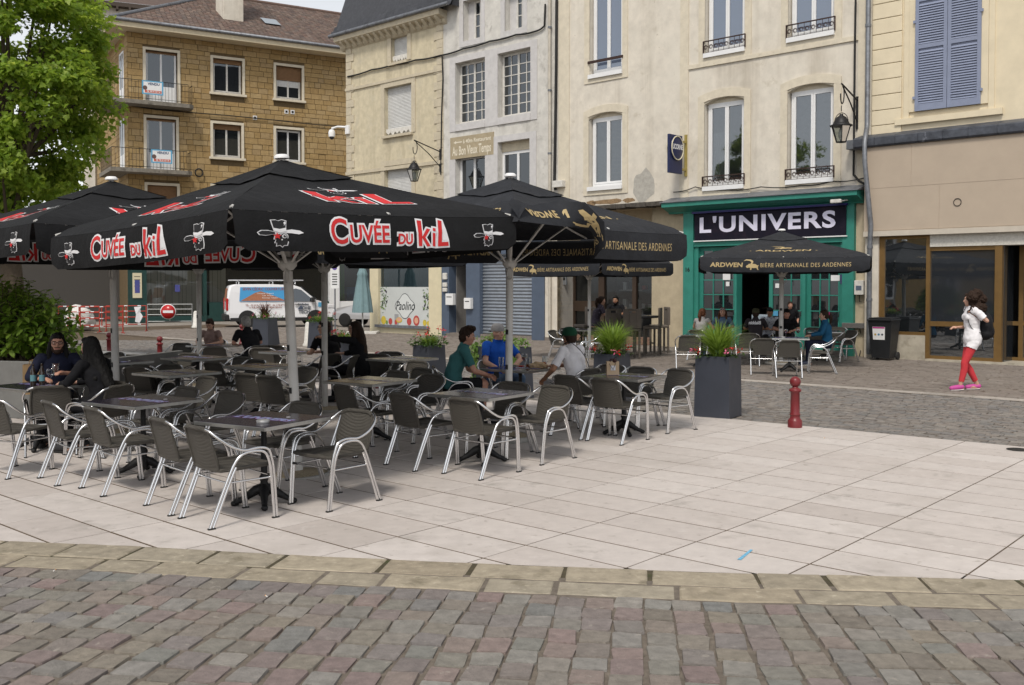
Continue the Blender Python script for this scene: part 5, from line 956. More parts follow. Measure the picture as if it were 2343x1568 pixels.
def kil_emblem():
    L_ = []; W_ = lambda p, h=.004: L_.append((*p, 0, h)); K_ = lambda p, h=.007: L_.append((*p, 2, h))
    crown = [(-.22, .02), (-.30, .48), (-.12, .50), (-.02, .46), (.12, .52), (.28, .47), (.22, .02)]; W_(poly(crown)); K_(poly([(x * .88, .03 + y * .90) for x, y in crown[:1]] + [(x * .87, y * .92 + .015) for x, y in crown[1:6]] + [(crown[6][0] * .88, .05)])); W_(poly([(-.22, .02), (-.235, .14), (.0, .10), (.225, .17), (.22, .02), (0, -.05)]), .009)
    W_(poly([(.14, .36), (.2, .44), (.22, .38), (.26, .40), (.15, .24), (.17, .33)]), .009)
    br = [(-.18, -.02), (-.4, .04), (-.66, .03), (-.80, -.07), (-.74, -.18), (-.5, -.2), (-.16, -.12)]; W_(poly(br)); K_(poly([(x * .92 - .025, y * .76 - .02) for x, y in br]))
    W_(poly([(.16, .05), (.42, .10), (.70, .06), (.84, -.04), (.66, -.10), (.4, -.06), (.1, -.06)])); W_(poly([(-.22, .04), (.2, .08), (.14, -.08), (-.2, -.14)]), .005)
    W_(circ2d(.14, -.2, .15, .15)); K_(circ2d(.14, -.2, .115, .115)); W_(circ2d(.14, -.2, .085, .085), .009); K_(circ2d(.15, -.2, .055, .055), .0105); W_(circ2d(.16, -.18, .02, .02, 8), .012)
    bd = [(-.2, -.16), (-.24, -.34), (-.17, -.36), (-.22, -.5), (-.14, -.5), (-.16, -.64), (-.02, -.60), (.08, -.68), (.14, -.6), (.26, -.6), (.22, -.48), (.30, -.44), (.24, -.36), (.29, -.24), (.22, -.12)]; W_(poly(bd)); K_(poly([(.03 + (x - .03) * .86, -.36 + (y + .36) * .88) for x, y in bd]), .006)
    W_(poly([(.02, -.34), (.05, -.39), (.08, -.34), (.06, -.31)]), .008)
    st = [(-.12 + .16 * (1 if i % 2 == 0 else .42) * math.cos(i * .6283 + 1.57), -.2 + .16 * (1 if i % 2 == 0 else .42) * math.sin(i * .6283 + 1.57)) for i in range(10)]; L_.append((*poly(st), 1, .0125)); return L_
def grow(pts, d_):
    c = (sum(p[0] for p in pts) / len(pts), sum(p[1] for p in pts) / len(pts)); o = []; n = len(pts)
    for i in range(n):
        a, b, e = Vector(pts[i - 1]), Vector(pts[i]), Vector(pts[(i + 1) % n]); n1 = Vector(((b - a).y, -(b - a).x)).normalized(); n2 = Vector(((e - b).y, -(e - b).x)).normalized(); m_ = (n1 + n2); m_ = m_.normalized() if m_.length > .2 else n1
        o.append(tuple(b + m_ * d_ / max(.5, m_.dot(n1))))
    return o
def kil_word():                          # the hand-drawn K i L
    K = [(.02, 0), (.13, 0), (.15, 1.0), (.0, 1.02)]; K2 = [(.12, .34), (.32, .70), (.44, .66), (.20, .28)]; K3 = [(.19, .44), (.42, .0), (.30, -.02), (.12, .36)]
    I = [(.50, 0), (.60, -.02), (.62, .50), (.52, .53)]; dot = [(.53, .60), (.63, .58), (.64, .70), (.54, .72)]; Lp = [(.70, -.02), (1.12, .0), (1.10, .16), (.85, .15), (.90, 1.0), (.76, 1.04)]
    return [K, K2, K3, I, dot, Lp]
def cuvee(h=.17):
    """white-edged red lettering: C UVEE, DU, KiL"""
    Ls = []; x = -.62
    for s_, sz, dx, dy in (('C', .30, -.70, .005), ('UVÉE', .21, -.335, -.012), ('DU', .125, .105, -.055)):
        Ls.append((*place2d(text(s_, sz, .021), 1, 1.15, dx, dy), 0, .003)); Ls.append((*place2d(text(s_, sz, .004), 1, 1.15, dx, dy), 1, .0065))
    for kz, p in enumerate(kil_word()):
        a = sum(p[i][0] * p[(i + 1) % len(p)][1] - p[(i + 1) % len(p)][0] * p[i][1] for i in range(len(p)))
        if a < 0: p = p[::-1]
        q = [(.26 + x * .37, -.125 + y * .265) for x, y in p]; Ls.append((*poly(grow(q, .018)), 0, .003 + kz * .0002)); Ls.append((*poly(q), 1, .0065 + kz * .0003))
    return Ls
def sc(Ls, k, dx, dy, kx=None): return [(*place2d((v, f), kx or k, k, dx, dy), m_, h) for v, f, m_, h in Ls]
BOAR = [(-.46, -.02), (-.40, .10), (-.28, .17), (-.2, .28), (-.13, .2), (.05, .26), (.28, .22), (.42, .10), (.52, .16), (.46, .02), (.44, -.16), (.5, -.3), (.40, -.3), (.33, -.12), (.1, -.14), (-.02, -.12), (-.05, -.3), (-.15, -.3), (-.13, -.1), (-.26, -.10), (-.36, -.14)]
PLUME = [(-.14, .22), (-.02, .40), (-.14, .52), (-.4, .56), (-.62, .50), (-.42, .66), (-.1, .64), (.06, .56), (.12, .44), (.02, .24)]
def ardwen_val():
    Ls = [(*place2d(text('ARDWEN', .135, .004, shear=.12), 1, 1, -1.02, 0), 3, .004)]; Ls += [(*place2d(poly(p), .24, .24, -.56, -.03), 3, .004) for p in (BOAR, PLUME)]
    v, f = text('BIÈRE ARTISANALE DES ARDENNES', .115, .0, spacing=1.12); w_ = max(p[0] for p in v) - min(p[0] for p in v); Ls.append((*place2d((v, f), 1.58 / w_, 1.12, .38, -.005), 3, .004)); return Ls
KV = sc(cuvee(), .86, .03, .0) + sc(kil_emblem(), .185, -1.12, .0, .25) + sc(kil_emblem(), .185, 1.12, .0, .25); KT = sc(kil_emblem(), .26, 0, .50, .34) + sc([l for l in cuvee() if True], .34, -.17, -.02) + [(*poly([(-.42 + x * .85, -.30 + y * .55) for x, y in grow(p, .03)]), 0, .005) for p in [q if sum(q[i][0] * q[(i + 1) % len(q)][1] - q[(i + 1) % len(q)][0] * q[i][1] for i in range(len(q))) > 0 else q[::-1] for q in kil_word()]] + [(*poly([(-.42 + x * .85, -.30 + y * .55) for x, y in p]), 1, .010) for p in kil_word()]
AV = ardwen_val(); AT = [(*place2d(text('. ARDWEN .', .23, .004, shear=.12), 1, 1, 0, -.15), 3, .006)] + [(*place2d(poly(p), .34, .30, 0, .20), 3, .006) for p in (BOAR, PLUME)]
PM = [m_wht, m_red, m_blk, m_gold]
def make_umbrella(brand, cloth, fold=None):
    r = empty('parasol')
    cl = MB(); N_, T_ = 20, 12; ts = [.16 + .84 * j / T_ for j in range(T_ + 1)]; rot = [Matrix.Rotation(k * math.pi / 2, 4, 'Z') for k in range(4)]
    for k in range(4):
        vs = [rot[k] @ can_pt(-1 + 2 * i / N_, t) for t in ts for i in range(N_ + 1)]; cl.add(vs, [(j * (N_ + 1) + i, (j + 1) * (N_ + 1) + i, (j + 1) * (N_ + 1) + i + 1, j * (N_ + 1) + i + 1) for j in range(T_) for i in range(N_)], 0, True)
    can = cl.build('canopy', cloth, r)
    vc = MB()
    for k in range(4):
        vs = [rot[k] @ (can_pt(-1 + 2 * i / 12, t * 1.05, 0) + Vector((0, 0, .026 - .03 * t + .010 * math.sin(i * 1.9 + k) * t * t * 9 * .4))) for t in (0.015, .06, .12, .18, .24, .29) for i in range(13)]; vc.add(vs, [(j * 13 + i, (j + 1) * 13 + i, (j + 1) * 13 + i + 1, j * 13 + i + 1) for j in range(5) for i in range(12)], 0, True)
    vc.build('vent_cap', cloth, r)
    MB().lathe([(.07, -.01), (.07, .012), (.05, .03), (.0, .034)], (0, 0, ZA + .035), 16).build('top_cap', m_white, r)
    for k in range(4):
        vb = MB(); n, m_ = 28, 6; vs = []
        for j in range(m_ + 1):
            for i in range(n + 1):
                u = -.998 + 1.996 * i / n; v = j / m_; cr = max(0, (abs(u) - .955) / .043); vv = v * (1 - .18 * min(1, cr) ** 2); vs.append(rot[k] @ val_pt(u, vv, 0, k, fold))
        vb.add(vs, [(j * (n + 1) + i, (j + 1) * (n + 1) + i, (j + 1) * (n + 1) + i + 1, j * (n + 1) + i + 1) for j in range(m_) for i in range(n)], 0, True); va = vb.build('valance', cloth, r)
        decal('lettering', KV if brand == 'kil' else AV, lambda x, y, h: rot[k] @ val_pt(x / HS, .5 - y / DR, h, k, fold), PM, va, both=.004, L=.14)
        def top(x, y, h): t = .68 - y * .40; u = x / (HS * t); p = can_pt(u, t, h); return rot[k] @ p
        decal('top_print', KT if brand == 'kil' else AT, top, PM, can, L=.12)
    for k in range(8):
        a = k * math.pi / 4 + math.pi / 4; d_ = HS * (math.sqrt(2) if k % 2 == 0 else 1); c, s_ = math.cos(a), math.sin(a)
        def zt(t): return (ZA - (ZA - ZE) * (t ** .88) - .035 - (.05 * math.sin(t * 3.14) * .9 + .022 * t if k % 2 else 0))
        MB().tube([(c * d_ * t, s_ * d_ * t, zt(t)) for t in (.06, .3, .55, .8, .985)], .013, 6, smooth=False).build('rib', m_pole, r)
        MB().tube([(c * .07, s_ * .07, 2.13), (c * d_ * .46, s_ * d_ * .46, zt(.46) - .012)], .017, 4, smooth=False, ell=.6).build('strut', m_pole, r)
    MB().tube([(0, 0, .02), (0, 0, 2.05)], .044, 14).tube([(0, 0, 2.05), (0, 0, ZA + .02)], .031, 12).build('pole', m_pole, r)
    hb = MB().lathe([(.048, 2.06), (.085, 2.10), (.09, 2.15), (.06, 2.18), (.036, 2.19)], seg=14).build('hub', m_pole, r); MB().tube([(.05 + .04 * math.sin(g), -.05, 2.0 + .07 * math.cos(g)) for g in [i * .52 for i in range(13)]], .008, 6).build('crank_loop', m_pole, hb)
    b = MB().lathe([(.30, 0), (.31, .02), (.31, .06), (.285, .065), (.28, .045), (.05, .06)], seg=28); b.build('base', mat('concrete_base', (.30, .29, .27), .85, n=(14, .2)), r); MB().lathe([(.278, .047), (.2, .075), (.048, .09)], seg=24).build('gravel', mat('gravel_fill', (.35, .29, .2), .95, n=(60, .5), bump=(90, 1, .02)), r)
    for z_ in (1.30, .88): MB().add([(.0458 * math.cos(g), .0458 * math.sin(g), z_ + q_) for q_ in (-.03, .03) for g in (-2.3, -2.0, -1.7, -1.4, -1.1)], [(i, i + 1, i + 6, i + 5) for i in range(4)], 0, True).build('sticker', m_blk, r)
    return r
UK = make_umbrella('kil', m_cloth); UA = make_umbrella('ardwen', m_clothg); UF = make_umbrella('ardwen', m_clothg, lambda u, k: (max(0, min(1, (u + .05) / .25)) if k == 0 else (max(0, min(1, (-u - .22) / .3)) if k == 1 else 0)) * 3.9); uu = {}
def umbrella(src, X, Y, rot, label, tilt=(0, 0), dz=0, wide=1.0):
    o = src if src.name not in uu else copy_tree(src); uu[src.name] = 1; o.location = (X, Y, dz + .001); o.rotation_mode = 'XYZ'
    o.rotation_euler = (Matrix.Rotation(R(tilt[1]), 3, 'Y') @ Matrix.Rotation(R(tilt[0]), 3, 'X') @ Matrix.Rotation(R(rot), 3, 'Z')).to_euler(); o.scale = (wide, wide, 1); tag(o, label, 'parasol', 'black parasols over the tables'); return o
def upos(px, Y): return (px - 1171) / FPX * Y
umbrella(UK, upos(681, 9.72), 9.72, -42.5, 'large black parasol in front with red and white beer lettering', (0, -2.7), -.055, 1.06)
umbrella(UK, upos(264, 12.2), 12.2, -42.5, 'left black parasol with red and white lettering, before the tree', (0, -.6), 0, 1.05)
umbrella(UF, upos(1163, 11.84), 11.84, -42.5, 'middle black parasol with gold boar lettering, front edge folded up', (0, .4))
umbrella(UA, upos(455, 17.9), 17.9, -42.5, 'shaded gold-lettered parasol behind the left one, pole before the van', (0, 0))
umbrella(UA, upos(742, 14.6), 14.6, -42.5, 'shaded gold-lettered parasol behind the front one', (0, 0), -.02)
umbrella(UA, upos(1348, 25.0), 25.0, -42.5, 'gold-lettered parasol by the brown shopfront, behind the grass planter', (0, 0), -.06)
umbrella(UA, upos(1787, 23.3), 23.3, -14, 'gold-lettered parasol in front of the green cafe', (0, 0), 0, 1.2)
umbrella(UK, upos(-120, 14.6), 14.6, -42.5, 'parasol at the far left, only its edge in view', (0, 0), .05)
# ================================================================== PLANTING
def leaf_mat(name, cols, tr=.35, rough=.5):
    m = bpy.data.materials.new(name); m.use_nodes = True; t = m.node_tree; N = t.nodes; L = t.links; b = N['Principled BSDF']; o = N['Material Output']; b.inputs['Roughness'].default_value = rough; b.inputs['Specular IOR Level'].default_value = .35
    g = N.new('ShaderNodeNewGeometry'); r = N.new('ShaderNodeValToRGB'); e = r.color_ramp.elements
    while len(e) < len(cols): e.new(.5)
    for k, c in enumerate(cols): e[k].position = k / max(1, len(cols) - 1); e[k].color = (*c, 1)
    L.new(g.outputs['Random Per Island'], r.inputs[0]); L.new(r.outputs[0], b.inputs['Base Color']); tl = N.new('ShaderNodeBsdfTranslucent'); hsv = N.new('ShaderNodeHueSaturation'); hsv.inputs['Value'].default_value = 1.7; hsv.inputs['Hue'].default_value = .485; L.new(r.outputs[0], hsv.inputs['Color']); L.new(hsv.outputs[0], tl.inputs[0])
    mx = N.new('ShaderNodeMixShader'); mx.inputs[0].default_value = tr; L.new(b.outputs[0], mx.inputs[1]); L.new(tl.outputs[0], mx.inputs[2]); L.new(mx.outputs[0], o.inputs[0]); return m
m_leaf = leaf_mat('plane_tree_leaf', [(.12, .21, .022), (.22, .32, .034), (.16, .26, .026), (.33, .42, .07)], .5); m_bush = leaf_mat('shrub_leaf', [(.12, .22, .022), (.18, .30, .036), (.23, .34, .055), (.15, .27, .03)], .4, .4); m_grass = leaf_mat('grass_blade', [(.10, .18, .02), (.17, .27, .035), (.22, .33, .06), (.13, .22, .03)], .4); m_herb = leaf_mat('small_leaf', [(.04, .085, .018), (.07, .13, .025), (.055, .11, .02)], .3); m_ivy = leaf_mat('variegated_ivy', [(.10, .19, .03), (.22, .32, .10), (.07, .15, .02)], .3); m_dark_leaf = leaf_mat('bronze_leaf', [(.055, .02, .018), (.09, .04, .03), (.05, .035, .02)], .2)
m_bark = mat('bark', (.085, .065, .045), .95, n=(6, .3), bump=(14, .8))
PLANE = [(0, 0), (.16, .10), (.48, .08), (.34, .30), (.52, .46), (.26, .50), (.16, .74), (0, 1.0), (-.16, .74), (-.26, .50), (-.52, .46), (-.34, .30), (-.48, .08), (-.16, .10)]
OVAL = [(0, 0), (.17, .22), (.24, .5), (.17, .78), (0, 1.0), (-.17, .78), (-.24, .5), (-.17, .22)]
def leaf(mb, p, d_, nrm, size, shape, fold=.18):
    d_ = d_.normalized(); x = d_.cross(nrm); x = x.normalized() if x.length > 1e-3 else d_.orthogonal().normalized(); n = x.cross(d_)
    mb.add([p + x * (u * size) + d_ * (v * size) + n * (abs(u) * fold * size - .22 * v * v * size) for u, v in shape], [tuple(range(len(shape)))])
def rvec(rn): 
    while True:
        v = Vector((rn.uniform(-1, 1), rn.uniform(-1, 1), rn.uniform(-1, 1)))
        if .05 < v.length < 1: return v.normalized()
# big plane tree on the left
def tree(X, Y, label, c, rad, nclump, nleaf, size, rn, trunk_h):
    r = empty('plane_tree', (X, Y, 0)); tag(r, label, 'tree'); tr = MB(); top = Vector((c[0], c[1], c[2]))
    tr.tube(smooth_path([(0, 0, 0), (.05, .03, trunk_h * .5), (-.04, .02, trunk_h), (.02, .05, c[2])], 3), [.30, .28, .26, .25, .24, .23, .22, .17, .13, .08], 10); tr.build('trunk', m_bark, r); cr = MB()
    for k in range(nclump):
        v = rvec(rn); q = rn.uniform(.42, 1.0) ** .6; p = Vector((c[0] + v.x * rad[0] * q, c[1] + v.y * rad[1] * q, c[2] + v.z * rad[2] * q))
        if k % 3 == 0:
            st = Vector((0, .04, rn.uniform(trunk_h * .8, c[2]))); mid = st.lerp(p, .55) + Vector((0, 0, -.2)); MB().tube([st, mid, p], [.07, .04, .012], 6).build('branch', m_bark, r)
        cs = rn.uniform(.32, .62); 
        for i in range(nleaf):
            e = rvec(rn) * cs * rn.random() ** .5; e.z *= .75; pp = p + e; out_ = (pp - top); d_ = (out_.normalized() * .5 + rvec(rn) * .8 + Vector((0, 0, -.35))); nn = (Vector((0, 0, 1)) + rvec(rn) * .75 + out_.normalized() * .35).normalized(); leaf(cr, pp, d_, nn, size * rn.uniform(.55, 1.25), PLANE)
    o = cr.build('crown', m_leaf, r); tag(o, None, None, None, 'stuff'); return r
p = D(22, 655, 22); tree(p.x, p.y, 'leafy green plane tree at the left edge', (0, 0, 6.4), (2.12, 2.3, 3.6), 185, 235, .135, random.Random(3), 3.2)
# concrete bed with a laurel-like shrub
m_bed2 = mat('grey_bed_concrete', (.16, .16, .155), .8, n=(5, .15), streak=(2, (.09, .09, .085), .6), n2=(6, (.09, .10, .06), .66))
bp = Vector((-6.35, 13.7, 0)); bd = MB().box(-7, .35, -.08, 0, 0, .80, bev=.01).box(.27, .35, 0.001, 2.6, 0, .80, bev=.01).box(-7, .27, .02, 2.55, 0, .72, 1).build('planting_bed', [m_bed2, mat('soil', (.035, .026, .018), .95, n=(20, .4))], None, bp, R(-14)); tag(bd, 'long grey concrete bed holding the shrub at the left edge', 'planting bed')
q = G(290, 880); tag(MB().box(-1.0, .9, -.2, .25, 0, .60, bev=.012).build('low_wall', mat('pale_grey_block', (.27, .27, .27), .8, n=(4, .12)), None, (q.x, q.y, 0), R(-20)), 'low grey block wall behind the left parasol pole', 'low wall')
def shrub(base, c, rad, n, size, label, rn):
    r = empty('shrub', base); tag(r, label, 'shrub'); cr = MB(); st = MB()
    for k in range(n):
        v = rvec(rn); v.z = abs(v.z) * 1.0 - .25; q = rn.uniform(.55, 1.0); tip = Vector((c[0] + v.x * rad[0] * q, c[1] + v.y * rad[1] * q, c[2] + v.z * rad[2] * q))
        b0 = Vector((rn.uniform(-.3, .3), rn.uniform(-.3, .3), 0)); st.tube([b0, b0.lerp(tip, .5) + Vector((0, 0, .15)), tip], [.016, .010, .004], 5); ax = (tip - b0.lerp(tip, .5)).normalized()
        for i in range(11):
            pp = tip - ax * (i * .032 + rn.uniform(0, .02)); a = i * 2.4 + rn.random(); sd_ = ax.orthogonal().normalized(); sd_ = Matrix.Rotation(a, 3, ax) @ sd_; d_ = (ax * .5 + sd_ + Vector((0, 0, rn.uniform(-.35, .25)))); leaf(cr, pp, d_, (Vector((0, 0, 1)) + sd_ * -.2 + rvec(rn) * .3), size * rn.uniform(.75, 1.2), OVAL, .3)
    tag(st.build('stems', m_bark, r), None, None, None, 'stuff'); tag(cr.build('foliage', m_bush, r), None, None, None, 'stuff')
q = D(28, 760, 15.0); shrub((q.x, q.y, .72), (0, 0, .45), (1.12, .95, 1.15), 330, .135, 'dense bright green shrub with oval leaves above the bed', random.Random(8))
# ---------------------------------------------------------------- planters
m_pl = mat('anthracite_planter', (.042, .047, .062), .45, n=(3, .1), n2=(12, (.055, .058, .066), .66)); m_soil = mat('soil', (.035, .026, .018), .95)
m_fred = mat('geranium_red', (.5, .02, .015), .6); m_fpink = mat('flower_pink', (.55, .12, .22), .6)
def planter(p, rot, w_, d_, h, label, plant, seed, taper=.03):
    rn = random.Random(seed); r = empty('planter', (p.x, p.y, 0), R(rot)); tag(r, label, 'planter', 'anthracite planters'); a, b = w_ / 2, d_ / 2; t = taper
    mb = MB(); v = [(-a, -b, 0), (a, -b, 0), (a, b, 0), (-a, b, 0), (-a + t, -b + t, h), (a - t, -b + t, h), (a - t, b - t, h), (-a + t, b - t, h), (-a + t + .03, -b + t + .03, h), (a - t - .03, -b + t + .03, h), (a - t - .03, b - t - .03, h), (-a + t + .03, b - t - .03, h), (-a + t + .03, -b + t + .03, h - .06), (a - t - .03, -b + t + .03, h - .06), (a - t - .03, b - t - .03, h - .06), (-a + t + .03, b - t - .03, h - .06)]
    mb.add(v, [(0, 1, 5, 4), (1, 2, 6, 5), (2, 3, 7, 6), (3, 0, 4, 7), (4, 5, 9, 8), (5, 6, 10, 9), (6, 7, 11, 10), (7, 4, 8, 11), (8, 9, 13, 12), (9, 10, 14, 13), (10, 11, 15, 14), (11, 8, 12, 15)]); mb.add(v[12:], [(0, 1, 2, 3)], 1); mb.build('box', [m_pl, m_soil], r)
    def blades(n, hh, spread, c=(0, 0), wd=.008, m_=None, name='grass'):
        g = MB()
        for _ in range(n):
            an = rn.uniform(0, 6.28); r0 = rn.uniform(0, min(a, b) * .35); L_ = hh * rn.uniform(.6, 1.1); ln = rn.uniform(.25, 1.0) * spread; dx, dy = math.cos(an), math.sin(an); nx, ny = -dy, dx; prev = None; w0 = wd * rn.uniform(.7, 1.2)
            vs = []
            for k in range(5):
                s_ = k / 4; rr = r0 + ln * (s_ ** 1.9); z = h - .05 + L_ * (s_ - .42 * s_ ** 3 * ln / spread); ww = w0 * (1 - s_ ** 2 * .9); vs += [(c[0] + dx * rr - nx * ww, c[1] + dy * rr - ny * ww, z), (c[0] + dx * rr + nx * ww, c[1] + dy * rr + ny * ww, z)]
            g.add(vs, [(2 * k, 2 * k + 1, 2 * k + 3, 2 * k + 2) for k in range(4)])
        tag(g.build(name, m_ or m_grass, r), None, None, None, 'stuff')
    def herbs(n, hh, sx, sy, size=.055, m_=None, name='foliage', drop=0):
        g = MB()
        for _ in range(n):
            x, y = rn.uniform(-a * sx, a * sx), rn.uniform(-b * sy, b * sy); z = h + rn.uniform(-.03, hh) * rn.random()
            leaf(g, Vector((x, y, z)), rvec(rn) + Vector((x, y, .2)), Vector((0, 0, 1)) + rvec(rn) * .6, size * rn.uniform(.6, 1.2), OVAL, .2)
        tag(g.build(name, m_ or m_herb, r), None, None, None, 'stuff')
    def flowers(n, hh, m_, sx=1.15, at=None):
        for i in range(n):
            x, y = (rn.uniform(-a * sx, a * sx), rn.uniform(-b * sx, b * sx)) if not at else at[i]; z = h + rn.uniform(.3, 1) * hh; f = MB()
            for k in range(9):
                e = rvec(rn) * .035; leaf(f, Vector((x, y, z)) + e, rvec(rn), Vector((0, 0, 1)) + e * 20, .045, OVAL, .3)
            f.tube([(x * .5, y * .5, h - .04), (x * .9, y * .9, h + hh * .3), (x, y, z)], .004, 4, 1, smooth=False); f.build('flower', [m_, m_herb], r)
    def ivy(n):
        g = MB()
        for k in range(n):
            sd_ = rn.choice((-1, 1)); x = sd_ * a * rn.uniform(.75, 1.0); y = -b * rn.uniform(.6, 1.0); L_ = rn.uniform(.25, .7)
            for i in range(26):
                t_ = i / 26; z = h + .04 - L_ * t_; leaf(g, Vector((x + rn.uniform(-.05, .05), y - .03 - rn.uniform(0, .03), z)), Vector((rn.uniform(-1, 1), -.5, -1)), Vector((0, -1, .4)) + rvec(rn) * .4, .05 * rn.uniform(.6, 1.2), PLANE, .1)
        for k in range(420): leaf(g, Vector((rn.uniform(-a, a), rn.uniform(-b, b), h + rn.uniform(-.02, .16))), rvec(rn), Vector((0, 0, 1)) + rvec(rn) * .6, .055 * rn.uniform(.6, 1.2), PLANE, .1)
        tag(g.build('ivy', m_ivy, r), None, None, None, 'stuff')
    if plant == 'grass': blades(620, .62, .52); blades(160, .35, .6); herbs(160, .10, 1.05, 1.05); flowers(4, .12, m_fred, at=[(-a * 1.1, -b * .5), (-a * .7, -b * 1.0), (a * 1.05, -b * .9), (a * 1.15, b * .1)]); flowers(2, .1, m_fpink, at=[(-a * 1.3, -b * .4), (a * .9, -b * 1.2)])
    if plant == 'ivy': ivy(26); blades(260, .45, .25, (-.1, .05)); flowers(2, .18, m_fred, at=[(-a * .5, 0), (-a * .65, .05)])
    if plant == 'flowers': herbs(420, .22, 1.15, 1.15, .06); blades(200, .28, .35); flowers(7, .3, m_fred, 1.3); flowers(2, .15, m_fpink)
    if plant == 'dracaena': blades(60, .62, .38, wd=.02, m_=m_dark_leaf, name='sword_leaves'); herbs(200, .15, 1.3, 1.3); blades(120, .3, .5); flowers(4, .2, m_fpink, 1.2)
    return r
q = G(1648, 955); planter(Vector((q.x, q.y + .18, 0)), -32, .52, .52, .86, 'tall anthracite planter of fountain grass nearest the street bollard', 'grass', 1, .012)
def edge_at(px):                          # where a column of the picture meets the far edge of the slabs
    k = (px - 1171) / FPX; t = (k * EDGE0.y - EDGE0.x) / (EDGED.x - k * EDGED.y); return EDGE0 + EDGED * t
e = edge_at(1392); planter(e + EDGEN * .1, -36, .46, .46, .82, 'anthracite planter with bright grass behind the gift bag table', 'grass', 2)
e = edge_at(1140); planter(e + EDGEN * .1, -42, 1.0, .46, .84, 'long anthracite planter trailing variegated ivy behind the man in blue', 'ivy', 3)
e = edge_at(972); planter(e + EDGEN * .1, -42, .46, .46, .80, 'anthracite planter of red geraniums beside the purple table', 'flowers', 4)
e = edge_at(778); planter(e + EDGEN * .1, -42, .46, .46, .78, 'planter of grasses and pink flowers behind the woman in black', 'flowers', 5)
q = D(606, 655, 31); planter(Vector((q.x, q.y, 0)), -20, .64, .64, .85, 'tapered anthracite planter with a spiky bronze plant before the van', 'dracaena', 6, .06)
q = D(733, 655, 29.5); planter(Vector((q.x, q.y, 0)), -20, .58, .58, .80, 'anthracite planter of small flowers at the nose of the van', 'flowers', 7, .04)
# ---------------------------------------------------------------- bollards
m_bol = mat('oxblood_paint', (.16, .018, .022), .38, n=(12, .15), obj=True, n2=(60, (.42, .30, .26), .74, .03))
BOLP = [(.068, 0), (.068, .085), (.062, .10), (.048, .125), (.046, .16), (.05, .165), (.05, .175), (.044, .19), (.042, .46), (.056, .475), (.06, .49), (.052, .505), (.03, .52), (.027, .535)]
def bollard(p, label):
    r = empty('bollard', (p.x, p.y, 0)); tag(r, label, 'bollard', 'oxblood street bollards'); MB().lathe([(r_ * 1.36, z_) for r_, z_ in BOLP], seg=18).build('post', m_bol, r); MB().ball((0, 0, .598), .072, 16).build('ball_finial', m_bol, r)
q = G(1818, 978); bollard(q, 'oxblood red bollard on the slabs right of the tall planter')
for px, Y, lb in ((248, 25.2, 'red bollard left of the left parasol pole'), (364, 23.3, 'red bollard right of the left parasol pole'), (552, 30.6, 'red bollard behind the grey-haired man'), (666, 28.7, 'red bollard beyond the nearest parasol pole'), (671, 19.5, 'red bollard directly behind the stemmed glass table'), (864, 17.9, 'red bollard behind the purple table')): q = D(px, 655, Y); bollard(q, lb)
# pale plastic cone-like block and second one on the street
for px, Y, lb in ((445 + 3, 44, 'white plastic street block before the shop windows'), (706, 30.5, 'white plastic street block between two planters')):
    q = D(px, 655, Y); tag(MB().lathe([(.2, 0), (.2, .06), (.16, .1), (.11, .7), (.08, .74), (0, .75)], (0, 0, 0), 14).build('street_block', m_oldwhite, None, (q.x, q.y, 0)), lb, 'street block', 'white street blocks')
# ================================================================== STREET THINGS
# wall lanterns
def lantern(px, py, wx, label, reach, dy, s_=1.0):
    a, z = FR.px(wx, py); o = empty('wall_lantern', FR.W(a, 0, z), FR.a); tag(o, label, 'wall lantern', 'black wall lanterns'); k = s_
    MB().box(-.03, .03, -.05, -.001, -.75 * k, .12 * k).build('wall_plate', m_black, o)
    MB().tube([(0, -.04, .02), (0, -reach, .32 * k)], .022, 6).tube([(0, -.04, -.55 * k), (0, -reach * .45, -.12 * k), (0, -reach * .93, .26 * k)], .018, 6).build('bracket', m_black, o)
    sp = [(0, -reach + .02 * math.cos(0), .30 * k)] + [(0, -reach + .02 + (.30 - .012 * i) * k * .55 * math.sin(i * .33), .30 * k - .30 * k * (1 - math.cos(i * .33)) * (1 - .018 * i)) for i in range(1, 15)]; MB().tube(sp, .016, 6).build('scroll', m_black, o)
    cx, cz = -reach, -.42 * k
    MB().tube([(0, cx, -.25 * k), (0, cx, cz + .02)], .012, 6).tube([(-.19 * k * math.sin(g), cx, cz - .28 * k + .26 * k * math.cos(g)) for g in [-1.9 + i * .27 for i in range(15)]], .010, 6).build('hanger', m_black, o)
    MB().lathe([(.045 * k, -.05 * k), (.05 * k, -.09 * k), (.13 * k, -.14 * k), (.2 * k, -.27 * k), (.21 * k, -.31 * k), (.29 * k, -.34 * k), (.285 * k, -.37 * k)][::-1], (0, cx, cz), 12).build('hood', m_black, o)
    for i in range(6):
        g = i * 1.047; g2 = g + 1.047; P = lambda r_, gg, z_: (r_ * k * math.cos(gg), cx + r_ * k * math.sin(gg), cz + z_ * k)
        MB().tube([P(.255, g, -.37), P(.13, g, -.78)], .011, 5).build('bar', m_black, o); MB().add([P(.245, g, -.38), P(.245, g2, -.38), P(.125, g2, -.77), P(.125, g, -.77)], [(0, 1, 2, 3)]).build('pane', m_clear, o)
    MB().lathe([(.0, -.81 * k), (.135 * k, -.79 * k), (.135 * k, -.77 * k)], (0, cx, cz), 6).build('bottom_ring', m_black, o); MB().lathe([(.03 * k, -.72 * k), (.075 * k, -.62 * k), (.07 * k, -.5 * k), (.03 * k, -.42 * k)], (0, cx, cz), 10).build('bulb', mat('frosted_bulb', (.65, .62, .55), .4), o)
lantern(0, 349, 1008, 'hanging black lantern on the beige house above the parasols', 1.32, 0, .98); lantern(0, 232, 1962, 'hanging black lantern at the right end of the cream house', .98, 0, .98)
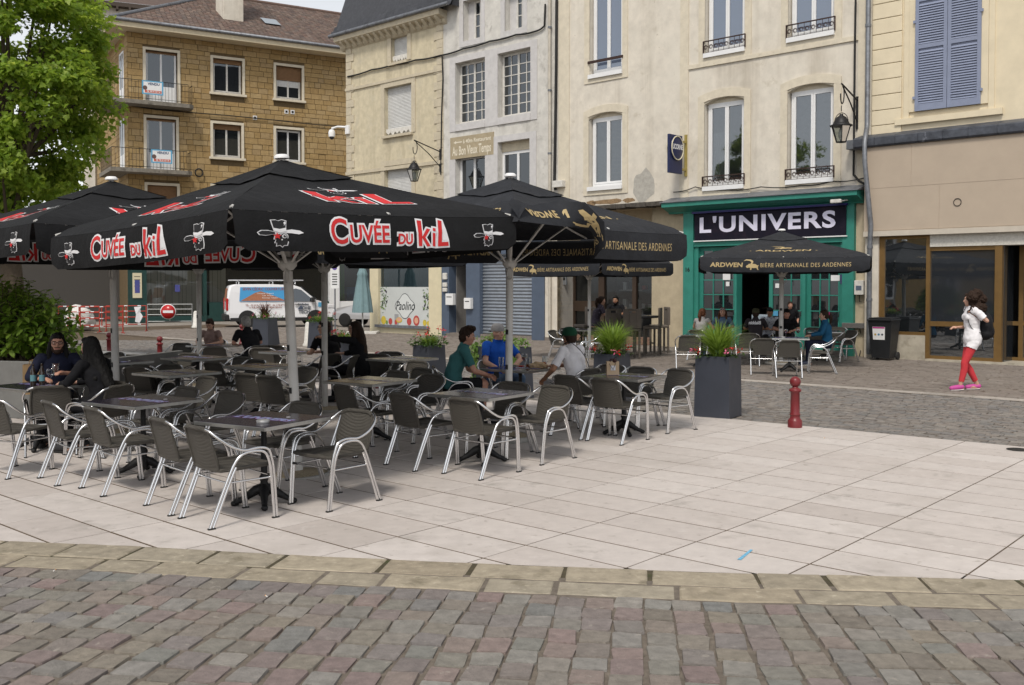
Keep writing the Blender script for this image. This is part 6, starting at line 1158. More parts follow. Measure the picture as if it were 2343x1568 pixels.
# projecting beer sign
a, z = FR.px(1571, 357); o = empty('projecting_sign', FR.W(a, 0, z), FR.a); tag(o, 'dark blue projecting beer sign with an oval badge on the cream house', 'projecting sign')
m_nav = mat('navy_enamel', (.012, .018, .07), .35); m_yb = mat('mustard_paint', (.32, .25, .07), .6, n=(8, .15)); MB().box(-.035, .035, -.09, -.002, -.62, .62).box(-.032, .032, -.5, -.09, .36, .42).box(-.032, .032, -.5, -.09, -.46, -.40).build('bracket', m_yb, o)
MB().box(-.04, .04, -.98, -.30, -.58, .55, bev=.01).build('board', m_nav, o)
for s_ in (-1, 1):
    ov = MB().lathe([(.36, 0), (.36, .03), (.33, .04), (0, .04)], seg=28, sy=.88).xf(Matrix.Translation((s_ * .041, -.62, .16)) @ Matrix.Rotation(R(90) * s_, 4, 'Y')).build('oval_badge', m_nav, o); MB().tube([(s_ * .085, -.62 + .345 * .88 * math.cos(g), .16 + .345 * math.sin(g)) for g in [i * .2244 for i in range(29)]], .018, 6).build('oval_rim', mat('cream_enamel', (.6, .55, .4), .4), ov)
    v, f = text('LICORNE', .16, .006); decal('lettering', [(v, f, 0, 0)], lambda u, w_, h: (s_ * .087, -.62 + u * .78 * s_ * 1.0, .19 + w_ * 1.25), m_wht, ov)
# street camera on the beige house corner
a, z = FR.px(798, 297); o = empty('security_camera', FR.W(a, 0, z), FR.a); tag(o, 'white dome security camera on the beige house corner', 'security camera'); MB().box(-.12, .12, -.12, -.001, -.2, .16, bev=.02).build('wall_box', m_white, o); MB().tube([(-.1, -.1, .1), (-.35, -.3, .12), (-.6, -.42, .06)], .045, 8).build('arm', m_white, o); MB().lathe([(.13, -.18), (.14, 0), (.1, .1), (.04, .12)], (-.6, -.42, -.1), 14).build('housing', m_white, o); MB().ball((-.6, -.42, -.30), .10, 12).build('dome', mat('smoked_dome', (.03, .03, .035), .15), o)
# black cables looping along the houses
def fcable(pts, label, r=.022, sag=.03):
    P = [FR.px(x, y, -.06) for x, y in pts]; Q = []
    for (a0, z0), (a1, z1) in zip(P, P[1:]): Q += [(a0 + (a1 - a0) * k / 6, -.06, z0 + (z1 - z0) * k / 6 - sag * math.sin(k / 6 * 3.14)) for k in range(6)]
    Q.append((P[-1][0], -.06, P[-1][1])); tag(MB().tube(Q, r, 6).build('facade_cable', m_cable, None, FR.o, FR.a), label, 'cable', 'cables along the house fronts')
fcable([(795, 176), (850, 160), (900, 148), (950, 138), (1005, 128), (1060, 112), (1120, 95), (1180, 80), (1225, 72), (1245, 60), (1247, 10)], 'black cable across the beige and grey house fronts', .032)
fcable([(1011, 130), (1013, 180), (1010, 260), (1008, 400)], 'black cable down the joint of beige and grey houses', .025, 0); fcable([(1273, 0), (1272, 150), (1270, 300), (1268, 415), (1270, 435)], 'thick black cable down the left edge of the cream house', .05, 0)
fcable([(1957, 0), (1955, 120), (1953, 330), (1952, 400), (1965, 415), (1985, 425)], 'black cable down the right end of the cream house', .03, 0); fcable([(1540, 440), (1590, 428), (1660, 435), (1740, 428), (1830, 425), (1900, 415), (1975, 408)], 'tangled wires lying along the cafe cornice', .014, .04); fcable([(1992, 420), (2002, 450), (1998, 520), (1994, 600), (1996, 650)], 'loose wires hanging beside the cafe front', .018, 0)
c = FR.px(1283, 422); tag(MB().box(c[0] - .22, c[0] + .22, -.2, -.001, c[1] - .11, c[1] + .11, bev=.01).build('junction_box', m_oldwhite, None, FR.o, FR.a), 'white junction box above the middle parasol', 'junction box')
c = FR.px(2190, 463, -.46); tag(MB().tube([(c[0] + .09 * math.cos(g), -.47, c[1] + .09 * math.sin(g)) for g in [i * .42 for i in range(17)]], .008, 5).build('wire_loop', m_cable, None, FR.o, FR.a), 'small coil of wire on the taupe fascia', 'wire')
# wheeled bin and steel stand by the cafe
q = G(2032, 826); o = empty('wheelie_bin', (q.x, q.y + .3, 0), R(-40)); tag(o, 'black wheelie bin with a white notice beside the shop window', 'bin'); m_bin = mat('black_plastic', (.011, .012, .014), .5, n=(6, .15))
MB().add([(-.22, -.25, .06), (.22, -.25, .06), (.22, .22, .06), (-.22, .22, .06), (-.29, -.33, .98), (.29, -.33, .98), (.29, .30, .98), (-.29, .30, .98)], [(0, 3, 2, 1), (0, 1, 5, 4), (1, 2, 6, 5), (2, 3, 7, 6), (3, 0, 4, 7), (4, 5, 6, 7)]).build('body', m_bin, o)
MB().box(-.31, .31, -.36, .33, .985, 1.03, bev=.015).box(-.29, .29, -.30, .30, 1.03, 1.065, bev=.02).build('lid', m_bin, o)
for s_ in (-1, 1): MB().lathe([(.1, -.025), (.1, .025)], seg=16).xf(Matrix.Translation((s_ * .25, .26, .1)) @ Matrix.Rotation(R(90), 4, 'Y')).build('wheel', m_rub, o)
nb = MB().add([(-.17, -.297, .52), (.12, -.297, .52), (.13, -.325, .84), (-.18, -.325, .84)], [(0, 1, 2, 3)]).build('notice', m_white, o); MB().add([(-.17, -.326, .80), (.12, -.326, .80), (.125, -.329, .835), (-.175, -.329, .835)], [(0, 1, 2, 3)]).build('notice_band', mat('magenta_band', (.4, .02, .2), .5), nb)
for i in range(3): MB().lathe([(.026, 0), (.026, .003)], seg=12).xf(Matrix.Translation((-.11 + i * .085, -.312, .65)) @ Matrix.Rotation(R(95), 4, 'X')).build('notice_icon', (mat('icon_gold', (.4, .28, .05), .5), mat('icon_blue', (.05, .2, .35), .5), mat('icon_dark', (.05, .06, .08), .5))[i], nb)
q = G(1979, 818); o = empty('steel_stand', (q.x, q.y + .5, 0), R(-42)); tag(o, 'grey steel side stand left of the wheelie bin', 'stand'); MB().box(-.36, .36, -.25, .25, .74, .88, bev=.01).build('tray', mat('dull_steel', (.22, .21, .20), .5, .6, n=(9, .2)), o)
for x in (-.3, -.1, .1, .3): MB().tube([(x, -.2, .74), (x * .8, .1, .4), (x, -.2, .0)], .012, 5).build('leg', m_black, o)
# high table and tall woven stools at the brown shop
m_ww = weave_mat('taupe_resin_weave', (.06, .05, .042), (.17, .145, .12), 60)
q = D(1452, 655, 26.6); HT = Vector((q.x, q.y, 0)); o = empty('high_table', HT); tag(o, 'round high table among tall woven stools', 'high table'); MB().lathe([(.62, 1.0), (.64, 1.02), (.64, 1.05), (.62, 1.065), (0, 1.065)], seg=28).build('tabletop', mat('dark_glass_top', (.03, .03, .034), .2), o); MB().lathe([(.30, 0), (.30, .03), (.05, .06), (.045, 1.0)], seg=18).build('column', m_ww, o)
def stool(p, rz, label):
    r = empty('bar_stool', (p.x, p.y, 0), rz); tag(r, label, 'bar stool', 'woven bar stools'); MB().box(-.24, .24, -.22, .22, .70, .78, bev=.02).build('seat', m_ww, r); b = MB().box(-.24, -.09, -.25, -.19, .78, 1.27, bev=.015).box(.09, .24, -.25, -.19, .78, 1.27, bev=.015).box(-.09, .09, -.249, -.191, .78, 1.16).box(-.09, .09, -.248, -.192, 1.22, 1.27).build('backrest', m_ww, r)
    for x in (-.2, .2):
        for y in (-.2, .19): MB().box(x - .025, x + .025, y - .025, y + .025, 0, .70).build('leg', m_ww, r)
    MB().box(-.175, .175, .17, .2, .25, .29).box(-.175, .175, -.21, -.18, .12, .16).build('footrest', m_ww, r)
for px, Y, rz, lb in ((1338, 27.6, 2.2, 'dark stool under the seated woman in the floral dress'), (1392, 25.6, .5, 'woven stool seen from behind, left of two before the high table'), (1440, 25.3, .2, 'woven stool seen from behind, right of two before the high table'), (1492, 26.6, 1.3, 'woven stool right of the high table, side on'), (1508, 27.4, 1.7, 'woven stool nearest the shop pier'), (1412, 27.9, 2.9, 'stool under the man in black at the high table')): q = D(px, 655, Y); stool(q, rz, lb)
# ---------------------------------------------------------------- far street: van, car, barriers, sign, closed parasol
m_van = mat('white_van_paint', (.72, .72, .74), .25, spec=.5, coat=.5); m_tyre = mat('tyre', (.012, .012, .012), .85); m_trim = mat('black_bumper', (.015, .015, .016), .6); m_hub = mat('hub_grey', (.36, .37, .38), .4, .6); m_cglass = glass_mat('car_glass', (.012, .014, .016), ior=2.0); m_lamp = mat('tail_lamp_red', (.42, .015, .015), .25); m_head = mat('headlamp', (.6, .6, .62), .1, spec=.8)
def body_loft(prof, half, mats_name, parent, tuck):
    """vehicle shell: closed side profile, narrowed towards the roof"""
    n = len(prof); mb = MB(); rows = []
    for w_, ins in ((-1, .07), (-1, 0), (1, 0), (1, .07)):
        pass
    cx = sum(p[0] for p in prof) / n; cz = sum(p[1] for p in prof) / n
    def ring(y, s_): return [(cx + (x - cx) * s_, y + (1 if y < 0 else -1) * tuck(z), cz + (z - cz) * s_) for x, z in prof]
    rings = [ring(-half, .955), ring(-half + .05, .99), ring(-half + .13, 1.0), ring(half - .13, 1.0), ring(half - .05, .99), ring(half, .955)]; v = [p for r_ in rings for p in r_]; k = len(rings)
    f = [(j * n + i, j * n + (i + 1) % n, (j + 1) * n + (i + 1) % n, (j + 1) * n + i) for j in range(k - 1) for i in range(n)]; mb.add(v, f, 0, True); mb.add(rings[0], [tuple(range(n))]); mb.add(rings[-1], [tuple(reversed(range(n)))]); return mb.build('body', mats_name, parent)
def wheel(parent, x, y, r_=.33):
    t = MB().lathe([(r_ * .62, -.10), (r_ * .95, -.10), (r_, -.06), (r_, .06), (r_ * .95, .10), (r_ * .62, .10)], seg=24).xf(Matrix.Translation((x, y, r_)) @ Matrix.Rotation(R(90), 4, 'X')).build('wheel', m_tyre, parent); rm = MB().lathe([(r_ * .64, .07), (r_ * .6, .085), (r_ * .2, .06), (r_ * .15, .10), (0, .10)], seg=18)
    for k in range(8): rm.box(-.02, .02, r_ * .3, r_ * .5, .085, .09, 1) if k == 0 else None
    rm.xf(Matrix.Translation((x, y, r_)) @ Matrix.Rotation(R(90), 4, 'X')).build('rim', [m_hub, m_black], t)
q = D(640, 655, 46.0); VAN = empty('van', (q.x, q.y, 0), R(20)); tag(VAN, 'white roofing van with ladder rack and blue and brick-red side print', 'van')
vp = [(-2.42, .32), (-2.46, .6), (-2.45, 1.0), (-2.40, 1.6), (-2.32, 1.86), (-2.1, 1.93), (-.5, 1.94), (.55, 1.90), (.85, 1.80), (1.55, 1.22), (2.2, 1.02), (2.42, .86), (2.48, .6), (2.44, .34)]
body_loft(vp, .95, m_van, VAN, lambda z: .02 if z < 1.0 else .02 + (z - 1.0) * .13)
# openings on the side towards the camera (local -y)
sy = lambda z: -.955 + (.02 if z < 1.0 else .02 + (z - 1.0) * .13) - .006
def vpan(name, pts, m_, e=0): return MB().add([(x, sy(z) - e, z) for x, z in pts], [tuple(range(len(pts)))]).build(name, m_, VAN)
vpan('side_window', [(.42, 1.14), (.42, 1.70), (.62, 1.74), (.86, 1.68), (1.38, 1.24), (1.36, 1.14)], m_cglass, .002)
pr = vpan('side_print', [(-1.9, 1.16), (.25, 1.16), (.25, 1.80), (-1.85, 1.80)], mat('print_sky_blue', (.05, .28, .55), .4), .002)
decal('roof_print', [([(-1.85, 1.18), (-1.2, 1.55), (-.95, 1.62), (-.6, 1.5), (.2, 1.18)], [(0, 1, 2, 3, 4)], 0, .004)], lambda u, v_, h: (u, sy(v_) - h, v_), mat('print_brick', (.35, .14, .07), .5, n=(20, .3)), pr)
v, f = text('SEVIN CÉDRIC COUVERTURE', .17, .004); decal('lettering', [(*place2d((v, f), .86, 1, -.8, 1.71), 0, .006)], lambda u, v_, h: (u, sy(v_) - h, v_), mat('print_brick_dark', (.22, .05, .03), .5), pr)
for i, z in enumerate((1.52, 1.42, 1.32)):
    v, f = text(('Charpente  Zinguerie', 'Tuile  Ardoise', 'Ramonage  Isolation')[i], .085); decal('lettering', [(*place2d((v, f), 1, 1, -.75 + .1 * i, z), 0, .007)], lambda u, v_, h: (u, sy(v_) - h, v_), m_wht, pr)
for i, (s_, z) in enumerate((('TÉL. : 03 24 33 71 05 - PORT. : 06 13 98 87 52', .98), ('5, RUE DES FORGES - 08200 SEDAN', .88))): v, f = text(s_, .10, .002); decal('lettering', [(*place2d((v, f), .92, 1, -.75, z), 0, .004)], lambda u, v_, h: (u, sy(v_) - h, v_), mat('print_brick_dark', (.22, .05, .03), .5), VAN)
for s_, x, z, sz in (('Réalisation', .95, 1.02, .11), ('ADHE', 1.02, .84, .2), ('TECH', .98, .66, .2)): v, f = text(s_, sz, .008); decal('lettering', [(*place2d((v, f), 1, 1, x, z), 0, .004)], lambda u, v_, h: (u, sy(v_) - h, v_), mat('print_slate', (.08, .09, .11), .5), VAN)
vpan('logo_triangle', [(.68, .78), (.95, .78), (.84, .98)], mat('board_navy', (.03, .06, .14), .5), .003); vpan('mirror_mark', [(1.62, .9), (1.85, .9), (1.85, 1.1), (1.62, 1.1)], mat('blue_sticker', (.08, .3, .5), .5), .003)
for x in (.40, -.72, 1.5): MB().add([(x, sy(z) - .001, z) for z in (.5, .9, 1.3, 1.8 if x < 1 else 1.2)] + [(x + .014, sy(z) - .001, z) for z in (1.8 if x < 1 else 1.2, 1.3, .9, .5)], [(0, 1, 6, 7), (1, 2, 5, 6), (2, 3, 4, 5)]).build('door_gap', m_dark, VAN)
for x in (.15, .55): MB().box(x, x + .2, -1.0, -.935, 1.0, 1.04, bev=.01).build('door_handle', m_trim, VAN)
for y in (-.98, .94): MB().box(-2.3, 2.3, y, y + .04, .26, .42).build('sill_trim', m_trim, VAN)
MB().box(-2.56, -2.3, -.93, .93, .28, .58, bev=.05).build('rear_bumper', m_trim, VAN); MB().box(2.2, 2.55, -.9, .9, .25, .6, bev=.08).build('front_bumper', m_trim, VAN)
MB().box(-2.475, -2.38, -.93, -.78, .75, 1.3, bev=.02).build('tail_lamp', m_lamp, VAN); MB().box(-2.475, -2.38, .78, .93, .75, 1.3, bev=.02).build('tail_lamp', m_lamp, VAN); MB().add([(-2.458, y, 1.18) for y in (.68, -.68)] + [(-2.385, y, 1.75) for y in (-.62, .62)], [(0, 1, 2, 3)]).build('rear_print', mat('print_brick', (.35, .14, .07), .5), VAN); MB().box(-2.475, -2.45, -.3, .3, .66, .78).build('number_plate', mat('plate_white', (.6, .6, .58), .5), VAN)
MB().box(2.05, 2.42, -.95, -.7, .82, 1.0, bev=.04).build('headlamp', m_head, VAN); MB().box(1.28, 1.45, -1.16, -.93, 1.12, 1.34, bev=.04).build('wing_mirror', m_trim, VAN); MB().add([(.9, y, 1.80) for y in (-.72, .72)] + [(1.58, y, 1.23) for y in (.8, -.8)], [(0, 1, 2, 3)]).xf(Matrix.Translation((.02, 0, .02))).build('windscreen', m_cglass, VAN)
for x in (-1.55, 1.5):
    for y in (-.86, .86): wheel(VAN, x, y); MB().lathe([(.40, -.02), (.40, .02)], seg=24).xf(Matrix.Translation((x, (-.945 if y < 0 else .945), .36)) @ Matrix.Rotation(R(90), 4, 'X')).build('wheel_arch', m_trim, VAN)
lr = MB()
for y in (-.55, -.25, .3): lr.tube([(-2.3, y, 2.12), (1.0, y, 2.12)], .028, 6)
for k in range(10): lr.tube([(-2.2 + k * .34, -.55, 2.12), (-2.2 + k * .34, -.25, 2.12)], .018, 5)
for x in (-1.9, -.4, .6): lr.tube([(x, -.75, 1.93), (x, -.75, 2.06), (x, .75, 2.06), (x, .75, 1.93)], .02, 5)
lr.build('ladder_rack', m_alu, VAN)
q = D(866, 655, 45.5); CAR = empty('car', (q.x, q.y, 0), R(160)); tag(CAR, 'silver car half hidden behind the corner shop and closed parasol', 'car'); m_car = mat('silver_car_paint', (.42, .42, .43), .28, .4, coat=.5)
body_loft([(-1.95, .35), (-2.0, .6), (-1.95, .95), (-1.6, 1.38), (-1.1, 1.48), (.1, 1.46), (.95, .98), (1.75, .84), (2.0, .62), (2.0, .32)], .86, m_car, CAR, lambda z: .02 if z < .9 else .02 + (z - .9) * .35)
for s_ in (-1, 1):
    MB().add([(x, s_ * (.868 - .02 - max(0, z - .9) * .35), z) for x, z in ((-1.45, .98), (-1.25, 1.36), (.0, 1.36), (.65, .98))], [(0, 1, 2, 3)]).build('side_window', m_cglass, CAR)
    for x in (-1.25, 1.3): wheel(CAR, x, s_ * .78, .31)
    MB().box(1.72, 1.98, s_ * .62 - .13, s_ * .62 + .13, .66, .8, bev=.04).build('headlamp', m_head, CAR)
# closed pale teal parasol in front of the corner shop
q = D(829, 655, 38.5); o = empty('closed_parasol', (q.x, q.y, 0)); tag(o, 'closed pale teal parasol on a flat base beside the corner shop', 'parasol'); m_teal = mat('faded_teal_cloth', (.17, .26, .28), .85, n=(5, .15), obj=True)
MB().tube([(0, 0, .05), (0, 0, 2.75)], .028, 8).build('pole', m_pole, o); cl = MB(); n = 28; rows = [(.02, 2.72), (.10, 2.55), (.15, 2.40), (.19, 2.30), (.17, 2.24), (.24, 1.8), (.31, 1.3), (.36, .82)]; vs = [(r_ * (1 + .16 * math.cos(i * math.pi * 2 / n * 8) * (1 if r_ > .08 else 0)) * math.cos(i * 6.2832 / n), r_ * (1 + .16 * math.cos(i * 6.2832 / n * 8) * (1 if r_ > .08 else 0)) * math.sin(i * 6.2832 / n), z) for r_, z in rows for i in range(n)]
cl.add(vs, [(j * n + i, j * n + (i + 1) % n, (j + 1) * n + (i + 1) % n, (j + 1) * n + i) for j in range(len(rows) - 1) for i in range(n)], 0, True); cl.build('folded_canopy', m_teal, o); MB().box(-.6, -.01, -.45, .45, 0, .09, bev=.01).box(.01, .6, -.45, .45, 0, .09, bev=.01).build('base_slab', m_oldwhite, o)
# parking sign post near the van's nose
q = D(766, 655, 39); o = empty('parking_sign', (q.x, q.y, 0)); tag(o, 'grey post with a narrow white parking plate behind the shaded parasol', 'street sign'); MB().tube([(0, 0, 0), (0, 0, 2.55)], .03, 8).build('post', m_zinc, o); pl = MB().box(-.16, .16, -.05, -.035, 1.75, 2.75, bev=.005).build('plate', m_white, o); MB().lathe([(.10, 0), (.10, .004)], seg=14).xf(Matrix.Translation((0, -.052, 2.58)) @ Matrix.Rotation(R(90), 4, 'X')).build('symbol', mat('sign_purple', (.12, .08, .3), .5), pl)
for i in range(5): MB().box(-.1, .1, -.054, -.051, 2.30 - i * .1, 2.34 - i * .1).build('text_line', m_black, pl)
# red and white works barriers, grey barrier with a no-entry disc
m_bred = mat('barrier_red', (.38, .035, .02), .5, n=(9, .2)); m_bgrey = mat('galvanised', (.33, .34, .34), .4, .7)
def barrier(p, rz, L_, m_, label, stripes=False):
    r = empty('barrier', (p.x, p.y, 0), rz); tag(r, label, 'barrier', 'street barriers')
    for z in (.28, .58, .82, 1.04):
        MB().tube([(-L_ / 2, 0, z), (L_ / 2, 0, z)], .02, 6).build('rail', m_, r)
        if stripes:
            for k in range(3): MB().tube([(-L_ / 2 + L_ * (k + .35) / 3, 0, z), (-L_ / 2 + L_ * (k + .6) / 3, 0, z)], .022, 6).build('white_band', m_wht, r)
    for x in (-L_ / 2, 0, L_ / 2): MB().tube([(x, 0, 0 if x else .28), (x, 0, 1.04)], .022, 6).build('upright', m_, r)
    for x in (-L_ / 2, L_ / 2): MB().box(x - .02, x + .02, -.3, .3, 0, .03).build('foot', m_, r)
    return r
for x, y0, Y, rz, lb in ((180, 0, 39.5, .15, 'red barrier nearest the shrub'), (232, 0, 38.5, .55, 'middle red works barrier behind the left parasol pole'), (288, 0, 40.5, .25, 'right red works barrier with a torn white sheet')): q = D(x, 655, Y); barrier(q, rz, 1.55, m_bred, lb, True)
q = D(388, 655, 44.0); gb_ = barrier(q, .18, 1.9, m_bgrey, 'grey steel barrier carrying the no-entry disc'); q = D(384, 655, 43.7); o = empty('no_entry_sign', (q.x, q.y, .72), .1); tag(o, 'round red no-entry disc hung on the grey barrier', 'road sign')
MB().lathe([(.34, 0), (.34, .012), (0, .012)], seg=30).xf(Matrix.Rotation(R(90), 4, 'X')).build('rim', m_wht, o); MB().lathe([(.31, .013), (.31, .018), (0, .018)], seg=30).xf(Matrix.Rotation(R(90), 4, 'X')).build('disc', m_lamp, o); MB().box(-.22, .22, -.026, -.0185, -.055, .055).build('bar', m_wht, o); MB().tube([(0, .01, .3), (0, .02, .36)], .012, 5).build('hook', m_bgrey, o)
rn = random.Random(4)
def sack(p, s_, label):
    bm = bmesh.new(); bmesh.ops.create_icosphere(bm, subdivisions=3, radius=1)
    for v in bm.verts: n_ = noise.noise(v.co * 1.7 + Vector((s_ * 9, 0, 0))) * .28 + noise.noise(v.co * 4) * .10; v.co *= 1 + n_; v.co.x *= .62 * s_; v.co.y *= .55 * s_; v.co.z = max(v.co.z, -.75) * .62 * s_ + .465 * s_
    me = bpy.data.meshes.new('rubble_sack'); bm.to_mesh(me); bm.free(); me.materials.append(mat('white_woven_sack', (.62, .60, .57), .8, n=(4, .12), bump=(10, .5, .05)))
    for f in me.polygons: f.use_smooth = True
    tag(link('rubble_sack', me, None, p), label, 'sack')
q = D(178, 655, 41); sack((q.x, q.y, 0), 1.0, 'big crumpled white rubble sack behind the red barriers')
q = D(306, 655, 40.2); pts = [(0, 0, 1.0), (.28, .02, 1.02), (.22, .04, .8), (.34, .03, .62), (.2, .05, .35), (.02, .03, .4), (.08, 0, .7)]; tag(MB().add(pts, [tuple(range(7))]).add([(x, y + .02, z) for x, y, z in pts], [tuple(reversed(range(7)))]).build('plastic_sheet', m_wht, None, (q.x, q.y, 0)), 'torn white sheet hanging on the right red barrier', 'plastic sheet')
# ================================================================== PEOPLE
import numpy as np
def skin(name, c): return mat(name, c, .55, sub=.15, n=(25, .08), obj=True)
SK1 = skin('skin_fair', (.50, .29, .21)); SK2 = skin('skin_tan', (.34, .17, .10)); SK3 = skin('skin_ruddy', (.48, .25, .18))
def fabric(name, c, rough=.9): return mat(name, c, rough, spec=.15, n=(7, .12), bump=(22, .35, .01), obj=True)
def hairm(name, c): return mat(name, c, .65, spec=.2, n=(40, .35), bump=(60, .7, .01), obj=True)
HB_, HD, HG, HR_ = hairm('hair_brown', (.030, .016, .010)), hairm('hair_black', (.004, .0035, .0035)), hairm('hair_grey', (.30, .29, .28)), hairm('hair_auburn', (.085, .032, .015))
def capsule(mb, p0, r0, p1, r1, seg=12):
    p0, p1 = Vector(p0), Vector(p1); d_ = (p1 - p0); d_ = d_.normalized() if d_.length > 1e-6 else Vector((0, 0, 1))
    mb.tube([p0 - d_ * r0, p0 - d_ * r0 * .85, p0 - d_ * r0 * .5, p0, p1, p1 + d_ * r1 * .5, p1 + d_ * r1 * .85, p1 + d_ * r1], [r0 * .08, r0 * .53, r0 * .87, r0, r1, r1 * .87, r1 * .53, r1 * .08], seg)
def ellip(mb, c, rx, ry, rz, M_=None):
    k = MB(); k.ball((0, 0, 0), 1, 14); M2 = Matrix.Diagonal((rx, ry, rz, 1)); T = Matrix.Translation(c); mm = T @ (M_.to_4x4() if M_ else Matrix.Identity(4)) @ M2; k.xf(mm); mb.add(k.v, k.f, 0, True)
def remeshed(mb, vox, smooth=3):
    me = mb.mesh('tmp', []); o = bpy.data.objects.new('tmp', me); TMP.collection.objects.link(o)
    r = o.modifiers.new('r', 'REMESH'); r.mode = 'VOXEL'; r.voxel_size = vox; s_ = o.modifiers.new('s', 'SMOOTH'); s_.iterations = smooth; s_.factor = .5
    TMP.view_layers[0].update(); dg = TMP.view_layers[0].depsgraph; e = o.evaluated_get(dg); n = bpy.data.meshes.new_from_object(e); bpy.data.objects.remove(o); bpy.data.meshes.remove(me)
    n.polygons.foreach_set('use_smooth', [True] * len(n.polygons)); return n
def seg_d(p, a, b):
    ab = b - a; t = max(0, min(1, (p - a).dot(ab) / max(1e-9, ab.length_squared))); return (p - (a + ab * t)).length, t
def extract(me, labels, cond, push, name, m, parent, fold=0.0):
    me.calc_loop_triangles(); keep = [p for p in me.polygons if cond(*labels[p.index])]
    idx = {}; vs = []; fs = []
    nrm = [v.normal.copy() for v in me.vertices]
    for p in keep:
        f = []
        for vi in p.vertices:
            if vi not in idx:
                idx[vi] = len(vs); c = me.vertices[vi].co; w_ = push + fold * (noise.noise(c * 9) * .6 + noise.noise(c * 21) * .4); vs.append(c + nrm[vi] * w_)
            f.append(idx[vi])
        fs.append(tuple(f))
    if not fs: return None
    n = bpy.data.meshes.new(name); n.from_pydata(vs, [], fs); n.materials.append(m); n.polygons.foreach_set('use_smooth', [True] * len(n.polygons)); n.update(); return link(name, n, parent)
def person(X, Y, face, label, shirt, legs, hair, skin_m, pose='sit', sleeve=.55, legcov=1.0, lean=.06, head_yaw=0, head_pitch=0, arms=None, z0=0.0, scale=1.0, style='short', shoes=None, vox=.0115, hat=None, glasses=False, beard=None, group=None, side=0.0, fem=False, legpts=None, hem=False):
    r = empty('person', (X, Y, z0), R(face - 90)); r.scale = (scale,) * 3; tag(r, label, 'person', group)
    B = []                                # bones: label, a, b, ra, rb
    if pose == 'sit':
        pel = Vector((0, -.07, .50)); hip = [Vector((s_ * .09, -.03, .50)) for s_ in (-1, 1)]; knee = [Vector((s_ * .13, .37, .535)) for s_ in (-1, 1)]; ank = [Vector((s_ * .13, .36, .10)) for s_ in (-1, 1)]
    else:
        pel = Vector((0, 0, .93)); hip = [Vector((s_ * .09, 0, .88)) for s_ in (-1, 1)]; knee = [Vector((-.09, .20, .50)), Vector((.09, .06, .47))]; ank = [Vector((-.09, .22, .09)), Vector((.09, -.20, .10))]
    if legpts: knee, ank = [Vector(p) for p in legpts[0]], [Vector(p) for p in legpts[1]]
    up = 0 if pose == 'sit' else .41; sw = .165 if fem else .185
    sq = 1 if pose == 'sit' else 0; wai = Vector((side * .3, pel.y + lean * .25, .71 - .02 * sq + up)); che = Vector((side * .7, pel.y + lean * .7, .93 - .035 * sq + up)); nek = Vector((side, pel.y + lean * 1.05, 1.075 - .05 * sq + up)); hd = Vector((side, pel.y + lean * 1.25 + .02, 1.215 - .05 * sq + up))
    sh = [Vector((s_ * sw, 0, -.035)) + nek for s_ in (-1, 1)]
    if arms is None: arms = [((s_ * .27, che.y + .10, .80 + up), (s_ * .11, che.y + .36, .765 + up)) for s_ in (-1, 1)]
    mb = MB(); T = [(pel + Vector((0, 0, -.09)), .15, .115), (pel, .172, .13), (pel.lerp(wai, .55), .16 if not fem else .15, .115), (wai, .145 if not fem else .125, .105 if not fem else .095), (wai.lerp(che, .5), .158 if not fem else .14, .11), (che, .172 if not fem else .15, .118), (nek + Vector((0, 0, -.07)), .165 if not fem else .145, .085), (nek + Vector((0, 0, -.02)), .09, .062), (nek + Vector((0, .01, .04)), .055, .056), (hd + Vector((0, -.01, -.06)), .052, .054)]
    seg = 20; v = [c + Vector((rx * math.cos(g), ry * math.sin(g), 0)) for c, rx, ry in T for g in [2 * math.pi * k / seg for k in range(seg)]]
    mb.add(v, [(i * seg + k, i * seg + (k + 1) % seg, (i + 1) * seg + (k + 1) % seg, (i + 1) * seg + k) for i in range(len(T) - 1) for k in range(seg)]); mb.add(v[:seg], [tuple(reversed(range(seg)))]); mb.add(v[-seg:], [tuple(range(seg))])
    if fem: [ellip(mb, che + Vector((s_ * .068, .085, -.02)), .052, .040, .055) for s_ in (-1, 1)]
    B += [('torso', pel, wai, .15), ('torso', wai, che, .15), ('torso', che, nek + Vector((0, 0, -.06)), .14), ('neck', nek, hd, .06)]
    for i, s_ in enumerate((-1, 1)):
        el, wr = Vector(arms[i][0]), Vector(arms[i][1]); k = .9 if fem else 1
        ellip(mb, sh[i] + Vector((-s_ * .02, 0, -.01)), .07 * k, .062 * k, .06 * k); capsule(mb, sh[i], .052 * k, el, .041 * k); capsule(mb, el, .041 * k, wr, .026 * k); B += [('uarm', sh[i], el, .05), ('farm', el, wr, .035)]
        d_ = (wr - el).normalized(); sd_ = d_.cross(Vector((0, 0, 1))); sd_ = sd_.normalized() if sd_.length > .1 else Vector((1, 0, 0)); dn = d_.cross(sd_) * (1 if d_.cross(sd_).z < 0 else -1); pc_ = wr + d_ * .075
        capsule(mb, wr, .024, wr + d_ * .08, .030); ellip(mb, wr + d_ * .06, .034, .034, .022); B.append(('hand', wr + d_ * .02, wr + d_ * .17, .03))
        for f_ in range(4):               # four fingers, slightly curled, and a thumb off the side of the palm
            o_ = wr + d_ * .095 + sd_ * (f_ - 1.5) * .0205; L_ = (.030, .036, .033, .026)[f_]; a = o_ + d_ * L_; b = a + (d_ * .75 + dn * .65).normalized() * L_ * .8; c = b + (d_ * .25 + dn).normalized() * L_ * .6; capsule(mb, o_, .0105, a, .0100, 7); capsule(mb, a, .0100, b, .0092, 7); capsule(mb, b, .0092, c, .0085, 7)
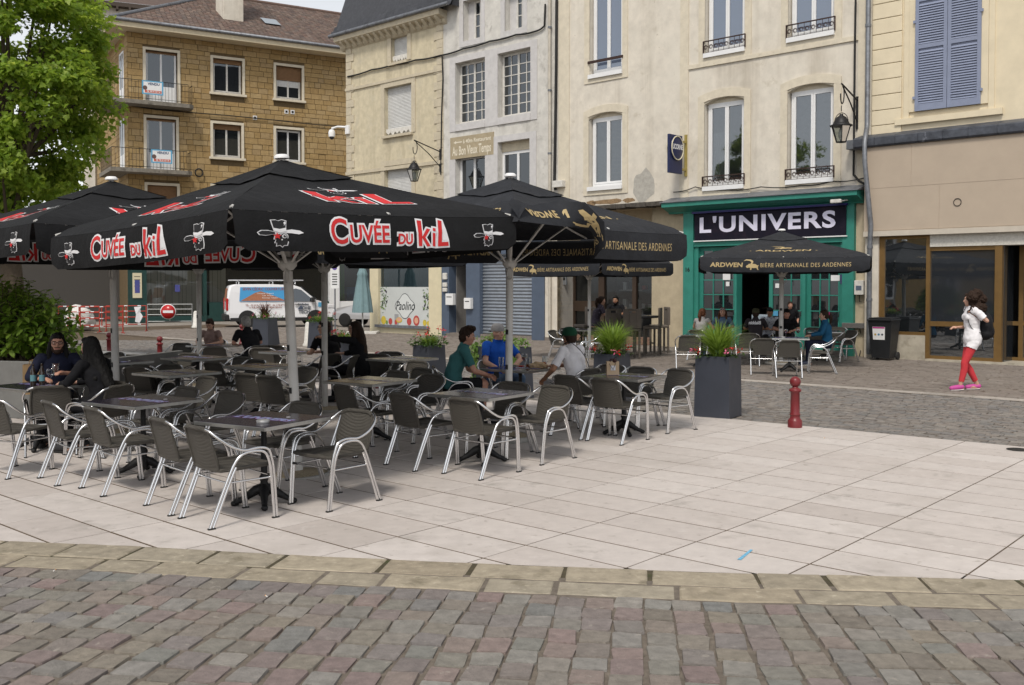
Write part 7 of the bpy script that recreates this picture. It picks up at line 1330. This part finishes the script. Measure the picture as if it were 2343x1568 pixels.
        o_ = wr + d_ * .035 - sd_ * s_ * .028; a = o_ + (d_ * .7 - sd_ * s_ * .7).normalized() * .038; b = a + (d_ - sd_ * s_ * .1 + dn * .3).normalized() * .030; capsule(mb, o_, .0135, a, .0115, 7); capsule(mb, a, .0115, b, .0095, 7)
        kk = .95 if fem else 1; capsule(mb, hip[i], .088 * kk, knee[i], .058 * kk); capsule(mb, knee[i], .057 * kk, knee[i].lerp(ank[i], .35) + Vector((0, -.015 if pose == 'sit' else -.02, 0)), .053 * kk); capsule(mb, knee[i].lerp(ank[i], .35) + Vector((0, -.015, 0)), .053 * kk, ank[i], .036)
        toe = ank[i] + Vector((s_ * .03, .17, -.055)); heel = ank[i] + Vector((0, -.035, -.05)); capsule(mb, heel, .038, ank[i] + Vector((0, .06, -.05)), .040); capsule(mb, ank[i] + Vector((0, .06, -.05)), .040, toe, .032); B += [('thigh', hip[i], knee[i], .08), ('shin', knee[i], ank[i], .05), ('foot', heel, toe, .04)]
    HM = Matrix.Rotation(R(head_yaw), 3, 'Z') @ Matrix.Rotation(R(head_pitch), 3, 'X'); H = lambda x, y, z: hd + HM @ Vector((x, y, z))
    ellip(mb, H(0, 0, .012), .074, .092, .108, HM); ellip(mb, H(0, .025, -.055), .054, .062, .062, HM); ellip(mb, H(0, .062, -.092), .024, .022, .020, HM); capsule(mb, H(0, .085, .018), .010, H(0, .104, -.022), .0155, 8); ellip(mb, H(0, .082, .035), .052, .018, .013, HM); ellip(mb, H(0, .078, -.055), .026, .018, .012, HM)
    for s_ in (-1, 1): ellip(mb, H(s_ * .076, -.005, -.008), .012, .022, .031, HM); ellip(mb, H(s_ * .042, .060, -.020), .024, .022, .02, HM)
    B.append(('head', H(0, 0, -.05), H(0, 0, .05), .09))
    me = remeshed(mb, vox); me.name = 'body'; me.materials.append(skin_m); body = link('body', me, r)
    C_ = np.empty(len(me.polygons) * 3); me.polygons.foreach_get('center', C_); C_ = C_.reshape(-1, 3); DD, TT_ = [], []
    for lb, a, b, rr in B:
        a_ = np.array(a); ab = np.array(b) - a_; t_ = np.clip(((C_ - a_) @ ab) / max(1e-9, ab @ ab), 0, 1); DD.append(np.linalg.norm(C_ - (a_ + t_[:, None] * ab), axis=1) - rr); TT_.append(t_)
    bi = np.argmin(np.array(DD), axis=0); tt = np.array(TT_)[bi, np.arange(len(bi))]; labels = [(B[i][0], t_, z_) for i, t_, z_ in zip(bi.tolist(), tt.tolist(), C_[:, 2].tolist())]
    hz = pel.z - (.02 if pose == 'sit' else .10)
    extract(me, labels, lambda l, t, z: (l == 'torso' and z > hz) or (l == 'uarm' and t < sleeve * 1.8) or (l == 'farm' and t < (sleeve - .55) * 2.2) or (hem and l == 'thigh' and t < .30), .013 if pose == 'sit' else .024, 'shirt', shirt, r, .016)
    extract(me, labels, lambda l, t, z: (l == 'thigh' and t < legcov * 2 and not (hem and t < .22)) or (l == 'shin' and t < (legcov - .5) * 2) or (l == 'torso' and z < hz + (.05 if not hem else -.03)), .010, 'trousers', legs, r, .008 if pose == 'sit' else .003)
    sm_ = shoes or mat('dark_shoe', (.02, .02, .022), .6)
    for i, s_ in enumerate((-1, 1)):
        k = MB(); a = ank[i] + Vector((0, -.025, -.034)); b = ank[i] + Vector((s_ * .03, .165, -.055)); capsule(k, a, .047, a.lerp(b, .45), .049); capsule(k, a.lerp(b, .45), .049, b, .040); n = remeshed(k, .012, 2); n.materials.append(sm_)
        lo = ank[i].z - .098
        for vv in n.vertices: vv.co.z = max(vv.co.z, lo)
        so_ = link('shoe', n, r); MB().tube([a + Vector((0, -.02, -.046)), a.lerp(b, .5) + Vector((0, 0, -.043)), b + Vector((0, .015, -.035))], [.043, .047, .035], 10, ell=.25).build('sole', m_oldwhite if shoes else m_rub, so_)
    # eyes, lips, hair
    for s_ in (-1, 1): k = MB(); ellip(k, H(s_ * .031, .080, .012), .014, .008, .007, HM); e_ = k.build('eye', mat('eye_white', (.6, .58, .55), .3), r); k = MB(); ellip(k, H(s_ * .031, .0865, .012), .0065, .003, .0065, HM); k.build('iris', mat('iris_dark', (.03, .02, .012), .2), e_); k = MB(); capsule(k, H(s_ * .016, .092, .033), .0045, H(s_ * .05, .082, .034), .003, 6); k.build('eyebrow', hair, r)
    k = MB(); capsule(k, H(-.02, .088, -.056), .005, H(.02, .088, -.056), .005, 7); k.build('lips', mat('lip', (.34, .13, .11), .5), r)
    hm = MB()
    if style != 'bald' and not (hat and style == 'crop'):
        ellip(hm, H(0, -.022, .038), .086, .096, .098, HM); ellip(hm, H(0, -.045, -.01), .080, .070, .085, HM)
        for s_ in (-1, 1): ellip(hm, H(s_ * .062, -.02, .015), .026, .05, .055, HM)
        ellip(hm, H(0, .045, .085), .062, .045, .036, HM)
    if style == 'quiff': ellip(hm, H(.0, .055, .115), .068, .055, .042, HM); ellip(hm, H(.02, .02, .125), .07, .07, .035, HM)
    if style == 'long':
        for s_ in (-1, 1): capsule(hm, H(s_ * .072, -.005, .0), .034, nek + Vector((s_ * .10, .02, -.06)), .040); capsule(hm, nek + Vector((s_ * .10, .02, -.06)), .040, che + Vector((s_ * .12, -.02, -.02)), .028)
        capsule(hm, H(0, -.06, 0), .075, nek + Vector((0, -.07, -.04)), .085); capsule(hm, nek + Vector((0, -.07, -.04)), .085, che + Vector((0, -.10, -.08)), .055)
    if style == 'hood':                    # very long dark hair falling over shoulders and back
        for s_ in (-1, 1): capsule(hm, H(s_ * .058, -.01, .0), .042, nek + Vector((s_ * .085, .0, -.03)), .044); capsule(hm, nek + Vector((s_ * .085, .0, -.03)), .044, che + Vector((s_ * .10, -.08, -.06)), .035)
        capsule(hm, H(0, -.05, .0), .08, nek + Vector((0, -.07, -.04)), .085); capsule(hm, nek + Vector((0, -.07, -.04)), .085, wai + Vector((0, -.12, .06)), .065)
    if style == 'pony': ellip(hm, H(0, -.11, .05), .03, .035, .03, HM); capsule(hm, H(0, -.13, .05), .036, H(.0, -.155, -.06), .045); capsule(hm, H(0, -.155, -.06), .045, H(0, -.14, -.19), .018)
    if style == 'curly':
        rn = random.Random(7)
        ellip(hm, H(0, -.075, -.03), .135, .125, .165, HM)
        for i in range(48): g, u = rn.uniform(0, 6.28), rn.uniform(-.9, 1); q_ = math.sqrt(1 - u * u); yy = q_ * math.sin(g); (ellip(hm, H(.15 * q_ * math.cos(g), -.075 + .15 * yy, -.02 + .165 * u - (.09 if u < 0 else 0)), .062, .062, .066, HM) if yy < .62 or u > .7 else None)
    if hm.v:
        n = remeshed(hm, .011, 2); amp = {'curly': .026, 'quiff': .014}.get(style, .007)
        for vv in n.vertices: c = vv.co; vv.co = c + vv.normal * (noise.noise(Vector((c.x * 60, c.y * 60, c.z * (14 if style in ('long', 'hood', 'pony') else 45)))) * amp)
        n.materials.append(hair); link('hair', n, r)
    if beard: k = MB(); ellip(k, H(0, .055, -.092), .046, .042, .038, HM); [ellip(k, H(s_ * .050, .03, -.055), .020, .035, .045, HM) for s_ in (-1, 1)]; capsule(k, H(-.03, .092, -.042), .008, H(.03, .092, -.042), .008); n = remeshed(k, .009, 1); n.materials.append(beard); link('beard', n, r)
    if hat:
        k = MB(); nseg = 20; bk = -1 if hat[1] == 'back' else 1; rows = [(1.0, .005), (1.02, .03), (.98, .065), (.84, .095), (.55, .115), (.15, .123)]
        k.add([H(.092 * a * math.cos(2 * math.pi * i / nseg), -.008 + .108 * a * math.sin(2 * math.pi * i / nseg), .022 + z_) for a, z_ in rows for i in range(nseg)], [(j * nseg + i, j * nseg + (i + 1) % nseg, (j + 1) * nseg + (i + 1) % nseg, (j + 1) * nseg + i) for j in range(5) for i in range(nseg)], 0, True); k.add([H(.092 * .15 * math.cos(2 * math.pi * i / nseg), -.008 + .108 * .15 * math.sin(2 * math.pi * i / nseg), .145) for i in range(nseg)], [tuple(range(nseg))], 0, True)
        cp = k.build('cap', hat[0], r); k = MB(); br = [H(.075 * math.sin(t), bk * (.085 + .085 * math.cos(t * .95)) - .008, .030 - .018 * math.cos(t)) for t in [-1.5 + i * .25 for i in range(13)]]; inn = [H(.075 * math.sin(t), bk * .085 * (.95 if abs(t) < 1.4 else 1) - .008, .033) for t in [-1.5 + i * .25 for i in range(13)]]
        k.add(br + inn, [(i, i + 1, i + 14, i + 13) for i in range(12)]); k.add([p + HM @ Vector((0, 0, -.005)) for p in br + inn], [(i + 13, i + 14, i + 1, i) for i in range(12)]); k.build('cap_peak', hat[0], cp)
    if glasses:
        k = MB()
        for s_ in (-1, 1): k.tube([H(s_ * .033 + .024 * math.cos(g), .099, (.012 if glasses != 'top' else .085) + .018 * math.sin(g)) for g in [i * .524 for i in range(13)]], .0032, 5); k.tube([H(s_ * .057, .097, .014 if glasses != 'top' else .088), H(s_ * .078, .0, .012 if glasses != 'top' else .07)], .003, 5)
        k.tube([H(-.009, .101, .016 if glasses != 'top' else .089), H(.009, .101, .016 if glasses != 'top' else .089)], .003, 5); k.build('glasses', m_wht if glasses == 'top' else m_black, r)
    r['_hd'] = list(hd); return r
tee_black = fabric('black_cotton', (.010, .010, .012)); teal = fabric('teal_polo', (.045, .145, .15)); blue = fabric('royal_blue_cotton', (.012, .075, .38)); white = fabric('white_cotton', (.74, .72, .74)); navy = fabric('navy_cotton', (.012, .014, .03)); jeans = fabric('blue_denim', (.09, .14, .22)); dark = fabric('dark_trousers', (.015, .015, .018)); greyc = fabric('grey_cotton', (.30, .29, .29)); mauve = fabric('dusty_mauve_cotton', (.26, .18, .16)); coral = fabric('coral_red_leggings', (.50, .045, .055)); sweater = fabric('petrol_blue_knit', (.015, .085, .17)); floral = mat('floral_dress', (.05, .04, .06), .9, n=(9, .3), n2=[(30, (.22, .2, .28), .6, .05)], obj=True); charc = fabric('charcoal_cotton', (.035, .03, .034)); patt = mat('patterned_shirt', (.4, .42, .46), .9, n2=[(26, (.06, .07, .12), .54, .05)], obj=True)
def at(px, Y): return (px - 1171) / FPX * Y
def sitter(px, Y, f, label, *a, **k):
    X = at(px, Y); P = person(X, Y, f, label, *a, **k); return P, Vector((X, Y, 0))
def seat_for(v, f, label, group='bistro chairs on the terrace'): chair_at(Vector((v.x, v.y, 0)), f, label, group)
# --- the three men with beers
P7, v = sitter(1043, 13.35, 8, 'man in a teal polo shirt with tousled brown hair, in profile', teal, dark, HB_, SK3, style='quiff', sleeve=.42, legcov=.47, lean=.16, head_pitch=-6, arms=[((-.28, .20, .70), (-.06, .42, .63)), ((.25, .22, .72), (.05, .44, .645))]); seat_for(v, 8, 'chair under the man in the teal polo')
hp = MB().box(-.035, .035, -.004, .004, -.07, .07, bev=.003).build('phone', m_black, None, P7.matrix_basis @ Vector((0, .55, .67)), R(8)); tag(hp, 'dark phone held by the man in teal', 'phone')
P8, v = sitter(1146, 14.35, -62, 'man in a royal blue t-shirt and backward grey cap', blue, jeans, HB_, SK1, style='crop', sleeve=.40, lean=-.04, head_yaw=14, hat=(fabric('grey_cap_cotton', (.27, .26, .26)), 'back'), arms=[((-.29, .06, .78), (-.04, .25, .66)), ((.28, .05, .76), (.12, .27, .64))]); seat_for(v, -62, 'chair under the man in the blue t-shirt')
P9, v = sitter(1312, 13.15, 138, 'man in a white t-shirt and dark green cap, back to the camera', white, greyc, HB_, SK2, style='short', sleeve=.46, legcov=.5, lean=.10, head_yaw=-8, hat=(fabric('dark_green_cap', (.012, .055, .03)), 'front'), arms=[((-.33, .08, .76), (-.20, .33, .62)), ((.27, .12, .78), (.10, .36, .765))]); seat_for(v, 138, 'chair under the man in the white t-shirt')
MB().tube(smooth_path([(-.10, .085, 1.08), (-.09, -.02, 1.105), (-.02, -.155, .98), (.08, -.19, .80), (.17, -.13, .62)], 4), .019, 6, ell=.25).build('shoulder_strap', m_black, P9)
# --- the pair at the left edge
P1, v = sitter(130, 11.75, -68, 'man with long dark hair, goatee and glasses at the left table', navy, dark, HD, SK3, style='long', sleeve=.9, lean=.02, glasses=True, beard=HB_, arms=[((-.30, .12, .80), (-.10, .36, .84)), ((.30, .10, .78), (.14, .34, .775))]); seat_for(v, -68, 'chair under the long-haired man with glasses')
P2, v = sitter(224, 10.9, 158, 'figure in black with very long black hair at the left table', tee_black, dark, HD, SK1, style='hood', sleeve=1.0, lean=.14, fem=True, arms=[((-.28, .16, .80), (-.12, .42, .765)), ((.30, .16, .80), (.10, .42, .765))]); seat_for(v, 158, 'chair under the figure with very long black hair')
# --- the tables behind
P3, v = sitter(482, 19.7, -92, 'girl in a mauve top looking down at the far shaded table', mauve, jeans, HB_, SK1, style='pony', sleeve=.3, lean=.10, head_pitch=-28, fem=True, scale=.93, vox=.014); seat_for(v, -92, 'chair under the girl in mauve')
P4, v = sitter(576, 18.2, 132, 'grey-haired man in a black t-shirt, back to the camera', tee_black, dark, HG, SK3, sleeve=.45, lean=.24, head_pitch=-12, vox=.014); seat_for(v, 132, 'chair under the grey-haired man')
P5, v = sitter(757, 16.0, 140, 'dark-haired man with glasses in a black t-shirt behind a parasol pole', tee_black, dark, HB_, SK1, sleeve=.45, lean=.18, head_yaw=30, glasses=True, vox=.014)
P6, v = sitter(818, 15.7, 158, 'woman in black with long dark brown hair beside the man in glasses', tee_black, dark, HB_, SK1, style='long', sleeve=.95, lean=.08, fem=True, head_yaw=14, glasses=True, vox=.014, arms=[((-.40, .10, 1.02), (-.62, .22, 1.06)), ((.27, .12, .78), (.10, .36, .765))])
# --- high table
P10, v = sitter(1366, 27.1, 12, 'woman in a dark floral dress on a stool at the high table', floral, floral, HB_, SK1, style='pony', sleeve=.5, lean=.14, fem=True, z0=.28, vox=.015, hem=True); P11, v = sitter(1409, 27.95, -112, 'bearded man in black on a stool at the high table', tee_black, dark, HD, SK2, sleeve=.45, lean=.08, z0=.28, beard=HD, vox=.015)
# --- cafe front
P12, v = sitter(1606, 24.7, 50, 'woman with an auburn ponytail left of the tall grass', greyc, jeans, HR_, SK1, style='pony', sleeve=.1, lean=.06, fem=True, vox=.015); seat_for(v, 50, 'chair under the woman with the auburn ponytail', 'bistro chairs outside the cafe')
P13, v = sitter(1653, 25.7, -105, 'woman with sunglasses pushed up on long brown hair', jeans, dark, HR_, SK1, style='long', sleeve=.5, lean=.05, fem=True, glasses='top', vox=.015); seat_for(v, -105, 'chair under the woman with pushed-up sunglasses', 'bistro chairs outside the cafe')
P14, v = sitter(1728, 24.4, 72, 'man in a dark printed t-shirt seen from behind at the cafe', charc, dark, HB_, SK2, sleeve=.45, lean=.14, vox=.015, hat=(fabric('olive_cap', (.06, .06, .035)), 'front'))
v_, f_ = text('Blabbin', .10, .004); decal('shirt_print', [(*place2d((v_, f_), 1, 1.1, 0, .95), 0, 0)], lambda u, w_, h: (-u, -.196 - .04 * (.95 - w_) + u * u * .5 + (w_ - .9) * .15, w_), m_wht, P14)
P15, v = sitter(1760, 25.9, -100, 'man in a patterned white shirt with his head bowed', patt, dark, HD, SK2, sleeve=.5, lean=.16, head_pitch=-25, vox=.015); seat_for(v, -100, 'chair under the man in the patterned shirt', 'bistro chairs outside the cafe')
P16, v = sitter(1797, 24.4, -96, 'dark-haired man in a black t-shirt facing us at the cafe table', tee_black, dark, HD, SK3, sleeve=.45, lean=.16, head_pitch=-18, vox=.015, arms=[((-.30, .12, .80), (-.12, .34, .765)), ((.30, .12, .80), (.12, .34, .765))]); seat_for(v, -96, 'chair under the man in black facing us', 'bistro chairs outside the cafe')
P18, v = sitter(1806, 26.5, -92, 'man standing in shade behind the cafe pole', tee_black, dark, HB_, SK3, pose='stand', sleeve=.5, scale=.82, vox=.016, legpts=[((-.1, .02, .48), (.1, .02, .48)), ((-.1, 0, .09), (.1, 0, .09))], arms=[((-.27, .03, 1.2), (-.2, .2, 1.0)), ((.27, .03, 1.2), (.2, .2, 1.0))])
P17, v = sitter(1886, 23.0, 168, 'woman in a petrol blue sweater with a pink hair tie', sweater, navy, HB_, SK1, style='pony', sleeve=.95, lean=.05, fem=True, vox=.014, shoes=mat('navy_trainer', (.02, .025, .05), .6), arms=[((-.26, .08, .76), (-.12, .32, .70)), ((.26, .08, .76), (.08, .32, .70))])
hd_ = Vector(P17['_hd']); k = MB(); ellip(k, hd_ + Vector((0, -.115, .05)), .045, .022, .045); k.build('hair_tie', mat('magenta_tie', (.55, .03, .2), .6), P17)
# --- walking woman
q = G(2222, 893); P19 = person(q.x, q.y, 176, 'walking woman in a white t-shirt and coral leggings with a black backpack', white, coral, HB_, SK1, 'stand', style='curly', sleeve=.42, lean=.02, fem=True, head_yaw=-12, scale=.985, vox=.0115, shoes=mat('pink_trainer', (.45, .06, .26), .6), hem=True, legcov=.92, legpts=[((-.085, .16, .50), (.085, .09, .485)), ((-.085, .23, .10), (.085, -.13, .10))], arms=[((-.24, -.16, 1.26), (-.16, -.02, 1.36)), ((.24, -.04, 1.14), (.13, .22, 1.13))])
k = MB(); ellip(k, Vector((0, -.235, 1.17)), .15, .12, .24); ellip(k, Vector((0, -.22, 1.02)), .15, .12, .12); ellip(k, Vector((0, -.32, 1.06)), .11, .06, .12); n = remeshed(k, .018, 3); n.materials.append(fabric('black_nylon', (.012, .012, .014), .6)); bpk = link('backpack', n, None, P19.location, P19.rotation_euler.z); bpk.scale = P19.scale; tag(bpk, 'black backpack on the walking woman', 'backpack')
st = MB(); [st.tube(smooth_path([(s_ * .10, -.16, 1.34), (s_ * .115, -.04, 1.475), (s_ * .115, .09, 1.40), (s_ * .12, .12, 1.25), (s_ * .14, .02, 1.08), (s_ * .12, -.14, 1.04)], 3), .016, 6, ell=.3) for s_ in (-1, 1)]; st.build('strap', m_black, bpk)
tag(MB().box(-.035, .035, -.07, .07, -.005, .005, bev=.003).build('phone', m_black, None, P19.matrix_basis @ Vector((.11, .36, 1.13)), P19.rotation_euler.z), 'dark phone in the walking woman\'s hand', 'phone')
# ================================================================== THINGS ON THE TABLES
M_GLASS = drink_mat('clear_tumbler', (.93, .95, .95)); M_BEER = drink_mat('amber_beer', (.75, .32, .03)); M_BOT = mat('brown_bottle', (.018, .010, .006), .1, spec=.7); m_kraft = mat('kraft_paper', (.40, .26, .13), .85, n=(8, .12), obj=True)
def on(key, dx, dy, dz=.7335): t = TABS[key]; return (t.x + dx, t.y + dy, dz)
def tumbler(loc, fill, label, h=.145, r_=.038, m_=None):
    o = empty('beer_glass', loc); tag(o, label, 'glass', 'drinking glasses'); MB().lathe([(r_ * .8, 0), (r_ * .82, .01), (r_, h), (r_ - .003, h), (r_ * .79, .012), (0, .012)], seg=16).build('glass', M_GLASS, o)
    if fill: MB().lathe([(0, .0125), (r_ * .77, .0125), (r_ * (.79 + .17 * fill), h * fill), (0, h * fill)], seg=16).build('beer', M_BEER, o)
def goblet(loc, fill, label, m_=None):
    o = empty('stemmed_glass', loc); tag(o, label, 'glass', 'drinking glasses'); MB().lathe([(.036, 0), (.034, .004), (.006, .01), (.005, .08), (.02, .092), (.042, .12), (.046, .15), (.038, .185), (.036, .185), (.043, .15), (.039, .122), (.018, .095), (0, .09)], seg=16).build('glass', M_GLASS, o)
    if fill: MB().lathe([(0, .096), (.018, .098), (.037, .123), (.041, .14), (0, .14)], seg=16).build('drink', m_ or M_BEER, o)
tumbler(on('t12', .10, -.10), .42, 'half-drunk beer tumbler at the near edge of the three men\'s table'); goblet(on('t12', .06, .10), 1, 'stemmed beer glass in the middle of the three men\'s table'); tumbler(on('t12', .34, .22), .45, 'beer tumbler beside the man in white'); tumbler(on('t12', -.26, -.02), .0, 'empty tumbler before the man in blue')
bg = MB(); bm = bmesh.new(); bmesh.ops.create_icosphere(bm, subdivisions=3, radius=1)
for vv in bm.verts: vv.co *= 1 + noise.noise(vv.co * 2.2) * .35; vv.co.x *= .13; vv.co.y *= .08; vv.co.z = max(vv.co.z, -.3) * .06 + .02
me = bpy.data.meshes.new('paper_wrap'); bm.to_mesh(me); bm.free(); me.materials.append(mat('pale_kraft', (.48, .34, .2), .8, bump=(30, .6))); tag(link('paper_wrap', me, None, on('t12', .24, .0)), 'crumpled paper food wrapper on the three men\'s table', 'food wrapper')
tag(MB().box(-.035, .035, -.075, .075, 0, .009, bev=.003).build('phone', m_black, None, on('t12', -.12, .12), .5), 'black phone lying on the three men\'s table', 'phone'); tag(MB().box(-.012, .012, -.04, .04, 0, .018, bev=.004).build('lighter', m_lamp, None, on('t12', .02, .18), 1.2), 'small red lighter on the three men\'s table', 'lighter')
def paper_bag(loc, rz, w_, d_, h, label, m_, tag_m=None, ribbon=False):
    o = empty('paper_bag', loc, rz); tag(o, label, 'paper bag'); t = MB(); a, b = w_ / 2, d_ / 2
    v = [(-a, -b, 0), (a, -b, 0), (a, b, 0), (-a, b, 0), (-a, -b * .8, h), (a, -b * .8, h), (a, b * .8, h), (-a, b * .8, h), (-a * .94, 0, h * .5), (a * .94, 0, h * .5)]; t.add(v, [(0, 3, 2, 1), (0, 1, 5, 4), (2, 3, 7, 6), (1, 9, 5), (1, 2, 9), (2, 6, 9), (5, 9, 6), (0, 4, 8), (0, 8, 3), (3, 8, 7), (4, 7, 8)]); t.build('bag', m_, o)
    for y in (-b * .82, b * .82): MB().tube([(-w_ * .22, y, h * .98), (-w_ * .16, y, h * 1.13), (0, y, h * 1.17), (w_ * .16, y, h * 1.13), (w_ * .22, y, h * .98)], .006, 5).build('handle', m_ if not ribbon else mat('dark_ribbon', (.05, .02, .018), .6), o)
    if tag_m: MB().box(-.03, .03, -b - .004, -b + .004, h * .35, h * .7).build('label_card', tag_m, o)
    if ribbon: MB().tube([(-.05, -b - .006, h * .85), (0, -b - .008, h * .4), (.03, -b - .006, h * .9)], .004, 5).ball((.02, -b * .8, h * 1.08), .03, 8).build('ribbon', mat('dark_ribbon', (.05, .02, .018), .6), o)
paper_bag(on('t13', -.13, .12), R(4), .155, .08, .17, 'small kraft gift bag with dark ribbon on the right-hand table', mat('pale_kraft_bag', (.50, .37, .24), .85), m_wht, True)
q = G(72, 900, .42); paper_bag((q.x, q.y + .1, .40), R(10), .27, .15, .40, 'brown paper carrier bag hanging at the left edge chair', m_kraft)
for dx, dy, lb in ((-.02, -.08, 'left of the two dark beer bottles on the left table'), (.07, -.06, 'right of the two dark beer bottles on the left table')):
    o = empty('beer_bottle', on('t3', dx, dy)); tag(o, lb, 'bottle', 'beer bottles'); MB().lathe([(.03, 0), (.031, .01), (.031, .14), (.026, .17), (.013, .20), (.012, .24), (.014, .245), (0, .245)], seg=14).build('bottle', M_BOT, o); MB().lathe([(.0315, .05), (.0315, .12)], seg=14).build('label_band', mat('bottle_label', (.10, .22, .25), .6), o)
goblet(on('t3', .13, .02), 0, 'empty stemmed glass behind the bottles on the left table'); tumbler((P1.location.x + .16, P1.location.y - .40, .86), 0, 'glass raised in the long-haired man\'s hand', .10, .04)
goblet(on('t8', -.02, -.05), 0, 'empty stemmed glass on the table before the couple in black'); M_WINE = drink_mat('amber_ale', (.5, .12, .02)); goblet(on('t15', -.05, .12), 1, 'tall ale glass before the man in black at the cafe', M_WINE); goblet(on('t15', .24, .2), 1, 'ale glass before the woman in petrol blue', M_WINE)
for key, dx, dy, lb in (('t1', .06, -.26, 'small grey ashtray at the corner of the nearest table'), ('t15', -.16, -.05, 'ashtray on the cafe table'), ('t14', -.1, .0, 'ashtray on the table under the rear parasol')): tag(MB().lathe([(.05, 0), (.055, .02), (.05, .025), (.045, .012), (0, .01)], seg=16).build('ashtray', mat('ashtray_steel', (.4, .4, .4), .4, .6), None, on(key, dx, dy)), lb, 'ashtray')
# houses on the other side of the square, met only as reflections in the shop glass
OB = Frame((-20, -14), 115); HO = house('ochre_corner_house', OB, 'ochre stone house mirrored in the right-hand shop window')
MB().box(-2, 26, 0, 8, 0, 11.5).build('wall', m_ochre, HO)
for i in range(7):
    for z in (1.0, 4.4, 7.8): window(HO, (i * 3.9 - .6, i * 3.9 + .7, z, z + 2.0), -.04, 2, 1, 2, .08, m_white)

bpy.data.scenes.remove(TMP)
